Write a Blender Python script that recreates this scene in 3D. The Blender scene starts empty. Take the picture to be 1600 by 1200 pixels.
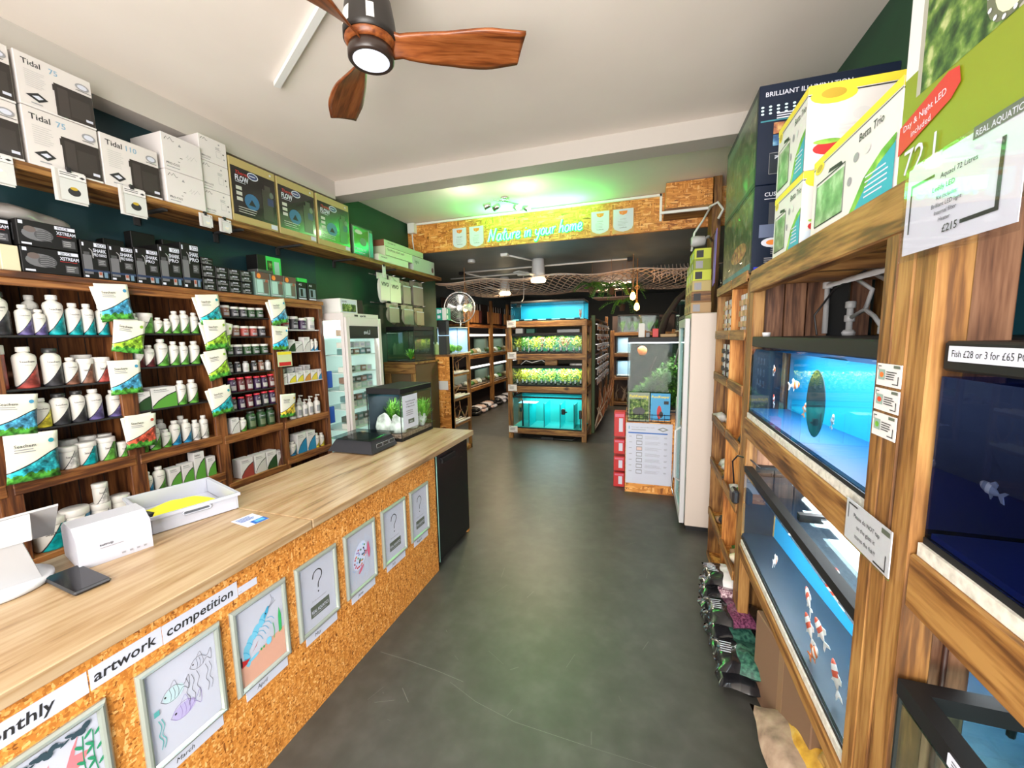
import bpy, bmesh, math, random
from mathutils import Vector, Matrix
R = math.radians
S = bpy.context.scene
COL = S.collection
rnd = random.Random(7)

# ------------------------------------------------------------------ camera
cam_d = bpy.data.cameras.new('camera'); cam = bpy.data.objects.new('camera', cam_d); COL.objects.link(cam)
def cam_matrix(yaw, pitch, roll, loc):
    cy, sy, cp, sp = math.cos(yaw), math.sin(yaw), math.cos(pitch), math.sin(pitch)
    f = Vector((-sy*cp, cy*cp, -sp)); r = Vector((cy, sy, 0)); u = r.cross(f)
    cr, sr = math.cos(roll), math.sin(roll)
    r2 = cr*r + sr*u; u2 = -sr*r + cr*u
    m = Matrix((r2, u2, -f)).transposed().to_4x4(); m.translation = loc
    return m
cam.matrix_world = cam_matrix(.3201695, .11729886, -.01834419, Vector((0, 0, 1.65)))
cam_d.sensor_width = 36; cam_d.lens = 625.3/1600*36; cam_d.clip_start = .02; cam_d.clip_end = 100
S.camera = cam

# ------------------------------------------------------------------ world, exposure
w = bpy.data.worlds.new('world'); S.world = w; w.use_nodes = True
w.node_tree.nodes['Background'].inputs[0].default_value = (1.0, .97, .93, 1)
w.node_tree.nodes['Background'].inputs[1].default_value = 1.6
S.view_settings.view_transform = 'Standard'; S.view_settings.look = 'None'
S.view_settings.gamma = 1; S.view_settings.exposure = .70; S.view_settings.use_curve_mapping = False

def area(name, loc, size, power, color=(1, 1, 1), rot=(0, 0, 0), sy=None):
    d = bpy.data.lights.new(name, 'AREA'); d.energy = power; d.color = color; d.size = size
    if sy: d.shape = 'RECTANGLE'; d.size_y = sy
    o = bpy.data.objects.new(name, d); COL.objects.link(o); o.location = loc; o.rotation_euler = rot
    return o
def point(name, loc, power, color=(1, 1, 1), r=.04):
    d = bpy.data.lights.new(name, 'POINT'); d.energy = power; d.color = color; d.shadow_soft_size = r
    o = bpy.data.objects.new(name, d); COL.objects.link(o); o.location = loc
    return o
# daylight through the shop window behind the camera
area('shopfront_daylight', (-2.1, -1.45, 1.6), 1.7, 24, (1, .96, .91), (R(90), 0, 0), 2.6)
area('shopfront_daylight', (-.1, -1.45, 1.6), 2.1, 145, (1, .95, .90), (R(90), 0, 0), 2.6)
# fan lamps of both rooms, then an added fill light for the back
area('fan_lamp_light', (-1.08, 1.513, 2.755), .18, 14, (.95, .96, 1))
area('back_fan_lamp_light', (-1.54, 6.0, 2.44), .2, 34, (1, .76, .48))
area('back_fan_lamp_light', (-2.6, 7.5, 2.44), .2, 34, (1, .74, .45))
area('back_room_fill', (-.6, 9.2, 2.72), .6, 35, (1, .80, .58))

# ------------------------------------------------------------------ materials
MATS = {}
def nmat(name):
    m = bpy.data.materials.new(name); m.use_nodes = True
    return m, m.node_tree.nodes, m.node_tree.links, m.node_tree.nodes['Principled BSDF']
def M(name, c=None, rough=.5, metal=0, emit=None, es=0, spec=.5, coat=0):
    if name in MATS: return MATS[name]
    m, n, l, p = nmat(name)
    p.inputs['Base Color'].default_value = (*c, 1); p.inputs['Roughness'].default_value = rough
    p.inputs['Metallic'].default_value = metal; p.inputs['Specular IOR Level'].default_value = spec
    p.inputs['Coat Weight'].default_value = coat
    if emit: p.inputs['Emission Color'].default_value = (*emit, 1); p.inputs['Emission Strength'].default_value = es
    # slight procedural variation of the surface
    t = n.new('ShaderNodeTexNoise'); t.inputs['Scale'].default_value = 40
    b = n.new('ShaderNodeBump'); b.inputs['Strength'].default_value = .04; b.inputs['Distance'].default_value = .002
    l.new(t.outputs[0], b.inputs['Height']); l.new(b.outputs[0], p.inputs['Normal'])
    MATS[name] = m; return m
def ramp(n, stops):
    r = n.new('ShaderNodeValToRGB'); e = r.color_ramp.elements
    while len(e) < len(stops): e.new(.5)
    for k, (pos, c) in enumerate(stops): e[k].position = pos; e[k].color = (*c, 1)
    return r
def noise_mat(name, stops, scale=6, stretch=(1, 1, 1), rough=.6, detail=6, bump=0, dist=0, coord='Object', spec=.5, emit=0, coat=0):
    if name in MATS: return MATS[name]
    m, n, l, p = nmat(name)
    tc = n.new('ShaderNodeTexCoord'); mp = n.new('ShaderNodeMapping'); mp.inputs['Scale'].default_value = stretch
    t = n.new('ShaderNodeTexNoise'); t.inputs['Scale'].default_value = scale; t.inputs['Detail'].default_value = detail
    t.inputs['Distortion'].default_value = dist
    r = ramp(n, stops)
    l.new(tc.outputs[coord], mp.inputs[0]); l.new(mp.outputs[0], t.inputs[0]); l.new(t.outputs[0], r.inputs[0])
    l.new(r.outputs[0], p.inputs['Base Color']); p.inputs['Roughness'].default_value = rough
    p.inputs['Specular IOR Level'].default_value = spec; p.inputs['Coat Weight'].default_value = coat
    if emit: l.new(r.outputs[0], p.inputs['Emission Color']); p.inputs['Emission Strength'].default_value = emit
    if bump:
        b = n.new('ShaderNodeBump'); b.inputs['Strength'].default_value = bump; b.inputs['Distance'].default_value = .004
        l.new(t.outputs[0], b.inputs['Height']); l.new(b.outputs[0], p.inputs['Normal'])
    MATS[name] = m; return m
def wood(name, dark, mid, light, axis='y', scale=5, rough=.55, knots=True):
    if name in MATS: return MATS[name]
    m, n, l, p = nmat(name)
    st = {'x': (.12, 1.6, 1.6), 'y': (1.6, .12, 1.6), 'z': (1.6, 1.6, .12)}[axis]
    tc = n.new('ShaderNodeTexCoord'); mp = n.new('ShaderNodeMapping'); mp.inputs['Scale'].default_value = st
    oi = n.new('ShaderNodeObjectInfo'); ad = n.new('ShaderNodeVectorMath'); ad.operation = 'ADD'
    l.new(tc.outputs['Object'], ad.inputs[0]); l.new(oi.outputs['Random'], ad.inputs[1]); l.new(ad.outputs[0], mp.inputs[0])
    t = n.new('ShaderNodeTexNoise'); t.inputs['Scale'].default_value = scale*3; t.inputs['Detail'].default_value = 8; t.inputs['Distortion'].default_value = .6
    wv = n.new('ShaderNodeTexNoise'); wv.inputs['Scale'].default_value = scale*14; wv.inputs['Detail'].default_value = 3
    l.new(mp.outputs[0], t.inputs[0]); l.new(mp.outputs[0], wv.inputs[0])
    mx = n.new('ShaderNodeMath'); mx.operation = 'MULTIPLY_ADD'; mx.inputs[1].default_value = .35; l.new(wv.outputs[0], mx.inputs[0]); 
    m2 = n.new('ShaderNodeMath'); m2.operation = 'MULTIPLY'; m2.inputs[1].default_value = .68; l.new(t.outputs[0], m2.inputs[0]); l.new(m2.outputs[0], mx.inputs[2])
    r = ramp(n, [(.36, tuple(c*.55 for c in dark)), (.44, dark), (.52, mid), (.63, light)]); l.new(mx.outputs[0], r.inputs[0])
    out = r.outputs[0]
    if knots:
        v = n.new('ShaderNodeTexVoronoi'); v.inputs['Scale'].default_value = 3.2; v.inputs['Randomness'].default_value = 1
        mp2 = n.new('ShaderNodeMapping'); mp2.inputs['Scale'].default_value = tuple(1 if s > 1 else .55 for s in st)
        l.new(ad.outputs[0], mp2.inputs[0]); l.new(mp2.outputs[0], v.inputs[0])
        kr = ramp(n, [(.05, (1, 1, 1)), (.11, (0, 0, 0))]); l.new(v.outputs['Distance'], kr.inputs[0])
        mix = n.new('ShaderNodeMixRGB'); mix.inputs[2].default_value = (*[c*.45 for c in dark], 1)
        l.new(kr.outputs[0], mix.inputs[0]); l.new(out, mix.inputs[1]); out = mix.outputs[0]
    l.new(out, p.inputs['Base Color']); p.inputs['Roughness'].default_value = rough
    b = n.new('ShaderNodeBump'); b.inputs['Strength'].default_value = .25; b.inputs['Distance'].default_value = .002
    l.new(mx.outputs[0], b.inputs['Height']); l.new(b.outputs[0], p.inputs['Normal'])
    MATS[name] = m; return m
def osb(name, scale=1.0, tint=(1, 1, 1)):
    m, n, l, p = nmat(name)
    tc = n.new('ShaderNodeTexCoord')
    prev = None
    for k, (rot, st) in enumerate([((.3, .2, .5), (22, 110, 120)), ((1.2, .9, .1), (110, 24, 115)), ((.5, 1.7, .9), (115, 100, 20)), ((2.2, .4, 1.6), (24, 110, 100)), ((.9, 2.3, .4), (110, 100, 22)), ((1.7, 1.2, 2.4), (22, 105, 120))]):
        mp = n.new('ShaderNodeMapping'); mp.inputs['Rotation'].default_value = rot
        mp.inputs['Scale'].default_value = tuple(s*scale for s in st)
        v = n.new('ShaderNodeTexVoronoi'); v.inputs['Scale'].default_value = 1
        l.new(tc.outputs['Object'], mp.inputs[0]); l.new(mp.outputs[0], v.inputs[0])
        sep = n.new('ShaderNodeSeparateColor'); l.new(v.outputs['Color'], sep.inputs[0])
        if prev is None: prev = sep.outputs[0]
        else:
            gt = n.new('ShaderNodeMath'); gt.operation = 'GREATER_THAN'; gt.inputs[1].default_value = .5; l.new(sep.outputs[1], gt.inputs[0])
            mx = n.new('ShaderNodeMix'); l.new(gt.outputs[0], mx.inputs[0]); l.new(prev, mx.inputs[2]); l.new(sep.outputs[0], mx.inputs[3]); prev = mx.outputs[0]
    cs = [(0, (.20, .06, .008)), (.10, (.46, .155, .022)), (.6, (.66, .26, .045)), (.88, (.78, .36, .085)), (1, (.88, .50, .18))]
    r = ramp(n, [(a, tuple(c*t for c, t in zip(cc, tint))) for a, cc in cs])
    l.new(prev, r.inputs[0]); l.new(r.outputs[0], p.inputs['Base Color']); p.inputs['Roughness'].default_value = .5
    b = n.new('ShaderNodeBump'); b.inputs['Strength'].default_value = .3; b.inputs['Distance'].default_value = .002
    l.new(prev, b.inputs['Height']); l.new(b.outputs[0], p.inputs['Normal'])
    MATS[name] = m; return m
def glass(name, tint=(.93, .98, .97), refl=.07):
    if name in MATS: return MATS[name]
    m, n, l, p = nmat(name); n.remove(p)
    tr = n.new('ShaderNodeBsdfTransparent'); tr.inputs[0].default_value = (*tint, 1)
    g = n.new('ShaderNodeBsdfGlossy'); g.inputs['Roughness'].default_value = .03; g.inputs[0].default_value = (1, 1, 1, 1)
    fr = n.new('ShaderNodeLayerWeight'); fr.inputs[0].default_value = .25
    ma = n.new('ShaderNodeMath'); ma.operation = 'MULTIPLY_ADD'; ma.inputs[1].default_value = .14; ma.inputs[2].default_value = refl*.05
    l.new(fr.outputs['Fresnel'], ma.inputs[0])
    mx = n.new('ShaderNodeMixShader'); l.new(ma.outputs[0], mx.inputs[0]); l.new(tr.outputs[0], mx.inputs[1]); l.new(g.outputs[0], mx.inputs[2])
    l.new(mx.outputs[0], n['Material Output'].inputs[0]); MATS[name] = m; return m
def objcolor_mat(name, kind):
    """printed plastic whose print colour is each object's own colour"""
    m, n, l, p = nmat(name)
    oi = n.new('ShaderNodeObjectInfo')
    if kind == 'swoosh':
        tc = n.new('ShaderNodeTexCoord'); sp = n.new('ShaderNodeSeparateXYZ'); l.new(tc.outputs['Object'], sp.inputs[0])
        # print edge climbs across the label: z/h < .12 + curve(y/r)
        div = n.new('ShaderNodeMath'); div.operation = 'MULTIPLY_ADD'; div.inputs[1].default_value = 1.7; div.inputs[2].default_value = .062
        l.new(sp.outputs[1], div.inputs[0])
        sub = n.new('ShaderNodeMath'); sub.operation = 'SUBTRACT'; l.new(div.outputs[0], sub.inputs[0]); l.new(sp.outputs[2], sub.inputs[1])
        r = ramp(n, [(.0, (0, 0, 0)), (.001, (.5, .5, .5)), (.010, (1, 1, 1))]); r.color_ramp.interpolation = 'CONSTANT'
        l.new(sub.outputs[0], r.inputs[0])
        nz = n.new('ShaderNodeTexNoise'); nz.inputs['Scale'].default_value = 45; l.new(tc.outputs['Object'], nz.inputs[0])
        hs = n.new('ShaderNodeMixRGB'); hs.blend_type = 'MULTIPLY'; hs.inputs[0].default_value = .8
        l.new(oi.outputs['Color'], hs.inputs[1]); rr = ramp(n, [(.35, (.35, .35, .35)), (.7, (1.6, 1.6, 1.6))]); l.new(nz.outputs[0], rr.inputs[0]); l.new(rr.outputs[0], hs.inputs[2])
        a = n.new('ShaderNodeMixRGB'); a.inputs[1].default_value = (.62, .60, .55, 1); a.inputs[2].default_value = (.02, .02, .03, 1)
        gt = n.new('ShaderNodeMath'); gt.operation = 'GREATER_THAN'; gt.inputs[1].default_value = 0; l.new(sub.outputs[0], gt.inputs[0]); l.new(gt.outputs[0], a.inputs[0])
        b = n.new('ShaderNodeMixRGB'); g2 = n.new('ShaderNodeMath'); g2.operation = 'GREATER_THAN'; g2.inputs[1].default_value = .006
        l.new(sub.outputs[0], g2.inputs[0]); l.new(g2.outputs[0], b.inputs[0]); l.new(a.outputs[0], b.inputs[1]); l.new(hs.outputs[0], b.inputs[2])
        l.new(b.outputs[0], p.inputs['Base Color'])
    else:
        l.new(oi.outputs['Color'], p.inputs['Base Color'])
    p.inputs['Roughness'].default_value = .4
    MATS[name] = m; return m

white = M('white_paint', (.62, .60, .57), .7)
plastic_w = M('white_plastic', (.56, .56, .57), .35)
paper = M('white_paper', (.58, .60, .70), .8)
card_w = M('white_card', (.66, .64, .63), .55)
ink = M('black_ink', (.02, .02, .022), .6)
grey_ink = M('grey_ink', (.28, .28, .30), .6)
black = M('black_plastic', (.015, .015, .017), .35)
blackm = M('matt_black', (.02, .02, .02), .8)
steel = M('steel', (.6, .6, .6), .25, 1)
brushed = M('brushed_aluminium', (.62, .66, .62), .38, .35)
red = M('red_print', (.5, .02, .02), .5)
yellow = M('yellow_print', (.75, .62, .03), .5)
blue = M('blue_print', (.02, .12, .45), .5)
cyanp = M('cyan_print', (.02, .30, .42), .5)
green = M('green_print', (.08, .32, .05), .5)
limep = M('lime_print', (.20, .245, .006), .45)
orange = M('orange_print', (.75, .22, .03), .5)
pink = M('pink_print', (.6, .12, .2), .5)
purple = M('purple_print', (.16, .1, .42), .5)
tan = M('tan_card', (.40, .26, .13), .7)
gold = M('gold_card', (.42, .33, .13), .6)
navy = M('navy_print', (.004, .010, .028), .4, spec=.3)
cable_w = M('white_cable', (.8, .8, .78), .5)
osb_m = osb('osb_board', .62); osb_f = osb('osb_fine', 1.25); osb_big = osb('osb_board_large', .45)
floor_m = noise_mat('rubber_floor', [(.3, (.040, .039, .034)), (.5, (.050, .049, .043)), (.75, (.068, .066, .059))], 9, rough=.42, detail=12, bump=.15)
worktop_m = wood('oak_worktop', (.34, .21, .10), (.41, .28, .155), (.47, .34, .205), 'y', 3, .32, False)
pine_y = wood('pine_y', (.11, .040, .007), (.23, .100, .022), (.35, .18, .048), 'y')
pine_z = wood('pine_z', (.11, .042, .008), (.23, .102, .023), (.35, .185, .052), 'z')
pine_x = wood('pine_x', (.11, .042, .008), (.23, .102, .023), (.35, .185, .052), 'x')
dark_y = wood('stained_y', (.10, .03, .008), (.21, .075, .018), (.33, .14, .04), 'y')
dark_z = wood('stained_z', (.07, .02, .006), (.15, .048, .012), (.25, .09, .025), 'z')
plank_z = wood('old_planks', (.10, .04, .02), (.20, .09, .045), (.30, .15, .08), 'z')
crate_m = wood('crate_orange', (.30, .10, .015), (.50, .20, .04), (.62, .32, .09), 'z')
fanwood = wood('fan_blade_wood', (.15, .035, .007), (.24, .065, .014), (.32, .10, .028), 'x', 6, .35, False)
swoosh = objcolor_mat('swoosh_label', 'swoosh'); tintm = objcolor_mat('tinted_plastic', 'flat')
glass_m = glass('tank_glass'); film = glass('clear_film', (.96, .96, .94), .25)
plants_dk = noise_mat('printed_plants_dark', [(.3, (.012, .025, .02)), (.45, (.04, .07, .03)), (.58, (.10, .13, .06)), (.72, (.28, .24, .15))], 14, rough=.3, spec=.4, dist=1.5)
plants_m = noise_mat('printed_plants', [(.32, (.008, .02, .008)), (.45, (.04, .09, .02)), (.56, (.13, .22, .04)), (.68, (.42, .45, .20))], 30, rough=.5, spec=.3)
leaf = noise_mat('leaf_green', [(.3, (.03, .16, .01)), (.5, (.12, .36, .03)), (.7, (.35, .58, .08))], 20, rough=.5)
leaf_y = noise_mat('leaf_yellow_green', [(.3, (.26, .36, .02)), (.5, (.62, .68, .05)), (.7, (.92, .85, .25))], 20, rough=.5)
leaf_r = noise_mat('leaf_red', [(.3, (.35, .10, .05)), (.6, (.75, .35, .2))], 20, rough=.5)
leaf_d = noise_mat('leaf_dark', [(.3, (.01, .05, .008)), (.5, (.04, .14, .02)), (.7, (.12, .28, .05))], 20, rough=.5)
stone_w = noise_mat('white_stone', [(.3, (.25, .24, .22)), (.5, (.55, .53, .50)), (.7, (.85, .84, .8))], 16, rough=.85, bump=.5)
gravel = noise_mat('brown_gravel', [(.3, (.10, .05, .04)), (.5, (.26, .16, .12)), (.7, (.45, .32, .26))], 90, rough=.9, bump=.5)
tank_blue = M('tank_blue_panel', (.0, .24, .48), .6)
tank_aqua = M('tank_aqua_panel', (.0, .36, .34), .6)
tank_dark = M('tank_navy_base', (.0006, .009, .022), .5)
water_m = glass('tank_water', (.72, .93, .98), .1)
led = M('led_strip', (.9, .95, 1), .5, emit=(.9, .97, 1), es=6)

# ------------------------------------------------------------------ mesh builder
FONT_CACHE = {}
def font_mesh(s, bold=0.0):
    k = (s, bold)
    if k in FONT_CACHE: return FONT_CACHE[k]
    cu = bpy.data.curves.new('t', 'FONT'); cu.body = s; cu.resolution_u = 2; cu.offset = bold; cu.size = 1
    ob = bpy.data.objects.new('t', cu); COL.objects.link(ob)
    me = bpy.data.meshes.new_from_object(ob.evaluated_get(bpy.context.evaluated_depsgraph_get()))
    vs = [tuple(v.co) for v in me.vertices]; fs = [tuple(p.vertices) for p in me.polygons]
    bpy.data.objects.remove(ob); bpy.data.curves.remove(cu); bpy.data.meshes.remove(me)
    if vs:
        x0 = min(v[0] for v in vs); vs = [(v[0]-x0, v[1], 0) for v in vs]
        wdt = max(v[0] for v in vs)
    else: wdt = 0
    FONT_CACHE[k] = (vs, fs, wdt); return FONT_CACHE[k]

class MB:
    def __init__(s): s.v = []; s.f = []; s.m = []; s.sm = []; s.mats = []
    def mi(s, m):
        if m not in s.mats: s.mats.append(m)
        return s.mats.index(m)
    def add(s, vs, fs, m, smooth=False):
        o = len(s.v); s.v += [tuple(v) for v in vs]; k = s.mi(m)
        for f in fs: s.f.append(tuple(i+o for i in f)); s.m.append(k); s.sm.append(smooth)
        return s
    def box(s, x0, x1, y0, y1, z0, z1, m):
        x0, x1 = sorted((x0, x1)); y0, y1 = sorted((y0, y1)); z0, z1 = sorted((z0, z1))
        v = [(x, y, z) for z in (z0, z1) for y in (y0, y1) for x in (x0, x1)]
        return s.add(v, [(0, 2, 3, 1), (4, 5, 7, 6), (0, 1, 5, 4), (2, 6, 7, 3), (0, 4, 6, 2), (1, 3, 7, 5)], m)
    def bbox(s, x0, x1, y0, y1, z0, z1, m, b=.004):
        """box with chamfered edges"""
        x0, x1 = sorted((x0, x1)); y0, y1 = sorted((y0, y1)); z0, z1 = sorted((z0, z1))
        b = min(b, (x1-x0)*.45, (y1-y0)*.45, (z1-z0)*.45)
        bm = bmesh.new(); bmesh.ops.create_cube(bm, size=1)
        for v in bm.verts: v.co = ((x0+x1)/2+v.co.x*(x1-x0), (y0+y1)/2+v.co.y*(y1-y0), (z0+z1)/2+v.co.z*(z1-z0))
        bmesh.ops.bevel(bm, geom=bm.edges[:], offset=b, segments=1, affect='EDGES')
        bm.verts.index_update(); s.add([v.co for v in bm.verts], [[v.index for v in f.verts] for f in bm.faces], m); bm.free(); return s
    def quad(s, a, b, c, d, m): return s.add([a, b, c, d], [(0, 1, 2, 3)], m)
    def hexa(s, p, m):  # 8 points: bottom ring 4, top ring 4
        return s.add(p, [(3, 2, 1, 0), (4, 5, 6, 7), (0, 1, 5, 4), (1, 2, 6, 5), (2, 3, 7, 6), (3, 0, 4, 7)], m)
    def prism(s, poly, axis, a, b, m):
        """extrude a 2D polygon along axis ('x': poly=(y,z), 'y': (x,z), 'z': (x,y))"""
        f = {'x': lambda u, v, t: (t, u, v), 'y': lambda u, v, t: (u, t, v), 'z': lambda u, v, t: (u, v, t)}[axis]
        n = len(poly); v = [f(*p, a) for p in poly]+[f(*p, b) for p in poly]
        return s.add(v, [tuple(range(n))[::-1], tuple(range(n, 2*n))]+[(i, (i+1) % n, n+(i+1) % n, n+i) for i in range(n)], m)
    def lathe(s, prof, c, m, seg=20, axis='z', smooth=True, mat_at=None):
        vs = []; 
        for r, h in prof:
            for k in range(seg):
                a = 2*math.pi*k/seg; u, v = r*math.cos(a), r*math.sin(a)
                vs.append({'z': (c[0]+u, c[1]+v, c[2]+h), 'y': (c[0]+u, c[1]+h, c[2]+v), 'x': (c[0]+h, c[1]+u, c[2]+v)}[axis])
        n = len(prof)
        for j in range(n-1):
            fs = [(j*seg+k, j*seg+(k+1) % seg, (j+1)*seg+(k+1) % seg, (j+1)*seg+k) for k in range(seg)]
            o = len(s.v)
            mm = mat_at(j) if mat_at else m
            if j == 0: s._o = o; s.v += vs
            ki = s.mi(mm)
            for f in fs: s.f.append(tuple(i+s._o for i in f)); s.m.append(ki); s.sm.append(smooth)
        for ring, rev in ((0, True), (n-1, False)):
            if prof[ring][0] > 1e-5:
                f = [ring*seg+k for k in range(seg)]; 
                if rev: f = f[::-1]
                s.f.append(tuple(i+s._o for i in f)); s.m.append(s.mi(mat_at(min(ring, n-2)) if mat_at else m)); s.sm.append(False)
        return s
    def tube(s, pts, r, m, seg=8, closed=False):
        pts = [Vector(p) for p in pts]; n = len(pts); rr = r if isinstance(r, (list, tuple)) else [r]*n
        vs = []; up = None
        for i, p in enumerate(pts):
            a = pts[i-1] if (i or closed) else p; b = pts[(i+1) % n] if (i < n-1 or closed) else p
            t = (b-a).normalized() if (b-a).length > 1e-9 else Vector((0, 0, 1))
            if up is None: up = t.orthogonal().normalized()
            up = (up-t*up.dot(t)); up = up.normalized() if up.length > 1e-6 else t.orthogonal().normalized()
            q = t.cross(up)
            for k in range(seg):
                an = 2*math.pi*k/seg; vs.append(p+(up*math.cos(an)+q*math.sin(an))*rr[i])
        fs = [(i*seg+k, i*seg+(k+1) % seg, ((i+1) % n)*seg+(k+1) % seg, ((i+1) % n)*seg+k) for i in range(n if closed else n-1) for k in range(seg)]
        if not closed: fs += [tuple(range(seg))[::-1], tuple((n-1)*seg+k for k in range(seg))]
        return s.add(vs, fs, m, True)
    def blob(s, c, rad, m, seed=0, amp=.15, sub=2, flat=None):
        bm = bmesh.new(); bmesh.ops.create_icosphere(bm, subdivisions=sub, radius=1)
        q = random.Random(seed); ph = [(q.uniform(1, 3), q.uniform(0, 6), q.uniform(1, 3), q.uniform(0, 6)) for _ in range(3)]
        vs = []
        for v in bm.verts:
            d = v.co; k = 1+amp*sum(math.sin(a*d.x*2+b+d.z*2)*math.cos(cc*d.y*2+e) for a, b, cc, e in ph)/1.5
            z = d.z*k*rad[2]
            if flat is not None: z = max(z, flat)
            vs.append((c[0]+d.x*k*rad[0], c[1]+d.y*k*rad[1], c[2]+z))
        bm.verts.index_update(); s.add(vs, [[v.index for v in f.verts] for f in bm.faces], m, True); bm.free(); return s
    def build(s, name, parent=None, loc=None, origin=None, mod=None):
        me = bpy.data.meshes.new(name)
        vs = s.v
        if origin is None and loc is None and parent is None and vs:
            xs, ys, zs = zip(*vs); origin = ((min(xs)+max(xs))/2, (min(ys)+max(ys))/2, min(zs))
        if origin is not None: vs = [(v[0]-origin[0], v[1]-origin[1], v[2]-origin[2]) for v in vs]
        me.from_pydata(vs, [], s.f)
        for m in s.mats: me.materials.append(m)
        me.polygons.foreach_set('material_index', s.m); me.polygons.foreach_set('use_smooth', s.sm); me.update()
        o = bpy.data.objects.new(name, me); COL.objects.link(o)
        if parent: o.parent = parent
        if loc is not None: o.location = loc
        elif origin is not None: o.location = origin
        return o

class Pn:
    """flat printing surface: origin o (lower left seen from outside), u right, v up"""
    def __init__(s, mb, o, u, v, w, h, e=.0006):
        s.mb = mb; s.o = Vector(o); s.u = Vector(u).normalized(); s.v = Vector(v).normalized(); s.n = s.u.cross(s.v); s.w = w; s.h = h; s.e = e; s.k = 1
    def P(s, x, y, k=None): return s.o+s.u*(x*s.w)+s.v*(y*s.h)+s.n*(s.e*(k or s.k))
    def rect(s, x0, y0, x1, y1, m, k=None):
        s.k += .15; s.mb.quad(s.P(x0, y0, k), s.P(x1, y0, k), s.P(x1, y1, k), s.P(x0, y1, k), m); return s
    def poly(s, pts, m):
        s.k += .15; s.mb.add([s.P(*p) for p in pts], [tuple(range(len(pts)))], m); return s
    def ell(s, cx, cy, rx, ry, m, n=18, a=0):
        pts = []
        for i in range(n):
            t = 2*math.pi*i/n; x, y = rx*math.cos(t), ry*math.sin(t); pts.append((cx+x*math.cos(a)-y*math.sin(a), cy+x*math.sin(a)+y*math.cos(a)))
        return s.poly(pts, m)
    def line(s, pts, wd, m):
        """polyline of width wd (in units of real metres)"""
        s.k += .1; q = [s.P(*p) for p in pts]; vs = []; fs = []
        for i, p in enumerate(q):
            t = (q[min(i+1, len(q)-1)]-q[max(i-1, 0)]); t = t.normalized() if t.length > 1e-9 else s.u
            b = s.n.cross(t)*wd/2; vs += [p-b, p+b]
        fs = [(2*i, 2*i+2, 2*i+3, 2*i+1) for i in range(len(q)-1)]
        s.mb.add(vs, fs, m); return s
    def text(s, t, x, y, hgt, m, wmax=None, bold=0, cx=False, shear=0, angle=0):
        """hgt = cap height as fraction of panel height; wmax fraction of the width"""
        s.k += .2; vs, fs, wd = font_mesh(t, bold)
        if not vs: return s
        sc = hgt*s.h/.7; sx = sc
        if wmax and wd*sx > wmax*s.w: sx = wmax*s.w/wd
        ox = -wd*sx/2 if cx else 0
        b = s.P(x, y); ca, sa = math.cos(angle), math.sin(angle); out = []
        for a, c, _ in vs:
            X = a*sx+ox+shear*c*sc; Y = c*sc
            out.append(b+s.u*(X*ca-Y*sa)+s.v*(X*sa+Y*ca))
        s.mb.add(out, fs, m); return s
    def lines(s, x0, x1, y0, y1, n, m, th=.35, q=None):
        """rows of small print suggested by thin broken bars"""
        q = q or rnd
        for i in range(n):
            y = y1-(y1-y0)*(i+.5)/n; d = (y1-y0)/n*th/2
            s.rect(x0, y-d, x0+(x1-x0)*q.uniform(.7, 1), y+d, m)
        return s

def tag(o, label, cat, group=None, kind=None):
    o['label'] = label; o['category'] = cat
    if group: o['group'] = group
    if kind: o['kind'] = kind
    return o
def struct(mb, name, **k):
    o = mb.build(name, **k); o['kind'] = 'structure'; return o
def empty(name, loc, label=None, cat=None, group=None, rz=0):
    o = bpy.data.objects.new(name, None); COL.objects.link(o); o.location = loc; o.rotation_euler = (0, 0, rz); o.empty_display_size = .05
    if label: tag(o, label, cat, group)
    return o
def dup(root, loc, label, group=None, rz=None, scale=None, color=None, name=None):
    r = root.copy(); COL.objects.link(r); r.location = loc
    if name: r.name = name
    if rz is not None: r.rotation_euler = (0, 0, rz)
    if scale is not None: r.scale = scale if isinstance(scale, (tuple, list)) else (scale,)*3
    if color: r.color = color
    r['label'] = label
    if group: r['group'] = group
    for ch in root.children:
        c = ch.copy(); COL.objects.link(c); c.parent = r
        if color: c.color = color
        for g in ch.children:
            d = g.copy(); COL.objects.link(d); d.parent = c
            if color: d.color = color
    return r
USED = set()
class Proto:
    """first use moves the prototype itself, later uses are copies"""
    def __init__(s, root): s.root = root; s.used = False
    def put(s, loc, label, group=None, rz=0, scale=None, color=None):
        if s.used: return dup(s.root, loc, label, group, rz, scale, color)
        s.used = True; r = s.root; r.location = loc; r.rotation_euler = (0, 0, rz); r['label'] = label
        if group: r['group'] = group
        if scale is not None: r.scale = scale if isinstance(scale, (tuple, list)) else (scale,)*3
        if color:
            for q in [r]+list(r.children_recursive): q.color = color
        return r
ORD = ['first', 'second', 'third', 'fourth', 'fifth', 'sixth', 'seventh', 'eighth', 'ninth', 'tenth', 'eleventh', 'twelfth', 'thirteenth', 'fourteenth', 'fifteenth', 'sixteenth']
UX, UY, UZ = (1, 0, 0), (0, 1, 0), (0, 0, 1); NX, NY = (-1, 0, 0), (0, -1, 0)
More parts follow.
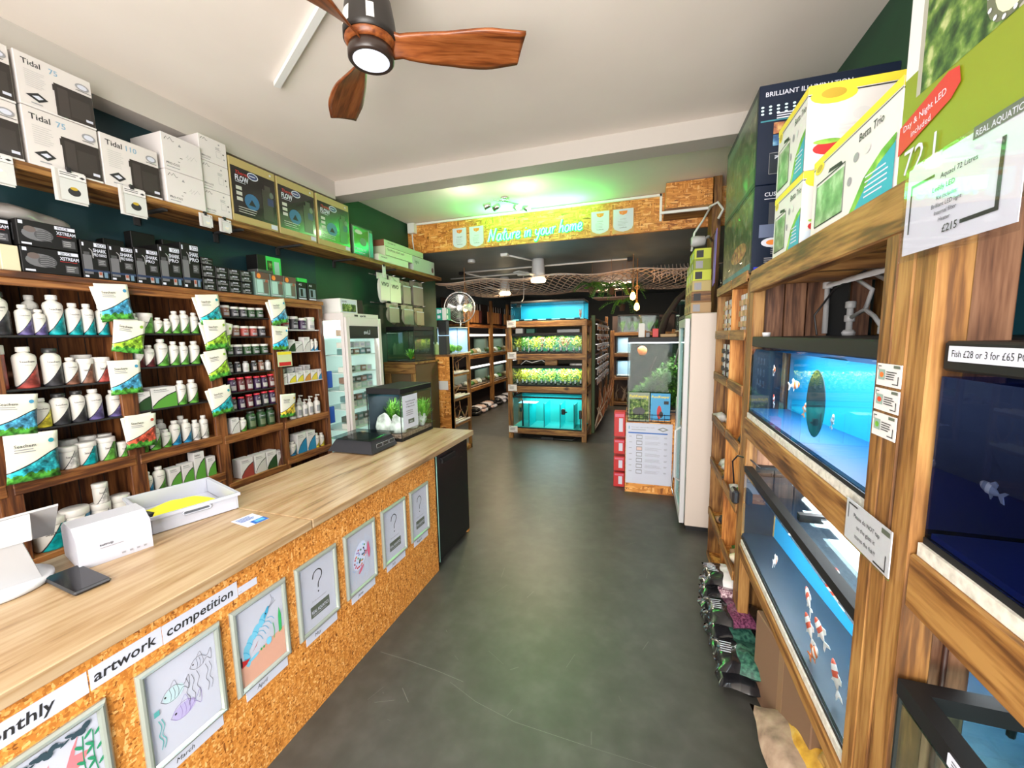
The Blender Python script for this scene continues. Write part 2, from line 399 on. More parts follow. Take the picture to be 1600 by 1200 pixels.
# ================================================================== the room
wall_teal = noise_mat('wall_teal_green', [(.3, (.004, .026, .034)), (.7, (.006, .036, .044))], 3, rough=.55)
wall_green = noise_mat('wall_green', [(.3, (.008, .050, .024)), (.7, (.011, .065, .030))], 3, rough=.6)
wall_blue = noise_mat('wall_blue', [(.3, (.008, .11, .17)), (.7, (.012, .14, .21))], 3, rough=.6)
ceil_m = noise_mat('ceiling_paint', [(.3, (.82, .745, .68)), (.5, (.845, .77, .705)), (.7, (.87, .795, .73))], 1.6, rough=.8, bump=.03)
back_ceil = noise_mat('back_ceiling_paint', [(.3, (.11, .14, .155)), (.7, (.15, .185, .20))], 2, rough=.5)
boxing_m = M('boxing_paint', (.50, .46, .42), .7)

fl_ = MB().box(-4.2, 1.8, -1.6, 13, -.05, 0, floor_m); scuff = M('floor_scuff', (.13, .13, .115), .7)
def fline(pts, wd=.003, m=scuff):
    for (x0, y0), (x1, y1) in zip(pts, pts[1:]):
        t_ = Vector((x1-x0, y1-y0, 0)).normalized(); b_ = Vector((-t_.y, t_.x, 0))*wd/2
        a_, c_ = Vector((x0, y0, .0006)), Vector((x1, y1, .0006)); fl_.quad(a_-b_, c_-b_, c_+b_, a_+b_, m)
fline([(-1.30, 1.62), (-1.13, 1.615), (-.95, 1.60), (-.80, 1.58)]); fline([(-.86, 1.56), (-.70, 1.50), (-.50, 1.46), (-.2, 1.45)], .002); fline([(-.2, 1.45), (.42, 1.44)], .0012)
q_ = random.Random(31)
for _ in range(46):
    x, y = q_.uniform(-1.2, .35), q_.uniform(.9, 5); a = q_.uniform(0, 3.14); L_ = q_.uniform(.004, .12); fline([(x, y), (x+L_*math.cos(a), y+L_*math.sin(a))], q_.uniform(.001, .003))
struct(fl_, 'floor')
struct(MB().box(-3.3, 1.3, -1.6, 5.0, 3.2, 3.28, ceil_m), 'ceiling')
struct(MB().box(-4.2, 1.8, 4.99, 13, 2.8, 2.86, back_ceil), 'ceiling')
mb = MB(); mb.box(-3.2, -3.1, -1.6, 3.25, 0, 3.2, wall_teal); mb.box(-3.2, -3.1, 3.25, 5.65, 0, 3.2, wall_green); struct(mb, 'wall_left')
mb = MB(); mb.box(1.07, 1.17, -1.6, 5.0, 1.97, 3.2, wall_green); mb.box(1.07, 1.17, -1.6, 5.0, 0, 1.97, wall_blue); struct(mb, 'wall_right')
mb = MB(); mb.box(-4.3, -4.2, 5.0, 13, 0, 2.8, back_ceil); mb.box(-4.3, -3.1, 5.6, 5.66, 0, 2.8, wall_green); struct(mb, 'wall_back_left')
mb = MB(); mb.box(1.7, 1.8, 5.0, 13, 0, 2.8, back_ceil); mb.box(1.07, 1.8, 5.0, 5.06, 0, 3.2, wall_green); struct(mb, 'wall_back_right')
struct(MB().box(-4.2, 1.8, 12.2, 12.3, 0, 2.8, M('far_wall', (.03, .035, .035), .7)), 'wall_back')
# shopfront behind the camera: a low wall, a lintel and end piers round the big window
mb = MB(); mb.box(-3.2, 1.17, -1.62, -1.52, 0, .35, white); mb.box(-3.2, 1.17, -1.62, -1.52, 3.05, 3.2, white); struct(mb, 'wall_front')
struct(MB().box(-3.1, -2.93, -1.5, 3.4, 3.03, 3.2, boxing_m), 'trim_1')
struct(MB().box(-3.1, 1.07, 3.4, 3.6, 3.06, 3.2, boxing_m), 'trim_2')

# OSB header over the opening
hd = MB(); hd.box(-3.1, 1.07, 4.95, 4.99, 2.8, 3.2, osb_m)
o = struct(hd, 'trim_3')
mb = MB(); mb.box(.18, .63, 4.62, 4.95, 2.92, 3.19, osb_m); mb.box(.17, .64, 4.61, 4.95, 2.90, 2.935, pine_x)
tag(mb.build('boxed_bulkhead'), 'small boxed out OSB bulkhead in the right corner of the header', 'bulkhead')
mb = MB(); mb.box(.62, .70, 4.62, 4.9, 0, 3.2, pine_z); tag(mb.build('timber_post'), 'tall pale timber post rising to the ceiling beside the OSB bulkhead', 'post')
mb = MB(); mb.tube([(-3.0, 4.94, 2.75), (-3.02, 4.93, 2.98), (-3.02, 4.93, 3.12)], .008, cable_w)
mb.box(-3.1, 1.0, 4.925, 4.95, 3.175, 3.2, cable_w) if 0 else None
mb.box(-2.95, .15, 4.925, 4.95, 3.165, 3.19, cable_w); mb.box(.13, .155, 4.925, 4.95, 2.9, 3.19, cable_w); mb.box(.13, .6, 4.60, 4.62, 2.885, 2.91, cable_w)
mb.tube([(.58, 4.60, 2.9), (.66, 4.56, 2.93), (.70, 4.5, 2.84), (.66, 4.5, 2.76)], .012, cable_w)
mb.tube([(.60, 4.58, 2.9), (.52, 4.5, 2.75), (.44, 4.4, 2.62), (.42, 4.4, 2.45)], .010, cable_w)
mb.box(-3.06, -2.96, 4.88, 4.95, 3.06, 3.19, cable_w)
tag(mb.build('cable_trunking'), 'white cable trunking along the top of the OSB header', 'cable trunking')
tag(MB().box(-.0175, .0175, -.42, .42, 0, .025, cable_w).build('cable_trunking', loc=(-1.77, 1.85, 3.173)), 'short white strip of trunking on the ceiling left of the wooden fan', 'cable trunking')
bpy.data.objects['cable_trunking.001'].rotation_euler = (0, 0, R(62))

# certificates on the header
def cert(x0, x1, z0, z1, label, dark):
    mb = MB(); mb.box(x0, x1, 4.944, 4.949, z0, z1, film)
    w, h = x1-x0, z1-z0
    pn = Pn(mb, (x0, 4.944, z0), UX, UZ, w, h)
    pn.rect(0, 0, 1, 1, M('certificate_orange', (.55, .30, .10), .5))
    pn.poly([(0.04, .30), (.10, .18), (.3, .10), (.5, .07), (.7, .10), (.9, .18), (.96, .30), (.96, 1), (.04, 1)], paper)
    pn.poly([(.3, .92), (.34, .80), (.5, .75), (.66, .80), (.7, .92)], orange); pn.text('L', .44, .82, .06, paper)
    pn.text('THE BEST' if dark else 'AWARD', .5, .56, .05, ink if dark else grey_ink, .6, cx=True); pn.lines(.25, .75, .3, .52, 4, grey_ink, .18); pn.text('Certificate', .5, .22, .05, ink, .6, cx=True)
    tag(mb.build('certificate'), label, 'certificate')
cert(-2.43, -2.22, 2.80, 3.07, 'orange and white certificate on the header, farthest left', True)
cert(-2.19, -1.98, 2.80, 3.07, 'orange and white certificate on the header, just left of the neon sign', False)
cert(-.63, -.41, 2.81, 3.08, 'orange and white certificate on the header, just right of the neon sign', False)
cert(-.38, -.14, 2.81, 3.08, 'orange and white certificate on the header, farthest right', False)

# neon sign: one handwritten stroke per letter
G = {
 'N': ([[(0, 0), (.08, .35), (.16, .75)], [(.16, .75), (.26, .4), (.40, .04)], [(.40, .04), (.46, .4), (.58, .8)]], .66),
 'a': ([[(.34, .36), (.22, .42), (.08, .30), (.06, .08), (.18, 0), (.30, .12), (.36, .38)], [(.36, .38), (.34, .12), (.42, 0)]], .46),
 't': ([[(.20, .72), (.12, .30), (.12, .06), (.24, 0)], [(0, .46), (.32, .50)]], .32),
 'u': ([[(.04, .38), (.04, .10), (.14, 0), (.28, .14), (.34, .38)], [(.34, .38), (.32, .10), (.40, 0)]], .44),
 'r': ([[(.06, .40), (.06, 0)], [(.06, .22), (.16, .38), (.28, .38)]], .30),
 'e': ([[(.06, .18), (.24, .22), (.28, .36), (.16, .42), (.05, .26), (.08, .04), (.22, 0), (.34, .10)]], .40),
 'i': ([[(.08, .38), (.06, .06), (.12, 0)], [(.11, .54), (.12, .57)]], .20),
 'n': ([[(.04, .38), (.04, 0)], [(.04, .22), (.16, .38), (.26, .34), (.26, .06), (.32, 0)]], .38),
 'y': ([[(.04, .38), (.06, .12), (.18, .06), (.30, .18)], [(.36, .40), (.28, 0), (.14, -.32), (.02, -.24)]], .42),
 'o': ([[(.18, .40), (.06, .28), (.06, .08), (.18, 0), (.30, .10), (.30, .30), (.18, .40)]], .38),
 'h': ([[(.14, .78), (.06, .4), (.02, 0)], [(.04, .20), (.16, .38), (.26, .34), (.26, .06), (.32, 0)]], .38),
 'm': ([[(.04, .38), (.04, 0)], [(.04, .22), (.14, .38), (.22, .34), (.22, .02)], [(.22, .22), (.34, .38), (.42, .34), (.42, .06), (.48, 0)]], .54),
 ' ': ([], .26)}
def crom(p, n=5):
    if len(p) < 3: return [Vector(q) for q in p]
    P = [Vector(q) for q in p]; P = [P[0]*2-P[1]]+P+[P[-1]*2-P[-2]]; out = []
    for i in range(1, len(P)-2):
        for k in range(n):
            t = k/n; a, b, c, d = P[i-1:i+3]
            out.append(.5*((2*b)+(c-a)*t+(2*a-5*b+4*c-d)*t*t+(3*b-a-3*c+d)*t**3))
    return out+[P[-2]]
def strokes(txt, fn, r, m, mb, sc):
    x = 0
    for ch in txt:
        st, wd = G[ch]
        for s_ in st: mb.tube([fn((x+q[0]+.12*q[1])*sc, q[1]*sc) for q in crom([(a, b, 0) for a, b in s_])], r, m, 6)
        x += wd
    return x*sc
neon_m = M('neon_tube', (.3, 1, .9), .4, emit=(.10, .90, .85), es=3.2)
neon_halo_m = M('neon_halo_green', (.05, .8, .1), .4, emit=(.02, 1.0, .08), es=1.6)
ns = empty('neon_sign', (-1.92, 4.94, 2.84), 'glowing handwriting neon sign reading Nature in your home on the OSB header', 'neon sign')
W = sum(G[c][1] for c in 'Nature in your home'); sc = 1.2/W
mb = MB(); strokes('Nature in your home', lambda x, y: (x, -.012, y*1.12+.02+x*.03), .0075, neon_m, mb, sc); mb.build('neon_lettering', ns)
mb = MB(); strokes('Nature in your home', lambda x, y: (x, .004, y*1.12+.02+x*.03), .017, neon_halo_m, mb, sc); mb.build('halo_strokes', ns)  # green halo round the tubes, modelled as wider glowing strokes behind them
area('neon_sign_light', (-1.3, 4.86, 2.94), 1.3, 5, (.05, 1, .12), (R(-90), 0, 0), .12)
area('neon_sign_light', (-1.3, 4.78, 3.0), 1.2, 15, (.05, 1, .12), (R(180), 0, 0), .1)

# spotlight bar
t = empty('spotlight_bar', (-1.52, 4.45, 3.12), 'silver ceiling spotlight bar with swivelling heads above the neon sign', 'spotlight')
MB().tube([(-.10, -.10, .04), (0, 0, .045), (.12, .12, .03)], .009, steel).lathe([(.05, .06), (.05, .08)], (0, 0, 0), steel).build('bar', t)
for (x, y, az, lit) in ((-.14, -.08, 200, 0), (-.06, -.02, 170, 0), (.08, .10, 320, 1), (.17, .16, 340, 1)):
    mb = MB(); mb.lathe([(.025, 0), (.03, .02), (.034, .08)], (0, 0, 0), steel, 14, 'x'); mb.lathe([(.031, .081), (.0, .081)], (0, 0, 0), M('lamp_face', (.9, .85, .7), .4, emit=(1, .9, .7), es=2.5 if lit else 0) if lit else plastic_w, 14, 'x')
    o = mb.build('lamp_head', t, loc=(x, y, 0)); o.rotation_euler = (0, R(20), R(az))
point('spot_glow', (-1.22, 4.2, 2.95), 2.6, (1, .95, .75)); point('spot_glow', (-1.85, 4.05, 2.95), 2.2, (1, .95, .75))

# ================================================================== ceiling fan
fan = empty('ceiling_fan', (-1.08, 1.513, 2.772), 'three bladed wooden ceiling fan with black motor and round white light', 'ceiling fan')
MB().lathe([(.115, .425), (.11, .38), (.085, .35), (.068, .31), (.07, .27), (.088, .22), (.10, .15), (.104, .10), (.104, .075)], (0, 0, 0), M('fan_black', (.02, .017, .015), .4), 32).build('motor_housing', fan)
MB().lathe([(.084, .05), (.090, .03), (.090, .008), (.083, 0), (.076, .004)], (0, 0, 0), M('fan_bronze', (.03, .018, .014), .3), 32).build('light_ring', fan)
MB().lathe([(.077, .006), (.05, -.004), (.0, -.008)], (0, 0, 0), M('fan_diffuser', (.7, .72, .8), .5, emit=(.85, .88, 1), es=.75), 32).build('diffuser', fan)
mb = MB(); mb.lathe([(.098, .09), (.10, .07), (.088, .048)], (0, 0, 0), fanwood, 24); mb.build('hub', fan)
for az_, wd_ in ((-115, .5), (-52, .28)):
    mb = MB(); n = 6; top = []; bot = []
    for k in range(n):
        q = R(az_)+(k/(n-1)-.5)*wd_; top.append((.1005*math.cos(q), .1005*math.sin(q), .155)); bot.append((.1055*math.cos(q), .1055*math.sin(q), .10))
    mb.add(bot+top, [(k, k+1, n+k+1, n+k) for k in range(n-1)], M('rating_label', (.75, .74, .70), .5)); mb.build('rating_label', fan)
def blade():
    mb = MB(); n = 22; m_ = 9; top = []
    for i in range(n):
        t = i/(n-1); r = .07+.556*t
        w0 = .034+.052*math.sin(min(1, t*1.35)*math.pi*.5)**1.5 if t < .75 else .086-.020*(t-.75)/.25
        if t < .12: w0 = .045-.011*(t/.12)
        tw = -R(38)*(1-min(1, t/.45))**1.3-R(13)       # twisted root
        cy = .018*math.sin(t*math.pi)-.02*t
        for j in range(m_):
            s_ = j/(m_-1)*2-1; y = s_*w0; zc = .004*(1-s_*s_)
            if i == n-1: r_ = r-.012*(s_+1)
            else: r_ = r
            top.append((r_, cy+y*math.cos(tw), .072+y*math.sin(tw)+zc-.01*t))
    bot = [(x, y, z-.012) for x, y, z in top]; N = n*m_
    fs = []
    for i in range(n-1):
        for j in range(m_-1):
            a = i*m_+j; fs += [(a, a+m_, a+m_+1, a+1), (N+a, N+a+1, N+a+m_+1, N+a+m_)]
    for i in range(n-1):
        a = i*m_; fs.append((a, N+a, N+a+m_, a+m_)); a = i*m_+m_-1; fs.append((a, a+m_, N+a+m_, N+a))
    for j in range(m_-1):
        fs.append((j, j+1, N+j+1, N+j)); a = (n-1)*m_+j; fs.append((a, N+a, N+a+1, a+1))
    return mb.add(top+bot, fs, fanwood, True)
b0 = None
for k, a in enumerate((22, 142, 262)):
    if b0 is None: b0 = blade().build('blade', fan); o = b0
    else: o = b0.copy(); COL.objects.link(o); o.parent = fan
    o.rotation_euler = (0, 0, R(a))

# ================================================================== counter
ct = empty('shop_counter', (-1.7, 1.2, 0), 'long shop counter clad in orange OSB board', 'counter')
MB().box(.335-.015, .335, -2.2, 1.18, 0, .845, osb_f).box(-.25, .32, -2.2, 1.16, 0, .03, dark_y).box(-.30, -.28, -2.2, 1.16, 0, .845, osb_f).build('front_board', ct)
MB().bbox(-.32, .36, .085, 1.80, .845, .885, worktop_m, .003).build('worktop', ct)
MB().bbox(-.32, .36, -2.2, .081, .845, .885, worktop_m, .003).build('worktop', ct)
MB().box(-.32, .30, 1.76, 1.79, 0, .845, osb_f).box(-.30, -.28, 1.16, 1.76, 0, .845, osb_f).build('end_panel', ct)
CX = -1.365
# undercounter fridge
t = empty('undercounter_fridge', (-1.64, 2.68, 0), 'black undercounter fridge at the far end of the counter', 'fridge')
MB().box(-.28, .225, -.28, .26, .0, .835, black).build('body', t)
MB().bbox(.228, .268, -.28, .255, .05, .83, M('fridge_door', (.006, .006, .007), .3), .006).build('door', t)
MB().box(.268, .28, -.19, .02, .755, .79, M('recess', (.004, .004, .004), .6)).box(.270, .284, -.21, .0, .79, .80, black).build('door_handle', t)
mb = MB(); pn = Pn(mb, (.268, .12, .70), UY, UZ, .08, .02); pn.text('beko', 0, .2, .6, steel); mb.build('badge', t)
MB().tube([(.275, -.277, .05), (.275, -.277, .83)], .003, M('mint_edge', (.25, .5, .42), .4)).build('door_seal', t)

# frames with children's artwork on the counter front
sheet_film = glass('frame_sheet', (1, 1, 1), .0)
fr_hi = M('frame_silver', (.40, .44, .39), .30, .55)
def snap_frame(y0, y1, z0, z1, label, art, month, mlen=.12):
    t = empty('picture_frame', (CX, (y0+y1)/2, z0), label, 'picture frame', 'artwork competition frames')
    w, h = y1-y0, z1-z0; b = .021
    mb = MB(); prof = [(0, 0), (0, .006), (.006, .013), (.012, .015), (.017, .012), (b, .004)]
    def ring(d, e): return [(e, -w/2+d, d), (e, w/2-d, d), (e, w/2-d, h-d), (e, -w/2+d, h-d)]
    vs = []; 
    for d, e in prof: vs += ring(d, e)
    fs = [(i*4+k, i*4+(k+1) % 4, (i+1)*4+(k+1) % 4, (i+1)*4+k) for i in range(len(prof)-1) for k in range(4)]
    mb.add(vs, fs, fr_hi); mb.build('frame', t)
    mb = MB(); mb.box(.0, .002, -w/2+b*.8, w/2-b*.8, b*.8, h-b*.8, paper)
    pn = Pn(mb, (.002, -w/2+b, b), UY, UZ, w-2*b, h-2*b); art(pn); mb.build('drawing', t)
    MB().box(.003, .0036, -w/2+b, w/2-b, b, h-b, sheet_film).build('cover_sheet', t)
    mb = MB(); mb.box(.0, .0015, y0*0-w*.36, w*.42, -.042, .001, paper); pn = Pn(mb, (.0015, -w*.36, -.042), UY, UZ, w*.78, .042)
    pn.text(month, .35, .32, .36, ink, .5, 0, True, .25); o = mb.build('month_label', t)
    return t
def st(pn, pts, wd, m): pn.line([(q.x, q.y) for q in crom([(a, b, 0) for a, b in pts])], wd, m)
def art_q(pn):
    st(pn, [(.36, .74), (.40, .82), (.52, .85), (.62, .80), (.62, .72), (.52, .64), (.50, .56)], .005, ink); pn.ell(.50, .50, .02, .014, ink)
    pn.text('To be announced', .5, .38, .028, grey_ink, .62, 0, True, .2)
    pn.rect(.24, .14, .80, .32, M('grey_green_print', (.11, .13, .10), .5)); pn.text('REAL AQUATICS', .52, .20, .05, paper, .5, .01, True); pn.lines(.3, .75, .15, .19, 1, grey_ink)
def art_fish_line(pn, cx, cy, s, m, fl=1):
    st(pn, [(cx-s, cy), (cx-s*.5, cy+s*.42), (cx+s*.2, cy+s*.45), (cx+s*.8, cy+s*.1), (cx+s*1.25, cy+s*.5), (cx+s*1.2, cy-s*.35), (cx+s*.75, cy-s*.02), (cx+s*.2, cy-s*.35), (cx-s*.5, cy-s*.34), (cx-s, cy)], .0013, m)
    for k in (-.3, 0, .3): st(pn, [(cx+s*k, cy+s*.4), (cx+s*(k+.1), cy), (cx+s*k, cy-s*.33)], .001, m)
    pn.ell(cx-s*.65, cy+s*.1, s*.08, s*.06, ink)
    st(pn, [(cx-s*.3, cy+s*.42), (cx+s*.1, cy+s*.8), (cx+s*.3, cy+s*.42)], .001, m)
def art_march(pn):
    teal = M('pencil_teal', (.1, .42, .42), .7); vio = M('pencil_violet', (.28, .2, .5), .7); gr = M('pencil_grey', (.12, .12, .15), .7)
    pn.ell(.34, .62, .15, .08, M('pencil_tint', (.52, .68, .72), .8)); pn.ell(.46, .36, .17, .08, M('pencil_tint2', (.5, .45, .72), .8))
    art_fish_line(pn, .34, .62, .18, gr); art_fish_line(pn, .74, .76, .15, gr); art_fish_line(pn, .46, .36, .2, vio)
    for x, m in ((.10, teal), (.14, teal), (.52, gr), (.6, gr), (.68, gr), (.82, gr), (.88, gr)):
        y0 = .12 if m is teal else .36
        st(pn, [(x, y0), (x+.03, y0+.08), (x-.01, y0+.16), (x+.03, y0+.24), (x, y0+.33)], .0022 if m is teal else .0014, m)
    for k in range(9): pn.ell(.07+.02*(k % 3), .52+.02*(k//3), .018, .012, teal, 8)
def art_april(pn):
    pn.poly([(0, 0), (1, 0), (1, .40), (.6, .36), (.3, .30), (0, .27)], M('pencil_peach', (.78, .42, .30), .8))
    aq = M('pencil_aqua', (.05, .38, .62), .7); aq2 = M('pencil_aqua_light', (.18, .55, .75), .7)
    body = [(.08, .36), (.10, .30), (.28, .28), (.40, .30), (.32, .325), (.22, .34), (.20, .42), (.26, .50), (.45, .60), (.62, .70), (.72, .80), (.62, .78), (.46, .72), (.28, .60), (.12, .48)]
    mb = pn; q = body; cen = [(.15, .33), (.14, .42), (.22, .52), (.36, .61), (.52, .70)]
    for (cx, cy), a in zip(cen, (1.8, 1.5, .9, .7, .7)): pn.ell(cx, cy, .11, .062, aq2, 14, a)
    pn.ell(.28, .295, .12, .022, aq2, 12, .15); pn.ell(.62, .765, .09, .035, aq, 12, .8)
    for (cx, cy), a in zip(cen, (1.8, 1.5, .9, .7, .7)): st(pn, [(cx-.06, cy+.03), (cx, cy+.005), (cx+.05, cy-.045)], .0022, aq)
    pn.ell(.60, .755, .014, .012, ink, 8)
    for k in range(5): x = .34+k*.07; st(pn, [(x, .56+k*.03), (x+.10, .52+k*.035), (x+.16, .44+k*.04)], .0018, aq)
    for k in range(3): st(pn, [(.66, .80), (.76+.03*k, .88-.02*k), (.74+.05*k, .97-.06*k)], .0014, gr_ := M('pencil_grey', (.12, .12, .15), .7))
    pn.poly([(.02, .27), (.12, .28), (.20, .33), (.10, .34), (.04, .36)], red); pn.poly([(.22, .36), (.34, .42), (.40, .48), (.31, .41)], red)
    pn.poly([(.86, .36), (.93, .38), (.94, .6), (.90, .72), (.87, .6)], M('pencil_green', (.03, .38, .10), .7)); st(pn, [(.74, .34), (.76, .45), (.74, .56)], .003, M('pencil_green', (.03, .38, .10), .7))
    pn.ell(.62, .36, .06, .05, aq2); pn.ell(.44, .33, .02, .018, M('pencil_green', 0)); pn.ell(.50, .335, .02, .018, M('pencil_green', 0)); pn.poly([(0, .28), (.04, .3), (.03, .42), (0, .42)], ink)
def art_june(pn):
    aq = M('pencil_sky', (.25, .48, .78), .7)
    for k in range(14): x = .05+k*.07; st(pn, [(x, .08+.05*(k % 3)), (x+.04, .45), (x+.10, .88-.04*(k % 4))], .0022, M('pencil_sky_pale', (.5, .62, .8), .8))
    pn.ell(.46, .55, .30, .20, M('pencil_wash', (.60, .66, .82), .8), 22, .6)
    q = random.Random(3); cs = [red, pink, aq, green, M('pencil_violet', 0), ink, aq, orange]
    for k in range(46):
        a = q.uniform(0, 6.28); r = q.uniform(.1, 1)**.6; x, y = .26*r*math.cos(a), .17*r*math.sin(a)
        pn.ell(.46+x*.83-y*.56, .55+x*.56+y*.83, .028, .018, cs[k % 8], 7)
    for k in range(3): pn.ell(.80-.02*k, .50+.06*k, .035, .10, pink, 10, -.2)
    pn.ell(.45, .30, .12, .03, pink, 10, .5); st(pn, [(.14, .38), (.2, .33), (.26, .36)], .002, aq); pn.ell(.22, .46, .02, .015, ink, 8)
def art_mermaid(pn):
    rd = M('paint_red', (.75, .03, .03), .5); pk = M('paint_pink', (.85, .22, .25), .6); dg = M('paint_green', (.02, .25, .12), .6); dk = M('paint_dark', (.03, .06, .08), .6)
    pn.poly([(.10, .36), (.30, .44), (.50, .50), (.62, .58), (.66, .66), (.55, .66), (.36, .60), (.16, .56)], rd)
    pn.poly([(.60, .58), (.72, .80), (.80, .90), (.74, .74), (.90, .70), (.80, .62), (.68, .58)], pk); pn.poly([(.26, .56), (.40, .72), (.52, .82), (.48, .66)], pk)
    for j, (x0, y0) in enumerate(((.84, .02), (.94, .0))):
        st(pn, [(x0, y0), (x0+.02, .3), (x0-.02, .6), (x0+.0, .86)], .0025, dg)
        for k in range(11):
            y = y0+.08+k*.075; sd = -1 if k % 2 else 1; pn.ell(x0+sd*.05, y, .05, .016, dg, 10, .6*sd)
    for k in range(16): pn.ell(.10+.052*k, .93+.02*math.sin(k*2.2), .05, .022+.012*math.sin(k), dk, 9, .3*math.sin(k*3))
    q = random.Random(5)
    for k in range(12): pn.ell(q.uniform(.1, .8), q.uniform(.15, .42), .02, .014, q.choice([blue, dk, cyanp]), 7)
for (y0, y1, month, art, lab) in (
    (.335, .575, 'February', art_mermaid, 'silver snap frame with red swimming tail painting, nearest on the counter front'),
    (.64, .88, 'March', art_march, 'silver snap frame with pencil fish drawing marked March on the counter'),
    (.915, 1.145, 'April', art_april, 'silver snap frame with blue shrimp drawing marked April on the counter'),
    (1.19, 1.425, 'May', art_q, 'silver snap frame with question mark marked May on the counter'),
    (1.475, 1.71, 'June', art_june, 'silver snap frame with multicoloured fish marked June on the counter'),
    (1.765, 2.0, 'July', art_q, 'silver snap frame with question mark marked July, between June and August'),
    (2.05, 2.27, 'August', art_q, 'silver snap frame with question mark marked August, nearest the black fridge')):
    snap_frame(y0, y1, .373, .705, lab, art, month)
# competition strip: one strip of paper per word
def strip(txt, y0, y1, z0, z1, label, h=.5):
    mb = MB(); mb.box(CX, CX+.001, y0, y1, z0, z1, paper); pn = Pn(mb, (CX+.001, y0, z0), UY, UZ, y1-y0, z1-z0)
    pn.text(txt, .04, .30, h, ink, .93, .015, shear=.12); tag(mb.build('paper_strip'), label, 'sign', 'competition heading strips')
strip('Monthly', .335, .548, .745, .805, 'white paper strip reading Monthly on the counter front')
strip('artwork', .552, .718, .745, .805, 'white paper strip reading artwork on the counter front')
strip('competition', .720, .955, .743, .803, 'white paper strip reading competition on the counter front')
strip('....', .957, 1.03, .748, .775, 'short white paper strip of dots ending the competition heading', .3)
# ================================================================== aquarium builder
def water_glass(c=(.93, .98, 1)):
    m, n, l, p = nmat('refracting_water'); n.remove(p)
    g = n.new('ShaderNodeBsdfGlass'); g.inputs['IOR'].default_value = 1.33; g.inputs['Roughness'].default_value = 0; g.inputs['Color'].default_value = (*c, 1)
    l.new(g.outputs[0], n['Material Output'].inputs[0]); return m
waterR = water_glass(); water_dark = water_glass((.42, .48, .62))
rim_m = M('tank_rim', (.010, .010, .011), .5, spec=.25)
poly_m = noise_mat('polystyrene', [(.3, (.42, .39, .34)), (.6, (.62, .59, .52))], 60, rough=.9, bump=.3)
def panes(mb, w, d, z0, z1, m, t=.004):
    mb.box(-w/2, w/2, -d/2, -d/2+t, z0, z1, m).box(-w/2, w/2, d/2-t, d/2, z0, z1, m).box(-w/2, -w/2+t, -d/2+t, d/2-t, z0, z1, m).box(w/2-t, w/2, -d/2+t, d/2-t, z0, z1, m)
def aquarium(x0, x1, y0, y1, z0, z1, label, group=None, hood=.045, base=.012, back=None, backside='+x', floor_=None, refract=False, level=.05, power=0, lcol=(.9, .97, 1), open_top=False, cat='fish tank', name='fish_tank', panel_ends=(), rim=rim_m):
    w, d, h = x1-x0, y1-y0, z1-z0
    t = empty(name, ((x0+x1)/2, (y0+y1)/2, z0), label, cat, group)
    mb = MB(); g = .002
    if not refract: panes(mb, w-2*g, d-2*g, base, h-hood*.4, glass_m); mb.build('glass', t)
    mb = MB()
    if open_top:
        b = .032
        for a in ((-w/2, w/2, -d/2, -d/2+b), (-w/2, w/2, d/2-b, d/2), (-w/2, -w/2+b, -d/2+b, d/2-b), (w/2-b, w/2, -d/2+b, d/2-b)): mb.box(*a, h-hood, h, rim)
    else:
        mb.bbox(-w/2, w/2, -d/2, d/2, h-hood, h, rim, .004)
    mb.build('rim' if open_top else 'hood', t)
    MB().box(-w/2, w/2, -d/2, d/2, 0, base, rim).build('base', t)
    if not refract and w*d > .08:
        for sx in (-1, 1):
            for sy in (-1, 1): MB().box(sx*(w/2-.0015), sx*(w/2-.0065), sy*(d/2-.0015), sy*(d/2-.0065), base, h-hood, M('black_seal', (.01, .012, .012), .5)).build('corner_seal', t)
    i = .010
    if back:
        mb = MB()
        P_ = {'+x': (w/2-i-.004, w/2-i, -d/2+i, d/2-i), '+y': (-w/2+i, w/2-i, d/2-i-.004, d/2-i), '-y': (-w/2+i, w/2-i, -d/2+i, -d/2+i+.004), '-x': (-w/2+i, -w/2+i+.004, -d/2+i, d/2-i)}
        mb.box(*P_[backside], base+.004, h-hood-.003, back)
        for e in panel_ends: mb.box(*P_[e], base+.004, h-hood-.003, back)
        mb.build('back_panel', t)
    if floor_:
        MB().box(-w/2+i, w/2-i, -d/2+i, d/2-i, base+.002, base+.012, floor_).build('substrate', t)
    zt = h-hood-level*.2 if not open_top else h-hood-.01
    if refract:
        MB().box(-w/2+.001, w/2-.001, -d/2+.001, d/2-.001, base+.001, zt, waterR if refract is True else refract).build('water', t)
    else:
        MB().box(-w/2+.006, w/2-.006, -d/2+.006, d/2-.006, zt-.004, zt, water_m).build('water_surface', t)
    if power:
        L = area('tank_light', (0, 0, zt-.012), w*.8, power, lcol, (0, 0, 0), d*.7); L.parent = t
    return t
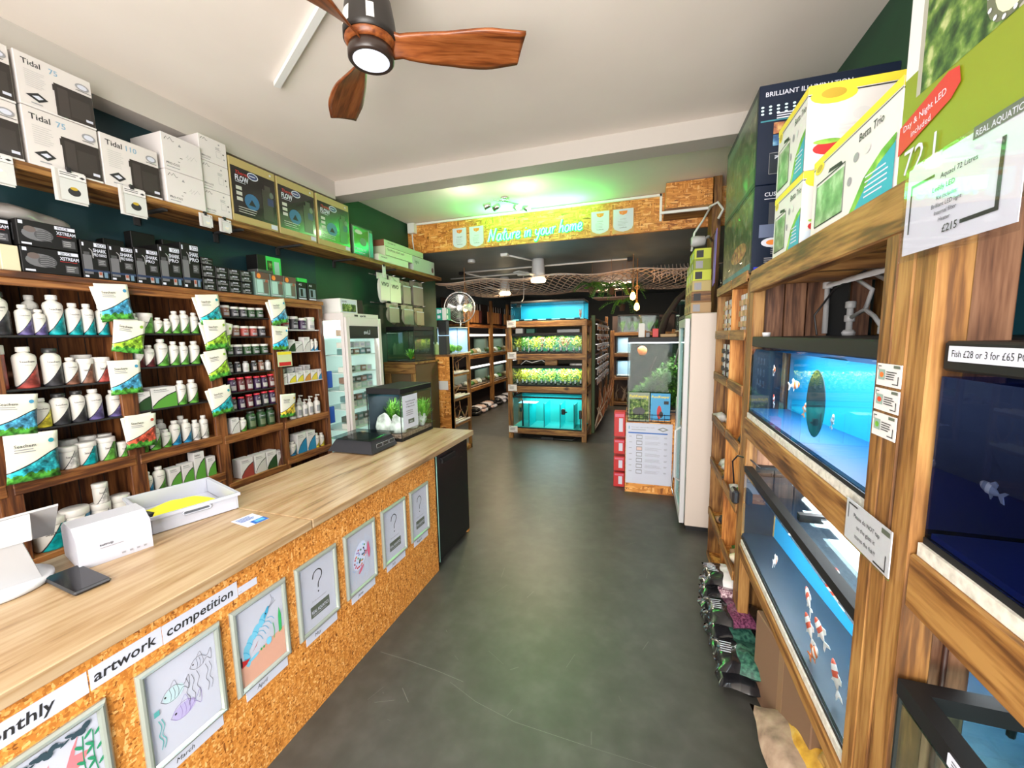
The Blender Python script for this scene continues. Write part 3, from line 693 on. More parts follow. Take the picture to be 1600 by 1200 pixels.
def fish(name_mats, loc, L, az, label, pitch=0, cat='fish', group=None, fat=.34):
    m1, m2 = name_mats; mb = MB(); prof = [(-.5, .02), (-.46, .09), (-.35, .16), (-.18, .20), (0, .18), (.18, .12), (.3, .055)]
    vs = []; seg = 10
    for j, (x, r) in enumerate(prof):
        for k in range(seg): a = 2*math.pi*k/seg; vs.append((x*L, r*L*.6*math.sin(a), r*L*fat/.2*.62*math.cos(a)))
    for j in range(len(prof)-1):
        mb2 = [(j*seg+k, j*seg+(k+1) % seg, (j+1)*seg+(k+1) % seg, (j+1)*seg+k) for k in range(seg)]
        o = len(mb.v)
        if j == 0: mb.v += vs
        for f in mb2: mb.f.append(f); mb.m.append(mb.mi(m1 if j in (0, 1, 3) else m2)); mb.sm.append(True)
    def fin(pts, t=.0015): mb.prism([(a*L, b*L) for a, b in pts], 'y', -t, t, m2)
    fin([(.28, 0), (.50, .20), (.62, .22), (.48, .02), (.60, -.20), (.48, -.20)]); fin([(-.15, .17), (.05, .36), (.18, .30), (.15, .12)]); fin([(-.05, -.16), (.08, -.32), (.12, -.12)])
    mb.add([(-.42*L, -.085*L, .03*L), (-.40*L, -.1*L, .05*L), (-.38*L, -.095*L, .03*L), (-.40*L, -.1*L, .01*L)], [(0, 1, 2, 3)], ink)
    o = mb.build('fish', loc=loc); o.rotation_euler = (0, pitch, az); tag(o, label, cat, group); return o
f_or = M('fish_orange', (.75, .16, .03), .4); f_wh = M('fish_white', (.80, .74, .70), .4); f_rd = M('fish_red', (.62, .06, .02), .4); f_gr = M('fish_grey', (.30, .32, .38), .4)
def leafy(mb, x, y, z, h, r, n, m, seed=0, wl=.012, lean=.5):
    q = random.Random(seed)
    for k in range(n):
        a = q.uniform(0, 6.283); l = h*q.uniform(.55, 1.05); rr = r*q.uniform(.2, 1); w_ = wl*q.uniform(.7, 1.2)
        ca, sa = math.cos(a), math.sin(a); pts = []
        for j in range(4):
            t = j/3; px = x+ca*rr*t**1.3; py = y+sa*rr*t**1.3; pz = z+l*(t-.25*t*t*lean); ww = w_*(.4, 1, .8, .05)[j]
            pts += [(px-sa*ww, py+ca*ww, pz), (px+sa*ww, py-ca*ww, pz)]
        mb.add(pts, [(2*j, 2*j+1, 2*j+3, 2*j+2) for j in range(3)], m)

def bushy(mb, x, y, z, h, r, n, m, seed=0, wl=.010, ll=.05):
    q = random.Random(seed)
    for k in range(n):
        a = q.uniform(0, 6.283); t0 = q.uniform(0, 1)**.8; rr = r*q.uniform(.05, .8)*(1-.35*t0); el = q.uniform(-.2, .9); l = ll*q.uniform(.7, 1.3); w_ = wl*q.uniform(.7, 1.3)
        bx_, by_, bz = x+rr*math.cos(a), y+rr*math.sin(a), z+h*t0*.9; a += q.uniform(-.9, .9); ca, sa = math.cos(a), math.sin(a); ce, se = math.cos(el), math.sin(el)
        mb.add([(bx_, by_, bz), (bx_+ca*ce*l*.5-sa*w_, by_+sa*ce*l*.5+ca*w_, bz+se*l*.5), (bx_+ca*ce*l, by_+sa*ce*l, bz+se*l*.9), (bx_+ca*ce*l*.5+sa*w_, by_+sa*ce*l*.5-ca*w_, bz+se*l*.5)], [(0, 1, 2, 3)], m)

# ================================================================== timber rack on the right
rk = empty('timber_rack', (.75, 1.0, 0), 'heavy timber rack of fish tanks along the right wall', 'rack')
X0 = .48-.75
MB().bbox(X0-.012, X0+.038, -.115, -.055, 0, 1.93, pine_z, .003).bbox(X0-.012, X0+.038, -.05, .0, 0, 1.93, pine_z, .003).bbox(X0-.012, X0+.038, .002, .05, 0, 1.93, pine_z, .003).build('front_post', rk)
mb = MB(); mb.bbox(X0+.04, X0+.14, -.045, .045, 0, 1.93, plank_z, .003); mb.build('post_backing', rk)
MB().bbox(X0, X0+.05, 1.165, 1.265, 0, 1.93, pine_z).build('front_post', rk)
MB().bbox(X0+.5, X0+.55, 1.165, 1.265, 0, 1.93, pine_z).build('rear_post', rk)
MB().bbox(X0+.5, X0+.55, -.05, .05, 0, 1.93, pine_z).build('rear_post', rk)
for z0_, z1_, nm in ((1.93-.095, 1.93, 'top_beam'),):
    MB().bbox(X0-.015, X0+.03, -1.6, 1.17, 1.835, 1.935, pine_y).build(nm, rk)
for y0, y1 in ((.05, 1.165), (-1.6, -.117)):
    hi, lo = (1.245, 1.15) if y0 > 0 else (1.245, 1.14)
    MB().bbox(X0-.012, X0+.035, y0, y1, lo, hi, pine_y).bbox(X0+.46, X0+.5, y0, y1, lo, hi, pine_y).build('tank_beam', rk)
    MB().bbox(X0-.012, X0+.035, y0, y1, .545, .60, pine_y).bbox(X0+.46, X0+.5, y0, y1, .5, .60, pine_y).build('tank_beam', rk)
    MB().bbox(X0+.045, X0+.085, y0, y1, .43, .53, pine_y).build('lower_rail', rk)
mb = MB()
for k in range(14):
    y = 1.2-k*.2
    if y < -1.55: break
    mb.bbox(X0+.03, X0+.585, y-.085, y+.075, 1.915, 1.935, pine_x, .002)
mb.build('top_deck', rk)
mb = MB()
for y in (.95, .62, .28): MB().bbox(X0+.03, X0+.56, y, y+.045, 1.85, 1.91, pine_x, .002).build('joist', rk)
mb = MB()
for k in range(3): mb.bbox(X0+.055+k*.088, X0+.138+k*.088, 1.215, 1.235, .6, 1.9, plank_z, .002)
mb.bbox(X0+.40, X0+.47, 1.215, 1.235, .6, 1.9, plank_z, .002)
mb.build('end_planks', rk)
MB().box(X0+.32, X0+.40, 1.245, 1.25, .6, 1.9, blackm).build('dark_gap_sheet', rk)  # black sheet standing in for the darkness of the gap between planks

# polystyrene sheets under the tanks
for (y0, y1, z, lab) in ((1.06, 2.15, 1.2455, 'white polystyrene sheet under the upper goldfish tank'), (1.06, 2.15, .602, 'white polystyrene sheet under the lower goldfish tank'),
                         (-.5, .875, 1.2455, 'white polystyrene sheet under the dark tank right of the post'), (-.5, .875, .602, 'white polystyrene sheet under the open black rimmed tank')):
    tag(MB().box(.475, 1.02, y0, y1, z, z+.024, poly_m).build('foam_sheet'), lab, 'foam sheet')
tA = aquarium(.48, 1.0, 1.062, 2.15, 1.27, 1.63, 'bright blue goldfish tank on the upper deck left of the timber post', back=tank_blue, floor_=M('tank_floor_blue', (.0, .07, .20), .5), refract=True, power=7, panel_ends=('-y',))
mb = MB(); mb.box(-.25, -.245, .0, .52, .02, .30, blackm) if 0 else None
MB().box(-.24, .15, .525, .53, .02, .30, M('tank_end_dark', (.01, .012, .02), .3)).build('end_panel', tA)
o = MB().lathe([(0, 0), (.07, 0), (.072, .005), (.07, .01), (0, .01)], (0, 0, 0), M('slate_oval', (.008, .05, .07), .6), 32, 'x').build('oval_divider', tA, loc=(-.21, -.17, .16)); o.scale = (1, .8, 1.45) ; o.rotation_euler = (0, 0, R(12))
MB().bbox(.05, .13, -.50, -.42, .10, .24, black).bbox(.04, .10, -.53, -.49, .08, .12, black).build('filter', tA)
MB().bbox(.244, .256, -.35, .25, .18, .23, M('reflector_pattern', (.75, .85, .8), .4)).build('sponge_strip', tA) if 0 else None
fl = 'goldfish in the upper bright blue tank'
for (loc, L, az, lab, mm, pt) in (((.66, 1.75, 1.45), .075, R(120), 'orange and white goldfish swimming by the dark end of the upper tank', (f_or, f_wh), .2),
    ((.62, 1.60, 1.385), .05, R(100), 'small white goldfish hovering left of the oval in the upper tank', (f_wh, f_or), 1.2),
    ((.62, 1.40, 1.385), .045, R(80), 'small pale goldfish directly above the oval in the upper tank', (f_wh, f_gr), 1.3),
    ((.60, 1.92, 1.49), .07, R(60), 'orange goldfish near the far top corner of the upper tank', (f_or, f_wh), .3),
    ((.60, 1.90, 1.37), .06, R(30), 'red goldfish low at the far end of the upper tank', (f_rd, f_wh), .9)):
    fish(mm, loc, L, az, lab, pt, group='goldfish in the upper tank')
tB = aquarium(.48, 1.0, 1.062, 2.2, .627, 1.0, 'long lower goldfish tank with navy floor and glass lids beside the timber post', back=tank_blue, floor_=tank_dark, refract=True, open_top=True, hood=.03, power=5)
MB().box(-.2, .2, -.014, .014, .345, .372, rim_m).box(.0, .035, -.53, .53, .345, .372, rim_m).build('cross_bars', tB)
MB().box(-.225, -.02, -.53, .53, .365, .368, glass('lid_glass', (.95, 1, 1), .25)).box(.05, .225, -.53, .53, .365, .368, glass('lid_glass')).build('glass_lid', tB)
MB().box(.004, .03, -.5, .5, .3745, .385, led).build('light_bar', tB)
MB().box(-.255, -.245, -.35, .05, .352, .358, plastic_w).build('clip_strip', tB)
MB().box(-.24, .24, .545, .55, .02, .30, M('tank_end_dark', 0)).build('end_panel', tB)
area('tank_light_bar', (.78, 1.63, 1.105), .12, 9, (.9, .97, 1), (0, 0, 0), 1.0)
tag(MB().bbox(.70, .87, 1.10, 2.14, 1.115, 1.148, rim_m, .003).box(.71, .86, 1.12, 2.12, 1.109, 1.1148, led).build('led_lamp'), 'wide LED lamp fixed under the upper deck above the lower goldfish tank', 'lamp')
for i, (loc, L, az, lab, mm, pt) in enumerate((((.56, 1.72, .76), .085, R(200), 'orange and white goldfish alone at the far side of the lower tank', (f_or, f_wh), .1),
    ((.58, 1.42, .80), .09, R(250), 'red goldfish topmost of the cluster in the lower tank', (f_rd, f_wh), .5),
    ((.56, 1.38, .73), .09, R(280), 'red and white goldfish pair, left fish of the cluster in the lower tank', (f_rd, f_wh), .8),
    ((.60, 1.34, .75), .085, R(300), 'red and white goldfish at the right of the cluster in the lower tank', (f_rd, f_wh), .7),
    ((.54, 1.32, .69), .08, R(90), 'white goldfish lowest of the cluster in the lower tank', (f_wh, f_or), .9),
    ((.56, 1.20, .72), .09, R(270), 'white tailed red goldfish nearest the timber post in the lower tank', (f_rd, f_wh), 1.0),
    ((.74, 1.55, .90), .09, R(250), 'red goldfish high in front of the blue panel of the lower tank', (f_rd, f_or), .4),
    ((.72, 1.40, .88), .08, R(240), 'red and white goldfish just below the glass lid of the lower tank', (f_rd, f_wh), .2))):
    fish(mm, loc, L, az, lab, pt, group='goldfish in the lower tank')
tC = aquarium(.48, 1.0, -.4, .872, 1.27, 1.63, 'very dark fish tank with navy base right of the timber post', back=M('tank_black_blue', (.002, .006, .03), .4), floor_=M('tank_deep_blue', (.005, .02, .16), .4), refract=water_dark, power=.5, hood=.05, lcol=(.4, .5, 1))
MB().tube([(.0, .38, .30), (.01, .385, .18), (.0, .38, .12)], .006, plastic_w).build('air_tube', tC)
mb = MB(); mb.box(-.262, -.2605, .40, .62, .327, .352, paper); pn = Pn(mb, (-.262, .62, .327), NY, UZ, .22, .025); pn.text('Fish £28 or 3 for £65 POND ONLY', .04, .3, .45, ink, .92); mb.build('price_label', tC)
fish((f_wh, f_gr), (.55, .80, 1.40), .045, R(270), 'pale fish at the left of the dark tank beyond the timber post', .2)
tD = aquarium(.465, 1.0, -.3, .872, .627, 1.0, 'open topped tank with thick black rim in the lower right corner', floor_=gravel, back=None, open_top=True, hood=.032, power=2.5)
mb = MB(); mb.box(-.2695, -.2675, .2, .45, .345, .365, paper); pn = Pn(mb, (-.2695, .45, .345), NY, UZ, .25, .02); pn.lines(.04, .96, .1, .9, 3, ink, .3)
mb.box(-.262, -.235, .22, .42, .373, .3735, paper); mb.build('price_label', tD)
MB().tube([(-.10, .57, .38), (-.10, .585, .39), (-.10, .59, .30)], .006, black, 6).build('airline_clip', tD)
for k, (x, y, r) in enumerate(((.62, .55, .06), (.72, .7, .08), (.85, .5, .09), (.66, .35, .05))):
    tag(MB().blob((0, 0, 0), (r, r*.8, r*.7), stone_w if k % 2 else gravel, k, .2, 2, -.02).build('rock', loc=(x, y, .665)), ['pale round rock nearest the glass in the open black rimmed tank', 'white rock at the far end of the open black rimmed tank', 'brown rock toward the wall of the open black rimmed tank', 'small white rock near the front of the open black rimmed tank'][k], 'rock')
mb = MB(); leafy(mb, 0, 0, 0, .28, .16, 70, leaf_d, 4, .02); tag(mb.build('aquarium_plant', loc=(.80, .66, .655)), 'dark green aquarium plant in the open black rimmed tank', 'plant')

# white pvc plumbing above the upper goldfish tank
mb = MB(); r = .011
mb.tube([(.745, 2.10, 1.64), (.745, 2.10, 1.845), (.75, 1.45, 1.85)], r, plastic_w)
mb.tube([(.80, 2.02, 1.635), (.80, 2.02, 1.77)], .012, plastic_w); mb.tube([(.80, 2.02, 1.70), (.80, 1.9, 1.73), (.80, 1.83, 1.70), (.80, 1.76, 1.65)], .008, plastic_w)
mb.tube([(.80, 1.9, 1.73), (.80, 1.86, 1.80), (.78, 1.94, 1.85)], .008, plastic_w); mb.tube([(.78, 1.80, 1.85), (.80, 1.68, 1.79), (.80, 1.62, 1.77)], .009, plastic_w); mb.tube([(.80, 1.76, 1.65), (.80, 1.62, 1.68)], .008, plastic_w)
for p in ((.80, 2.02, 1.64), (.80, 2.02, 1.70), (.80, 2.02, 1.755), (.745, 2.10, 1.845), (.80, 1.62, 1.775), (.80, 1.76, 1.65)): mb.lathe([(.015, -.014), (.018, -.012), (.018, .012), (.015, .014)], p, plastic_w, 14)
mb.lathe([(.02, 0), (.024, .012), (.02, .02)], (.80, 2.02, 1.63), plastic_w, 14)
tag(mb.build('water_pipes'), 'white plastic water pipes and elbows above the upper blue tank', 'pipes')
tag(MB().tube([(.70, 2.05, 1.635), (.71, 2.12, 1.72), (.74, 2.02, 1.82), (.76, 1.8, 1.872)], .004, black).build('air_hose'), 'thin black air hose looping beside the white water pipes', 'hose')
tag(MB().lathe([(.014, 0), (.016, .01), (.016, .018)], (.50, 2.0, 1.631), plastic_w, 14).build('bottle_cap'), 'small white cap on the hood of the upper blue tank', 'cap')
tag(MB().tube([(.463, 2.30, .86), (.452, 2.30, .98), (.46, 2.23, 1.03), (.50, 2.17, 1.035), (.54, 2.14, 1.0)], .004, black).build('power_cable'), 'black cable looping off the end of the lower tank', 'cable')
tag(MB().bbox(.435, .468, 2.18, 2.26, .79, .86, black, .01).build('power_adapter'), 'black plug adapter hanging on the post end of the lower tank', 'plug')
tag(MB().tube([(.5735, .945, 1.12), (.573, .947, .8), (.575, .944, .4)], .0045, M('cable_brown', (.06, .02, .012), .5)).build('power_cable'), 'dark brown cable running down the inner face of the timber post', 'cable')
# deep blue wall end lit above tank C comes from wall_right

# tags and signs on the post
def fishcard(z0, z1, y0, y1, pic, label):
    mb = MB(); mb.box(.465, .467, y0, y1, z0, z1, card_w); w_, h_ = y1-y0, z1-z0
    pn = Pn(mb, (.465, y1, z0), NY, UZ, w_, h_); pn.rect(.08, .86, .2, .9, ink); pn.rect(.06, .70, .08, .9, ink); pn.rect(.70, .12, .94, .16, ink); pn.rect(.91, .12, .94, .5, ink)
    pn.rect(.10, .28, .38, .74, M('card_photo', (.25, .35, .30), .5)); pn.ell(.24, .5, .09, .12, pic); pn.rect(.72, .84, .97, .96, M('grey_green_print', 0)); pn.lines(.44, .88, .30, .70, 4, ink, .4)
    tag(mb.build('fish_label'), label, 'label', 'fish price cards on the post')
fishcard(1.537, 1.582, .952, 1.035, f_or, 'white fish card with orange fish photo, top one on the timber post')
fishcard(1.486, 1.531, .952, 1.036, f_rd, 'white fish card with dark red photo, middle one on the timber post')
fishcard(1.432, 1.480, .954, 1.036, leaf, 'white fish card with green photo, lowest one on the timber post')
mb = MB(); s_ = empty('notice_sign', (.462, 1.01, 1.168), 'laminated notice about not tapping on the glass, fixed across the post and beam', 'sign')
mb.box(-.003, -.001, -.09, .09, 0, .095, paper); pn = Pn(mb, (-.003, .09, 0), NY, UZ, .18, .095)
pn.rect(.06, .90, .28, .94, ink); pn.rect(.06, .55, .075, .94, ink); pn.rect(.70, .05, .94, .09, ink); pn.rect(.925, .05, .94, .42, ink); pn.rect(.82, .84, .98, .95, M('grey_green_print', 0))
pn.text('Please do NOT tap', .5, .66, .10, ink, .74, cx=True); pn.text('on the glass it', .5, .43, .10, ink, .6, cx=True); pn.text('scares the fish!!', .5, .20, .10, ink, .66, cx=True)
mb.build('print', s_); MB().box(-.0045, -.0035, -.093, .093, -.003, .098, film).build('laminate', s_)

# ================================================================== cube shelves beside the fridge
cu = empty('cube_shelf', (.64, 2.72, 0), 'tall pine cube shelf unit between the rack and the white fridge', 'shelf unit')
xa, xb = -.16, .16; zs = [0, .32, .70, 1.02, 1.325, 1.61, 1.90]
mb = MB()
mb.box(xb-.012, xb, -.45, .45, 0, 1.9, crate_m); mb.build('back_panel', cu)
for y, n_ in ((-.45, 'side_panel'), (.432, 'side_panel'), (-.07, 'divider')): MB().bbox(xa, xb-.012, y, y+.018, 0, 1.9, crate_m if n_ == 'divider' else pine_z, .002).build(n_, cu)
for z in zs:
    for a, b in ((-.432, -.07), (-.052, .432)):
        MB().bbox(xa-.004, xb-.012, a, b, z, z+.018, crate_m, .002).bbox(xa-.008, xa+.006, a, b, z, z+.055 if z else .03, pine_y, .002).build('shelf', cu)
q = random.Random(12); k_ = 0
names = ['top', 'second', 'third', 'fourth', 'fifth', 'bottom']
for ci, (a, b) in enumerate(((-.05, .43), (-.43, -.07))):
    side = 'far' if ci == 0 else 'near'
    for ri, z in enumerate(zs[5:0:-1]):
        y0 = 2.72+a+.04; y1 = 2.72+b-.04
        if ri == 0 or (ri == 1 and ci == 0):
            # cards hanging on short hooks: white tags in neat rows
            for r_ in range(4):
                for c_ in range(3):
                    y = y0+(y1-y0)*(c_+.5)/3; zz = z-.27*0+.05+r_*.058
                    mb = MB(); mb.bbox(.515, .521, y-.035, y+.035, zz-.02, zz+.026, plastic_w if (ri+c_) % 2 == 0 or ri == 1 else M('clear_pack', (.55, .55, .52), .3), .002); mb.box(.521, .60, y-.002, y+.002, zz+.02, zz+.024, steel)
                    mb.box(.505, .515, y-.028, y+.028, zz-.036, zz-.006, ink if ri else tan)
                    tag(mb.build('hook_pack'), 'small hanging pack, row %s column %s, %s %s cube of pine shelf' % (ORD[r_], ORD[c_], side, names[ri]), 'pack', 'hanging packs in the cube shelf')
        else:
            for c_ in range(q.randint(4, 6)):
                y = q.uniform(y0, y1); x = q.uniform(.515, .60); s = q.uniform(.028, .055); mm = q.choice([stone_w, tan, M('driftwood', (.28, .16, .08), .8), leaf_d, blackm, M('shell_cream', (.7, .6, .45), .6)])
                tag(MB().blob((0, 0, 0), (s, s*1.2, s*.8), mm, k_, .3, 1, -s*.45).build('tank_ornament', loc=(x, y, z+.018+s*.45+(.037 if x < .49 else 0))), '%s ornament, %s of those in the %s %s cube of the pine shelf' % ({'white_stone': 'white stone', 'tan_card': 'tan', 'driftwood': 'brown driftwood', 'leaf_green': 'green', 'leaf_dark': 'dark green moss', 'matt_black': 'black', 'shell_cream': 'cream shell'}[mm.name], ORD[c_], side, names[ri]), 'ornament', 'ornaments in the cube shelf'); k_ += 1

# ================================================================== white glass door fridge
fr = empty('display_fridge', (.64, 3.8, 0), 'tall white drinks style fridge with glass door beside the cube shelf', 'fridge')
white_f = M('fridge_white', (.62, .53, .46), .45)
MB().bbox(-.29, .28, -.3, .3, .04, 1.81, white_f, .006).box(-.28, .26, -.28, .28, 0, .04, black).build('body', fr)
t = MB().bbox(-.335, -.298, -.3, -.25, .06, 1.77, plastic_w, .004).bbox(-.335, -.298, .25, .3, .06, 1.77, plastic_w, .004).bbox(-.335, -.298, -.25, .25, .06, .14, plastic_w, .004).bbox(-.335, -.298, -.25, .25, 1.70, 1.77, plastic_w, .004).build('door', fr)
MB().box(-.325, -.32, -.25, .25, .14, 1.70, glass('fridge_glass', (.80, .92, .92), .3)).build('door_glass', t)
MB().tube([(-.34, -.27, .42), (-.38, -.275, .45), (-.38, -.275, .85), (-.34, -.27, .88)], .010, plastic_w).build('handle', t)
MB().box(-.338, -.3355, -.28, .28, 1.775, 1.80, ink).build('badge', fr)
MB().box(-.2915, -.2905, -.25, .25, .1, 1.72, M('fridge_inner', (.62, .78, .78), .4)).build('liner', fr)

# ================================================================== planted tank on OSB cabinet
cb = empty('tank_cabinet', (.105, 4.5, 0), 'OSB cabinet carrying the tall planted tank and price poster', 'cabinet')
MB().box(-.275, .275, -.25, .25, 0, .86, osb_big).build('body', cb)
MB().box(-.275, .275, -.252, -.2505, .80, .86, pine_x).build('trim_strip', cb)
pl = aquarium(-.16, .38, 4.25, 4.75, .862, 1.62, 'tall clear tank densely planted with dark greenery on the OSB cabinet', hood=.05, floor_=gravel, back=M('tank_misty_back', (.006, .010, .006), 1, spec=0), backside='+y', power=3.4, lcol=(.95, 1, .9))
MB().box(-.26, .26, -.25, -.245, .70, .708, led).build('light_strip', pl)
mb = MB(); 
for k in range(110):
    q = random.Random(k); u_ = q.uniform(0, 1); bushy(mb, .34-.42*u_, 4.5+q.uniform(-.2, .12), .885, (.60-.42*u_)*q.uniform(.5, 1.05), .10, 70, (leaf_d, leaf_d, leaf_d, leaf)[k % 4], k, .011, .05)
tag(mb.build('aquarium_plant'), 'dense dark green plants filling the right side of the tall planted tank', 'plant')
mb = MB(); mb.tube([(.02, 4.5, .88), (.08, 4.48, 1.1), (.06, 4.46, 1.28), (.12, 4.44, 1.42)], [.02, .014, .01, .005], M('driftwood_dark', (.03, .015, .01), .8), 7); mb.tube([(.30, 4.5, .9), (.28, 4.45, 1.2), (.33, 4.42, 1.5)], [.02, .014, .008], M('driftwood_dark', 0), 7)
tag(mb.build('driftwood'), 'dark twisted driftwood branches among the plants of the tall tank', 'driftwood')
tag(MB().blob((0, 0, 0), (.05, .04, .05), M('orange_fish', (.7, .15, .02), .5), 2, .15).build('ornament', loc=(-.02, 4.45, 1.48)), 'bright orange ornament in the upper left of the tall planted tank', 'ornament')
def magazine(x0, x1, z0, z1, cover, label, tl, kind):
    w_, h_ = x1-x0, z1-z0; mb = MB(); mb.box(x0, x1, 4.225, 4.233, z0, z1, cover); pn = Pn(mb, (x0, 4.225, z0), UX, UZ, w_, h_)
    if kind == 0: pn.rect(.05, .05, .95, .78, plants_m); pn.ell(.5, .35, .3, .14, M('dark_rock', (.08, .08, .08), .6)); pn.text('FishKeeping', .06, .83, .09, yellow, .9, .02)
    else: pn.ell(.45, .30, .12, .25, red); pn.ell(.55, .22, .10, .12, ink); pn.rect(.68, .6, .92, .72, ink); pn.text('PondKeeper', .06, .83, .09, yellow, .9, .02)
    tag(mb.build('magazine'), label, 'magazine', 'magazines in the wire rack')
magazine(-.145, .06, .77, 1.065, M('mag_grey', (.20, .24, .17), .4), 'grey green fishkeeping magazine with yellow title in the left of the wire rack', '', 0)
magazine(.07, .255, .785, 1.06, M('mag_blue', (.02, .28, .55), .4), 'bright blue magazine with red fish in the right of the wire rack', '', 1)
mb = MB()
for z in (.765, .80, .84): mb.tube([(-.155, 4.215, z), (.265, 4.215, z)], .003, black, 5)
for k in range(8): mb.tube([(-.155+k*.06, 4.215, .765), (-.155+k*.06, 4.215, .85)], .002, black, 5)
mb.tube([(-.155, 4.215, .765), (.265, 4.215, .765), (.265, 4.245, .765), (-.155, 4.245, .765)], .003, black, 5, True)
tag(mb.build('wire_rack'), 'black wire magazine rack on the front of the OSB cabinet', 'rack')
mb = MB(); x0, x1, z0, z1 = -.165, .285, .10, .745; mb.box(x0, x1, 4.245, 4.2485, z0, z1, paper); pn = Pn(mb, (x0, 4.245, z0), UX, UZ, x1-x0, z1-z0)
pn.rect(.06, .90, .075, .95, cyanp); pn.text('Price match: aquarium filter media', .12, .925, .018, grey_ink, .5); pn.lines(.12, .55, .88, .905, 1, grey_ink)
pn.poly([(.68, .91), (.80, .875), (.92, .91), (.80, .945)], M('logo_grey', (.2, .22, .18), .5)); pn.poly([(.73, .91), (.80, .89), (.87, .91), (.80, .93)], paper)
pn.rect(.05, .83, .90, .85, blue)
for k in range(7):
    y = .74-k*.095; pn.rect(.23, y, .36, y+.07, grey_ink); pn.rect(.24, y+.012, .35, y+.055, paper if k != 2 else M('poster_pink', (.7, .5, .45), .6)); pn.lines(.42, .78, y+.005, y+.06, 4, M('faint_ink', (.45, .45, .5), .7), .3); pn.lines(.83, .90, y+.02, y+.05, 2, grey_ink, .3); pn.lines(.07, .14, y+.03, y+.05, 1, grey_ink)
tag(mb.build('poster'), 'white price list poster with seven pictured rows on the OSB cabinet', 'poster')
mb = MB(); mb.tube([(.30, 4.20, .05), (.33, 4.12, .02), (.36, 4.1, .02), (.385, 4.1, .06)], .008, cable_w) if 0 else None
tag(MB().tube([(.31, 4.19, 1.04), (.31, 4.185, .5), (.285, 4.18, .12), (.30, 4.16, .05), (.335, 4.14, .06), (.345, 4.14, .3), (.335, 4.14, .55), (.32, 4.16, .66)], .007, steel).build('drain_hose'), 'silver grey hose hooped down between the poster and the glass door fridge', 'hose')
for k, (z0, z1) in enumerate(((.56, .83), (.37, .53), (.18, .34), (.0, .16))):
    mb = MB(); mb.bbox(-.295, -.18, 4.36, 4.48, z0+.002, z1, red, .003); pn = Pn(mb, (-.295, 4.36, z0+.002), UX, UZ, .115, z1-z0-.002); pn.rect(.45, .2, .8, .75, paper); pn.rect(.1, .8, .9, .92, M('pink_print', 0))
    tag(mb.build('red_pack'), 'red boxed pack on the left flank of the OSB cabinet, %s from the top' % ORD[k], 'box', 'red packs beside the cabinet')
# ================================================================== boxes on the top deck of the rack (z 1.937)
Z0 = 1.937
def carton(x0, x1, y0, y1, z0, z1, m, label, group=None, cat='box', name='carton', deco=None):
    mb = MB(); mb.bbox(x0, x1, y0, y1, z0, z1, m, .0025)
    w, d, h = x1-x0, y1-y0, z1-z0
    if deco: deco(dict(
        aisleR=lambda: Pn(mb, (x0, y1, z0), NY, UZ, d, h),       # face towards -x
        aisleL=lambda: Pn(mb, (x1, y0, z0), UY, UZ, d, h),       # face towards +x
        near=lambda: Pn(mb, (x0, y0, z0), UX, UZ, w, h),         # face towards the camera
        top=lambda: Pn(mb, (x0, y0, z1), UX, UY, w, d)))
    o = mb.build(name); tag(o, label, cat, group); return o
blue_pl = noise_mat('printed_blue_reef', [(.3, (.01, .03, .10)), (.5, (.03, .12, .28)), (.65, (.12, .30, .45)), (.8, (.5, .6, .6))], 26, rough=.45)
tank_pic = noise_mat('printed_tank', [(.3, (.06, .10, .05)), (.5, (.15, .22, .12)), (.7, (.40, .46, .34))], 22, rough=.4)
reef_red = noise_mat('printed_red_reef', [(.3, (.05, .03, .04)), (.5, (.35, .12, .05)), (.7, (.55, .35, .12))], 40, rough=.45)
def d_lime(F):
    p = F['aisleR']()
    p.rect(0, 0, 1, 1, limep)
    p.rect(0, .30, .10, 1, card_w); p.rect(0, .12, .06, .36, limep)
    p.poly([(.06, .27), (.44, .27), (.62, .34), (.95, .34), (.95, .92), (.06, .92)], M('box_grey', (.35, .33, .28), .5))
    p.poly([(.08, .27), (.40, .27), (.42, .88), (.08, .80)], plants_m); p.poly([(.43, .30), (.92, .36), (.92, .88), (.44, .88)], blue_pl)
    p.rect(.06, .84, .95, .92, M('hood_print', (.16, .12, .09), .5)); p.rect(.10, .92, .95, 1, card_w)
    p.text('Complete aquarium', .12, .94, .03, ink, .6)
    p.ell(.38, .37, .075, .10, M('clock_rim', (.12, .13, .08), .4)); p.ell(.385, .37, .055, .085, M('clock_face', (.70, .72, .45), .4)); p.ell(.40, .37, .012, .06, yellow)
    for k in range(14): a = k*.4488; p.ell(.38+.066*math.cos(a), .37+.092*math.sin(a), .006, .007, paper, 6)
    p.poly([(.0, .10), (.22, .17), (.25, .20), (.24, .25), (.20, .26), (.0, .20)], red); p.text('Day & Night LED', .02, .175, .022, paper, .2, angle=.10); p.text('included', .06, .14, .022, paper, .2, angle=.10)
    p.ell(.50, .14, .06, .09, M('lime_pale', (.42, .47, .10), .5)); p.ell(.75, .12, .07, .10, M('lime_pale', 0)); p.poly([(.55, .05), (.98, .05), (.98, .26), (.62, .26)], M('lime_pale', 0))
    p.text('COMPLETE', .64, .27, .035, paper, .3); p.lines(.64, .95, .07, .24, 6, M('lime_dark', (.14, .17, .02), .5), .35)
    p.text('72 L', .04, .015, .085, paper, .2)
carton(.475, 1.0, .40, 1.045, Z0, 2.47, card_w, 'huge lime green 72 litre aquarium box at the near end of the top deck', deco=d_lime)
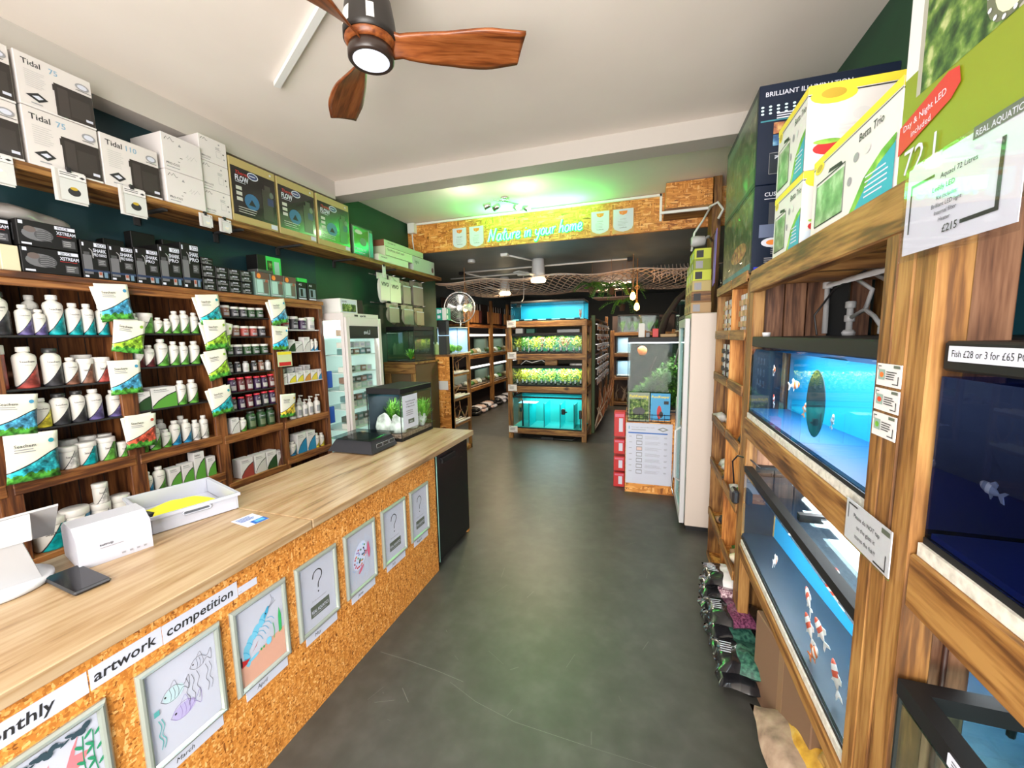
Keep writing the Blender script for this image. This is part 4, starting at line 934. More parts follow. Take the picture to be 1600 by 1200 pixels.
def d_betta(F):
    p = F['aisleR'](); p.rect(0, .91, 1, 1, yellow); p.rect(0, .885, 1, .895, ink)
    p.ell(.10, .86, .07, .07, yellow); p.ell(.10, .86, .045, .045, M('mustard', (.45, .30, .02), .5))
    p.poly([(.08, .10), (.46, .10), (.46, .62), (.08, .62)], tank_pic); p.line([(.07, .09), (.07, .66), (.47, .66), (.47, .09), (.07, .09)], .004, ink); p.poly([(.24, .70), (.44, .66), (.42, .71), (.26, .74)], ink)
    p.text('Betta Trio', .62, .74, .085, ink, .34, .005, shear=.1)
    p.ell(.60, .60, .03, .05, grey_ink); p.ell(.72, .60, .03, .05, M('pale_grey', (.6, .6, .6), .5)); p.ell(.54, .38, .025, .05, grey_ink)
    p.poly([(.56, .0), (.78, .0), (.98, .46), (.98, .52), (.86, .46), (.70, .30)], leaf); p.poly([(.62, 0), (.98, 0), (.98, .44), (.84, .34), (.72, .18)], cyanp); p.lines(.72, .94, .06, .32, 5, paper, .3)
    p = F['near'](); p.rect(0, .90, 1, 1, yellow); p.rect(0, .875, 1, .89, ink); p.ell(.14, .86, .13, .10, yellow); p.ell(.14, .88, .07, .06, M('mustard', 0))
    p.ell(.30, .60, .05, .07, M('pale_grey', 0)); p.ell(.62, .62, .05, .07, M('pale_grey', 0)); p.ell(.62, .63, .03, .03, grey_ink); p.lines(.18, .42, .38, .52, 3, M('pale_grey', 0), .5); p.lines(.52, .72, .44, .53, 2, M('pale_grey', 0), .5)
    p.ell(.16, .10, .16, .12, M('ice_print', (.55, .65, .75), .4)); p.ell(.14, .24, .10, .08, red); p.ell(.12, .32, .08, .03, leaf); p.poly([(.2, .26), (.32, .34), (.28, .24)], red)
carton(.477, .84, 1.055, 1.50, Z0, 2.15, card_w, 'white and yellow betta tank box lying in front beside the lime box', deco=d_betta, group='betta tank boxes')
carton(.48, .96, 1.60, 1.90, Z0, 2.165, card_w, 'white and yellow betta tank box, lower of the far pair of two', deco=d_betta, group='betta tank boxes')
carton(.48, .96, 1.60, 1.90, 2.167, 2.42, card_w, 'white and yellow betta tank box, upper of the far pair of two', deco=d_betta, group='betta tank boxes')
def d_navy1(F):
    p = F['near'](); p.text('BRILLIANT ILLUMINATION', .05, .88, .045, paper, .85, .01)
    p.lines(.02, .98, .62, .66, 1, M('teal_ink', (.03, .2, .25), .5)); q = random.Random(2)
    for r in range(3):
        for k in range(16): p.ell(.03+k*.06, .78-.035*r+.0*k, .013, .011, M('led_print', (.6, .85, .9), .4), 7)
    p.lines(.14, .6, .64, .71, 3, paper, .5); p.rect(.12, .50, .6, .61, reef_red); p.rect(.12, .38, .6, .49, blue_pl); p.rect(.10, .10, .6, .31, M('navy_deep', (.003, .01, .02), .3)); p.line([(.1, .1), (.6, .1), (.6, .31), (.1, .31), (.1, .1)], .002, grey_ink); p.lines(.2, .55, .14, .24, 3, grey_ink)
    for k in range(3): p.line([(.14, .25+.015*k), (.17+.02*k, .27+.0*k)], .003, paper)
    p = F['aisleR'](); p.rect(.03, .05, .97, .92, plants_dk); p.poly([(.03, .30), (.97, .20), (.97, .05), (.03, .05)], M('print_dark_green', (.01, .04, .03), .3)); p.rect(.03, .80, .97, .92, M('sky_print', (.12, .16, .13), .4)); p.rect(0, .0, 1, .05, navy)
def d_navy2(F):
    p = F['near'](); p.text('CUSTOM BETTA FILTER', .08, .87, .045, paper, .8, .01); p.lines(.08, .7, .83, .85, 1, paper)
    p.rect(.12, .55, .85, .80, M('grey_photo', (.05, .055, .065), .4)); p.line([(.30, .60), (.48, .68)], .006, plastic_w); p.rect(.05, .40, .25, .55, M('blue_grey', (.10, .13, .22), .5)); p.lines(.28, .85, .42, .53, 4, grey_ink, .4)
    p.ell(.16, .34, .09, .055, paper); p.ell(.16, .34, .05, .03, orange); p.rect(.25, .31, .9, .37, M('blue_grey', 0)); p.lines(.15, .8, .20, .29, 4, grey_ink, .4); p.lines(.1, .8, .08, .17, 4, grey_ink, .4); p.rect(.02, .0, .7, .06, M('blue_bright', (.01, .02, .5), .4))
    p = F['aisleR'](); p.rect(.03, .04, .97, .96, plants_dk); p.rect(.03, .04, .97, .12, M('teal_ink', 0)); p.ell(.6, .35, .25, .12, reef_red); p.line([(0, .97), (1, .97)], .008, ink)
carton(.48, 1.0, 2.245, 3.0, 2.335, 2.77, navy, 'navy box headed BRILLIANT ILLUMINATION, upper of the dark stack on the deck', deco=d_navy1, group='navy aquarium boxes')
carton(.48, 1.0, 2.245, 3.0, Z0, 2.333, navy, 'navy box with betta filter text, lower of the dark stack on the deck', deco=d_navy2, group='navy aquarium boxes')
# clear film round the navy boxes
mb = MB()
q = random.Random(4)
for (za, zb) in ((1.945, 2.325), (2.34, 2.775)):
    n = 12; vs = []
    for i in range(n+1):
        for j in range(7):
            vs.append((.474-q.uniform(0, .010), 2.25+i*.75/n, za+(zb-za)*j/6))
    mb.add(vs, [(i*7+j, i*7+j+1, (i+1)*7+j+1, (i+1)*7+j) for i in range(n) for j in range(6)], film, False)
tag(mb.build('shrink_wrap'), 'crinkled clear shrink wrap over the aisle side of the navy boxes', 'wrap')
# hanging laminated sign under the lime box
s_ = empty('hanging_sign', (.452, .83, 1.785), 'big laminated 72 litre price sign hanging from the top deck beam', 'sign')
mb = MB(); mb.box(0, .001, -.118, .128, 0, .15, paper); pn = Pn(mb, (0, .128, 0), NY, UZ, .246, .15)
pn.rect(.04, .60, .10, .93, M('faint_ink2', (.1, .1, .1), .5)) if 0 else None
pn.rect(.05, .24, .065, .80, ink); pn.rect(.05, .77, .30, .80, ink); pn.rect(.58, .16, .86, .20, ink); pn.rect(.84, .16, .87, .80, ink)
pn.rect(.62, .92, .99, 1.04, M('grey_green_print', 0)); pn.text('REAL AQUATICS', .64, .94, .06, paper, .34, .01)
pn.text('Aquael 72 Litres', .52, .72, .055, ink, .5, cx=True); pn.text('Leddy LED', .40, .60, .055, ink, .4, cx=True); pn.text('Kit includes:', .44, .50, .045, ink, .3, cx=True); pn.text('Brilliant LED light', .44, .42, .045, ink, .4, cx=True); pn.text('Internal filter', .44, .34, .045, ink, .3, cx=True); pn.text('Heater', .44, .26, .045, ink, .2, cx=True); pn.text('£215', .5, .13, .08, ink, .2, .01, cx=True)
mb.build('print', s_)
MB().box(-.002, -.001, -.125, .135, -.012, .155, glass('laminate_film', (.97, .97, .97), .12)).build('laminate', s_)

# small boxes above the white fridge
q = random.Random(8); cols = [limep, M('lime_yellow', (.45, .50, .03), .5), tan, pine_x, M('green_box', (.18, .30, .04), .5), gold]
zz = 1.812; rws = [(3, tan), (3, pine_x), (3, gold), (3, M('lime_yellow', 0)), (3, limep), (2, M('lime_yellow', 0))]
for r_, (n_, mm) in enumerate(rws):
    h_ = .088
    for k in range(n_):
        y = 3.58+k*.19+.02*r_; mb = MB(); mb.bbox(.35+.005*r_, .50, y, y+.17, zz, zz+h_-.002, mm, .002); pn = Pn(mb, (.35+.005*r_, y+.17, zz), NY, UZ, .17, h_); pn.rect(.25, .2, .6, .7, ink if r_ < 3 else paper)
        pn = Pn(mb, (.35+.005*r_, y, zz), UX, UZ, .15, h_); pn.rect(.1, .15, .45, .8, ink if r_ % 2 else grey_ink)
        tag(mb.build('small_box'), '%s small box above the white fridge, layer %s from below, %s from the camera' % ({'tan_card': 'tan', 'pine_x': 'brown', 'gold_card': 'gold', 'lime_yellow': 'yellow green', 'lime_print': 'lime'}[mm.name], ORD[r_], ORD[k]), 'box', 'small boxes above the fridge')
    zz += h_
tag(MB().box(.325, .50, 3.545, 3.55, 2.12, 2.38, purple).build('purple_leaflet') if 0 else MB().prism([(3.40, 2.36), (3.30, 2.40), (3.34, 2.02), (3.42, 2.0)], 'x', .478, .482, purple).tube([(.48, 3.36, 2.37), (.55, 3.8, 2.5), (.62, 4.63, 2.6)], .003, black, 5).build('purple_sign'), 'small purple sign hanging at the far end of the navy boxes', 'sign')
t = empty('security_camera', (.50, 4.3, 2.52), 'white round security camera beside the timber post', 'camera')
MB().lathe([(.03, 0), (.045, .01), (.05, .05), (.045, .12), (.03, .13)], (-.10, 0, 0), plastic_w, 18, 'x').build('housing', t)
MB().lathe([(0, -.101), (.03, -.101), (.032, -.095)], (0, 0, 0), black, 18, 'x').build('lens', t)
MB().tube([(0, 0, 0), (.06, .06, .05), (.13, .33, .06)], .012, plastic_w).build('bracket', t)

# ================================================================== stock under the rack
t = empty('cardboard_box', (.66, 1.72, 0), 'plain brown cardboard box standing under the lower tank beam', 'box'); t.rotation_euler = (0, 0, R(8))
MB().bbox(-.12, .15, -.22, .24, 0, .40, M('cardboard', (.20, .115, .065), .8), .004).build('body', t); MB().box(-.121, -.1195, -.02, .02, 0, .40, M('parcel_tape', (.27, .165, .09), .4)).build('tape_strip', t)
bagcol = {'pink': noise_mat('pink_gravel', [(.4, (.14, .05, .08)), (.5, (.50, .32, .36)), (.6, (.75, .62, .64))], 110, rough=.3), 'purple': noise_mat('purple_gravel', [(.4, (.05, .01, .03)), (.6, (.20, .06, .12))], 110, rough=.3), 'green': noise_mat('green_gravel', [(.4, (.01, .05, .04)), (.6, (.05, .16, .11))], 60, rough=.3), 'black': M('bag_black', (.012, .012, .014), .25), 'white': M('white_gravel', (.6, .58, .58), .4)}
glossbag = M('glossy_black_bag', (.012, .012, .014), .18, coat=.5)
spec_ = [('pink', 2.50, .30), ('pink', 2.48, .21), ('purple', 2.35, .30), ('white', 2.30, .16), ('green', 2.18, .26), ('green', 2.08, .17), ('black', 1.98, .10)]
def bag_mesh(mb, L, Wd, T, m_end, m_mid, seed):
    q = random.Random(seed); n, m = 18, 12; vs = []; ph = [q.uniform(0, 6) for _ in range(4)]
    for sg in (1, -1):
        for i in range(n+1):
            for j in range(m+1):
                u, v = i/n, j/m; b = max(0, math.sin(math.pi*u))**.45*max(0, math.sin(math.pi*v))**.5
                wr = .006*math.sin(17*u+ph[0]+6*v)+.005*math.sin(23*v+ph[1])+.004*math.sin(31*u-13*v+ph[2])
                vs.append(((u-.5)*L+.006*math.sin(12*v+ph[3]), (v-.5)*Wd+.006*math.sin(11*u+ph[1]), T/2+sg*(T/2*b+wr*b*.6)))
    o1 = (n+1)*(m+1)
    for i in range(n):
        fs = []
        for j in range(m): a = i*(m+1)+j; fs += [(a, a+m+1, a+m+2, a+1), (o1+a, o1+a+1, o1+a+m+2, o1+a+m+1)]
        base = len(mb.v) if i == 0 else base
        if i == 0: mb.v += [tuple(v) for v in vs]
        ki = mb.mi(m_mid if 6 <= i < 13 else m_end)
        for f in fs: mb.f.append(tuple(t_+base for t_ in f)); mb.m.append(ki); mb.sm.append(True)
for k, (c_, y, lv) in enumerate([('black', 2.42, 0), ('purple', 2.19, 0), ('black', 1.97, 0), ('pink', 2.43, 1), ('green', 2.20, 1), ('green', 1.98, 1), ('pink', 2.42, 2), ('purple', 2.21, 2), ('white', 2.43, 3)]):
    mb = MB(); bag_mesh(mb, .27, .225, .078, glossbag, bagcol[c_], k)
    pn = Pn(mb, (-.125, -.05, .078), UX, UY, .07, .10, .001); pn.lines(.1, .9, .1, .9, 5, paper, .35)
    o = mb.build('gravel_bag', loc=(.475+.008*(k % 3), y, .004+.072*lv)); o.rotation_euler = (0, 0, .08*math.sin(k*2))
    tag(o, '%s gravel in a glossy black bag, %s layer, %s place from the cube shelf' % ({'black': 'black', 'pink': 'pink speckled', 'purple': 'purple', 'green': 'green', 'white': 'white'}[c_], ORD[lv], ORD[int(round((2.43-y)/.23))]), 'bag', 'gravel bags on the floor under the rack')
sk = noise_mat('paper_sack', [(.3, (.18, .12, .085)), (.5, (.36, .25, .18)), (.7, (.50, .38, .28))], 14, rough=.6, bump=.6, detail=8); sky_ = noise_mat('clear_sack', [(.3, (.30, .14, .02)), (.5, (.62, .36, .05)), (.7, (.75, .58, .18))], 14, rough=.25, coat=.5, bump=.4)
mb = MB(); bag_mesh(mb, .30, .50, .17, sk, sk, 3); bm_ = MB(); bag_mesh(bm_, .20, .42, .13, sky_, sky_, 8)
mb.add([(v[0]+.045, v[1], v[2]+.085) for v in bm_.v], bm_.f, sky_, True)
o = mb.build('sack', loc=(.60, 1.50, .01)); tag(o, 'crumpled pale sack with yellow clear panel on the floor under the rack', 'sack')
for k, (x, y, z, r) in enumerate(((.68, 1.62, .22, .055), (.70, 1.5, .25, .06), (.62, 1.40, .23, .05), (.74, 1.38, .2, .06))):
    tag(MB().blob((0, 0, 0), (r, r*1.3, r*.75), noise_mat('root_wood', [(.3, (.25, .13, .03)), (.6, (.55, .34, .10))], 12, bump=.4), k+30, .3, 3).build('wood_piece', loc=(x, y, z)), 'yellow brown lump of wood on the crumpled sack, %s from the cardboard box' % ORD[k], 'wood', 'wood lumps on the sack')
mb = MB(); mb.box(.463, .465, 1.48, 1.70, .535, .548, paper); 
tag(MB().box(.5205, .5225, 1.50, 1.74, .47, .485, paper).build('shelf_label'), 'narrow white strip label on the low rail under the goldfish tank', 'label')
# ================================================================== left wall: long high shelf
hs = empty('high_shelf', (-2.95, 2.2, 2.47), 'long pine shelf high on the left wall holding filter boxes', 'shelf')
MB().bbox(-.15, .15, -3.0, 1.5, .005, .045, pine_y, .003).bbox(-.15, .15, 1.505, 3.1, .005, .045, pine_y, .003).build('board', hs)
for y in (-.42, .08, .62, 1.30, 2.0):
    MB().box(-.15, .13, y-.015, y+.015, -.010, .004, blackm).box(-.15, -.135, y-.015, y+.015, -.07, .004, blackm).build('bracket', hs)
HZ = 2.516
def d_tidal(num):
    def f(F):
        p = F['aisleL'](); pic = M('photo_black', (.03, .025, .022), .3)
        p.text('Tidal', .08, .80, .10, ink, .30, .012); p.text(num, .42, .80, .10, M('tidal_blue', (.22, .38, .52), .5), .28, .012)
        p.lines(.10, .36, .38, .72, 9, M('print_grey', (.5, .48, .47), .6), .3)
        p.poly([(.08, .22), (.24, .31), (.36, .22), (.24, .13)], ink); p.poly([(.16, .22), (.24, .26), (.30, .22), (.24, .18)], paper); p.lines(.14, .34, .06, .12, 1, grey_ink)
        p.rect(.46, .02, .99, .66, pic); p.rect(.44, .50, .60, .62, pic); p.rect(.50, .04, .64, .60, M('photo_black2', (.05, .042, .038), .3)); p.rect(.66, .10, .94, .50, M('photo_black3', (.042, .036, .032), .3))
        p.ell(.86, .80, .10, .07, grey_ink); p.ell(.86, .80, .07, .045, paper); p.lines(.76, .98, .70, .73, 1, ink); p.rect(.86, .10, .96, .15, paper)
        p.poly([(0, 0), (1, 0), (1, .035), (.5, .02), (.3, .05), (0, .03)], card_w)
    return f
cards = M('filter_card', (.64, .60, .58), .55)
for (y0, y1, z0, z1, num, lab) in ((.915, 1.19, HZ, 2.77, '75', 'white Tidal 75 filter box, lower at the far left end of the high shelf'), (.915, 1.19, 2.772, 3.02, '75', 'white Tidal 75 filter box, upper at the far left end of the high shelf'),
    (1.205, 1.483, HZ, 2.785, '75', 'white Tidal 75 filter box, lower of the full pair in view'), (1.205, 1.483, 2.787, 3.025, '75', 'white Tidal 75 filter box, upper of the full pair in view'),
    (1.492, 1.765, HZ, 2.79, '110', 'white Tidal 110 filter box on the high shelf')):
    carton(-3.06, -2.81, y0, y1, z0, z1, cards, lab, 'Tidal filter boxes', deco=d_tidal(num))
def mountain(p, x, y, s):
    p.line([(x, y), (x+.05*s, y+.09*s), (x+.09*s, y+.02*s), (x+.14*s, y+.10*s), (x+.20*s, y), (x+.24*s, y+.02*s)], .003, ink)
def d_amm(kind):
    def f(F):
        p = F['aisleL'](); mountain(p, .07, .82, 1.0); p.text('PRO-CO2', .07, .16, .06, ink, .32, .01); p.lines(.07, .40, .06, .12, 1, grey_ink)
        if kind: p.lines(.42, .50, .4, .45, 1, ink); p.poly([(.40, .74), (.44, .82), (.48, .74)], grey_ink); p.lines(.36, .42, .28, .32, 1, ink); p.line([(.58, .5), (.64, .6), (.62, .45), (.72, .58), (.70, .45), (.80, .6), (.86, .5)], .0015, grey_ink)
        else: p.lines(.58, .78, .60, .72, 3, grey_ink, .4); p.line([(.6, .3), (.6, .55), (.78, .55), (.78, .3), (.6, .3)], .0015, grey_ink); p.ell(.86, .5, .03, .03, ink); p.ell(.72, .84, .03, .03, grey_ink); p.ell(.88, .3, .03, .03, grey_ink)
    return f
cardp = M('co2_card', (.66, .625, .615), .55)
for k, (z0, z1, lab) in enumerate(((HZ, 2.712, 'white CO2 kit box, lower of the left pair on the high shelf'), (2.714, 2.925, 'white CO2 kit box, upper of the left pair on the high shelf'))):
    carton(-3.08, -2.80, 1.79, 2.02, z0, z1, cardp, lab, 'CO2 kit boxes', deco=d_amm(1))
for k, (z0, z1, lab) in enumerate(((HZ, 2.682, 'white CO2 kit box, bottom of the right stack of three'), (2.684, 2.862, 'white CO2 kit box, middle of the right stack of three'), (2.864, 3.024, 'white CO2 kit box, top of the right stack of three'))):
    carton(-3.08, -2.82, 2.028, 2.215, z0, z1, cardp, lab, 'CO2 kit boxes', deco=d_amm(0))
def d_flow(F):
    p = F['aisleL'](); p.rect(.02, .12, .985, .87, M('flow_black', (.012, .011, .010), .18, coat=.3))
    p.text('Therma', .10, .76, .055, red, .30, .01, shear=.3); p.text('FLOW', .10, .66, .085, paper, .28, .03); p.lines(.10, .38, .63, .65, 1, paper)
    p.ell(.48, .80, .12, .06, paper); p.ell(.48, .80, .10, .045, M('oval_blue', (.04, .06, .16), .3)); p.lines(.40, .56, .78, .82, 1, paper)
    for k in range(3): p.rect(.10, .52-k*.085, .22, .575-k*.085, M('label_cream', (.5, .5, .45), .5))
    p.ell(.42, .38, .16, .13, M('flow_blue', (.03, .12, .26), .4)); p.poly([(.34, .32), (.42, .42), (.5, .32)], ink); p.lines(.12, .55, .16, .27, 3, M('label_cream', 0), .25)
    p.rect(.66, .16, .90, .66, M('photo_black3', 0)); p.rect(.72, .66, .86, .74, M('photo_black2', 0)); p.rect(.78, .42, .92, .54, M('flow_violet', (.03, .03, .12), .4)); p.ell(.88, .60, .05, .05, M('gauge', (.12, .14, .12), .4)); p.rect(.82, .035, .97, .11, paper); p.rect(.86, .92, .90, .95, paper)
for k, (y0, y1) in enumerate(((2.225, 2.60), (2.615, 3.0), (3.025, 3.44))):
    carton(-3.08, -2.82, y0, y1, HZ, 2.965, gold, 'gold and black FLOW filter box, %s of three' % ('leftmost', 'middle', 'rightmost and green lit')[k], 'FLOW filter boxes', deco=d_flow)
def d_small(F):
    p = F['aisleL'](); p.rect(.04, .04, .80, .95, M('flow_black', 0)); p.rect(.04, .03, .06, .95, paper); p.rect(.78, .03, .80, .95, paper); p.ell(.3, .80, .18, .07, M('label_cream', 0)); p.text('MINI FLOW', .10, .18, .08, paper, .6, .01); p.lines(.1, .6, .08, .14, 1, paper); p.rect(.82, .05, .98, .9, M('cyan_sheen', (.05, .30, .28), .2)); p.ell(.5, .5, .16, .14, M('gauge', 0))
carton(-3.0, -2.82, 3.475, 3.80, HZ, 2.81, M('box_olive', (.04, .06, .04), .4), 'small black filter box right of the FLOW boxes, with white stripes', deco=d_small)
for k, (x0, x1, y0, y1, z0, z1, mm, lab) in enumerate(((-3.05, -2.80, 3.86, 4.45, HZ, 2.59, M('lamp_white', (.62, .66, .52), .5), 'pale green white lamp carton, lowest front one on the high shelf'), (-3.02, -2.80, 3.98, 4.55, 2.592, 2.70, M('lamp_cream', (.60, .66, .45), .5), 'cream lamp carton with black outlined label'),
    (-3.05, -2.82, 4.0, 4.85, 2.702, 2.775, M('lamp_green', (.45, .55, .36), .5), 'long pale lamp carton with brown end, topmost of its stack'), (-3.05, -2.80, 4.56, 5.10, HZ, 2.69, M('lamp_grey', (.48, .50, .46), .5), 'grey lamp carton with dark round mark at the far end of the high shelf'))):
    def f(F, k=k):
        p = F['aisleL']()
        if k == 1: p.line([(.02, .06), (.98, .06), (.98, .94), (.02, .94), (.02, .06)], .004, ink)
        p.text(['AQUALED', 'TROPICAL LIGHT UNIT', 'marine light unit', 'light'][k], .08, .55, .22, ink, .6)
        if k == 3: p.ell(.9, .35, .05, .2, M('dark_mark', (.15, .05, .06), .5))
        if k == 2: F['near']().rect(0, 0, 1, 1, M('brown_end', (.25, .10, .05), .6))
    carton(x0, x1, y0, y1, z0, z1, mm, lab, 'lamp cartons', deco=f)
# packs hanging from the edge of the high shelf
def hangpack(y, zt, w_, h_, lab, blob_=True, n=2):
    t = empty('hanging_pack', (-2.795, y, zt), lab, 'pack', 'packs clipped to the high shelf edge')
    mb = MB()
    for k in range(n): mb.box(.003*k, .003*k+.002, -w_/2+.012*k, w_/2+.012*k, -h_+.004*k, -.004*k, film if k else card_w)
    pn = Pn(mb, (.003*n, -w_/2+.012, -h_), UY, UZ, w_, h_); pn.rect(.08, .74, .92, .96, card_w); pn.lines(.12, .7, .80, .92, 2, ink); pn.poly([(.7, .84), (.8, .88), (.9, .84), (.8, .80)], ink); pn.rect(.08, .06, .92, .72, M('pack_pale', (.55, .56, .54), .4)); pn.ell(.5, .35, .2, .13, ink if blob_ else M('pack_cream', (.7, .66, .55), .5)); pn.ell(.5, .45, .12, .05, M('mustard', 0) if blob_ else paper)
    mb.build('card', t); MB().box(-.003, .012, -.008, .008, -.012, .012, black).build('clip', t)
hangpack(1.335, 2.53, .125, .16, 'clear hanging part pack clipped below the Tidal 75 boxes'); hangpack(1.60, 2.535, .125, .16, 'clear hanging part pack clipped below the Tidal 110 box')
hangpack(1.08, 2.52, .12, .14, 'white hanging pack at the far left end of the high shelf', False)
hangpack(2.0, 2.50, .075, .085, 'small cream tag pack below the white CO2 boxes, left one', False, 3); hangpack(2.13, 2.50, .075, .09, 'small cream tag pack below the white CO2 boxes, right one', False, 3)
hangpack(3.93, 2.47, .05, .13, 'narrow white tag hanging under the pale lamp cartons', False, 1)

# ================================================================== left shelf unit
su = empty('shelf_unit', (-2.95, 1.97, 0), 'tall dark stained wooden shelf unit behind the counter', 'shelf unit')
fx, bx = .15, -.15
YB = [-1.97+v for v in (.47, .97, 1.47, 1.97, 2.47, 2.97)]
MB().box(bx+.001, bx+.012, YB[0], YB[-1], 0, 1.97, dark_z).build('back_planks', su)
mb = MB()
for k in range(22): mb.box(bx+.012, bx+.014, YB[0]+k*.115+.052, YB[0]+k*.115+.056, 0, 1.95, blackm)
mb.build('plank_grooves', su)
for k, y in enumerate(YB):
    MB().bbox(bx+.014, fx, y-.009, y+.009, 0, 1.96, dark_z, .002).bbox(fx-.02, fx+.003, y-.04 if k else y-.01, y+.04 if k < 5 else y+.01, 0, 1.96, dark_z, .003).build('upright', su)
MB().bbox(bx+.014, fx+.012, YB[0], YB[-1]+.02, 1.965, 1.998, dark_y, .004).build('top_board', su)
MB().bbox(fx-.02, fx+.006, YB[0], YB[-1], 1.93, 1.966, dark_y).build('top_rail', su)
BAYS = [('first', .97, 1.47, [1.70, 1.445, 1.245, 1.01, .62]), ('second', 1.47, 1.97, [1.71, 1.51, 1.255, 1.005, .74, .45]),
        ('third', 1.97, 2.47, [1.83, 1.69, 1.555, 1.425, 1.285, 1.155, .99, .64, .3]), ('fourth', 2.47, 2.97, [1.745, 1.56, 1.30, .99, .68, .4]), ('nearest', .47, .97, [1.70, 1.445, 1.245, 1.01, .62])]
for nm, y0, y1, zz in BAYS:
    for z in zz:
        thick = abs(z-1.0) < .03 or z < .8
        if thick: MB().bbox(bx+.014, fx+.008, y0-1.97+.01, y1-1.97-.01, z-.06, z, dark_y, .003).build('shelf', su)
        else: MB().bbox(bx+.014, fx-.005, y0-1.97+.012, y1-1.97-.012, z-.010, z, M('glass_shelf_edge', (.02, .02, .02), .4) if nm != 'fourth' else plastic_w, .002).build('shelf', su)
# ---- bottle prototypes
def cyl_text(mb, s, r, z, h, m, ang=0, wmax=.04):
    vs, fs, wd = font_mesh(s, .01); sc = h/.7; sx = min(sc, wmax/wd); out = []
    for a, c, _ in vs:
        t = (a-wd/2)*sx/r+ang; out.append(((r+.0004)*math.cos(t), (r+.0004)*math.sin(t), z+c*sc))
    mb.add(out, fs, m)
capw = M('cap_white', (.64, .62, .58), .4)
def proto_bottle(name, H, r, neck, cap_h, capm, body, text, lab='Seachem'):
    root = MB().lathe([(r*.92, 0), (r, .004), (r, H*.74), (r*.9, H*.80), (neck, H*.86), (neck, H*.9)], (0, 0, 0), body, 20)
    if text:
        cyl_text(root, lab, r, H*.62, .008, ink if body is swoosh else paper, -.1); cyl_text(root, 'aquarium', r, H*.55, .004, grey_ink, -.1)
    if body is tintm:
        vs = []
        for k in range(7):
            t = -.85+1.3*k/6; vs += [((r+.0003)*math.cos(t), (r+.0003)*math.sin(t), H*.14), ((r+.0003)*math.cos(t), (r+.0003)*math.sin(t), H*.46)]
        root.add(vs, [(2*k, 2*k+2, 2*k+3, 2*k+1) for k in range(6)], M('label_faint', (.40, .38, .36), .5) if name != 'dark_bottle' else M('label_olive', (.12, .16, .08), .5))
    root = root.build(name, loc=(0, 0, -5))
    MB().lathe([(neck*1.28, H*.88), (neck*1.3, H*.885), (neck*1.3, H-.002), (neck*1.15, H), (0, H)], (0, 0, 0), capm, 18).build('cap', root)
    return Proto(tag(root, '', 'bottle'))
pb = {}
pb['b'] = proto_bottle('supplement_bottle', .175, .031, .014, .02, capw, swoosh, True)
pb['k'] = proto_bottle('supplement_bottle', .175, .031, .018, .02, M('cap_black', (.02, .02, .02), .4), swoosh, True)
pb['v'] = proto_bottle('supplement_vial', .085, .022, .012, .02, M('cap_grey', (.25, .25, .25), .4), tintm, True, 'AF')
pb['r'] = proto_bottle('red_capped_bottle', .10, .026, .017, .02, M('cap_red', (.60, .03, .05), .4), tintm, True, 'AF')
pb['d'] = proto_bottle('dark_bottle', .14, .034, .02, .02, M('cap_dark', (.03, .04, .03), .4), tintm, True, 'NATURE')
def proto_jar(name, H, r, body, lidm, lab, tc):
    mb = MB(); mb.lathe([(r*.94, 0), (r, .004), (r, H*.78), (r*.93, H*.82)], (0, 0, 0), body, 20); cyl_text(mb, lab, r, H*.5, H*.09, tc, -.1)
    if body is tintm:
        vs = []; 
        for k in range(7):
            t = -.7+1.2*k/6; vs += [((r+.0003)*math.cos(t), (r+.0003)*math.sin(t), H*.12), ((r+.0003)*math.cos(t), (r+.0003)*math.sin(t), H*.36)]
        mb.add(vs, [(2*k, 2*k+2, 2*k+3, 2*k+1) for k in range(6)], grey_ink)
    o = mb.build(name, loc=(0, 0, -5)); MB().lathe([(r*1.03, H*.79), (r*1.04, H*.8), (r*1.04, H*.985), (r*.98, H), (0, H)], (0, 0, 0), lidm, 20).build('lid', o); return Proto(tag(o, '', 'jar'))
pb['j'] = proto_jar('supplement_jar', .11, .040, swoosh, capw, 'Seachem', ink)
pb['c'] = proto_jar('food_jar', .075, .030, tintm, capw, 'AF Life', paper)
def d_greenbox(o, w, h):
    pass
def proto_gbox():
    mb = MB(); mb.bbox(-.03, .03, -.035, .035, 0, .12, card_w, .001); pn = Pn(mb, (.03, -.035, 0), UY, UZ, .07, .12)
    pn.poly([(0, 0), (1, 0), (1, .75), (.6, .6), (.25, .38), (0, .12)], ink); pn.poly([(0, 0), (1, 0), (1, .70), (.6, .55), (.28, .35), (.02, .08)], tintm); pn.text('Seachem', .1, .86, .06, ink, .7, .01); pn.lines(.1, .7, .76, .83, 1, grey_ink)
    o = mb.build('supplement_box', loc=(0, 0, -5)); return Proto(tag(o, '', 'box'))
pb['x'] = proto_gbox()
def proto_pump():
    mb = MB(); mb.lathe([(.026, 0), (.028, .004), (.028, .10), (.012, .115), (.012, .125)], (0, 0, 0), capw, 18); mb.add(*(lambda q: q)(([((.0284)*math.cos(-.8+.27*k), .0284*math.sin(-.8+.27*k), z) for k in range(7) for z in (.02, .075)], [(2*k, 2*k+2, 2*k+3, 2*k+1) for k in range(6)])), grey_ink)
    o = mb.build('pump_bottle', loc=(0, 0, -5)); MB().lathe([(.014, .12), (.014, .138), (.004, .14), (.004, .158)], (0, 0, 0), capw, 12).bbox(-.006, .035, -.006, .006, .156, .166, capw, .002).build('pump_head', o); return Proto(tag(o, '', 'pump bottle'))
pb['p'] = proto_pump()
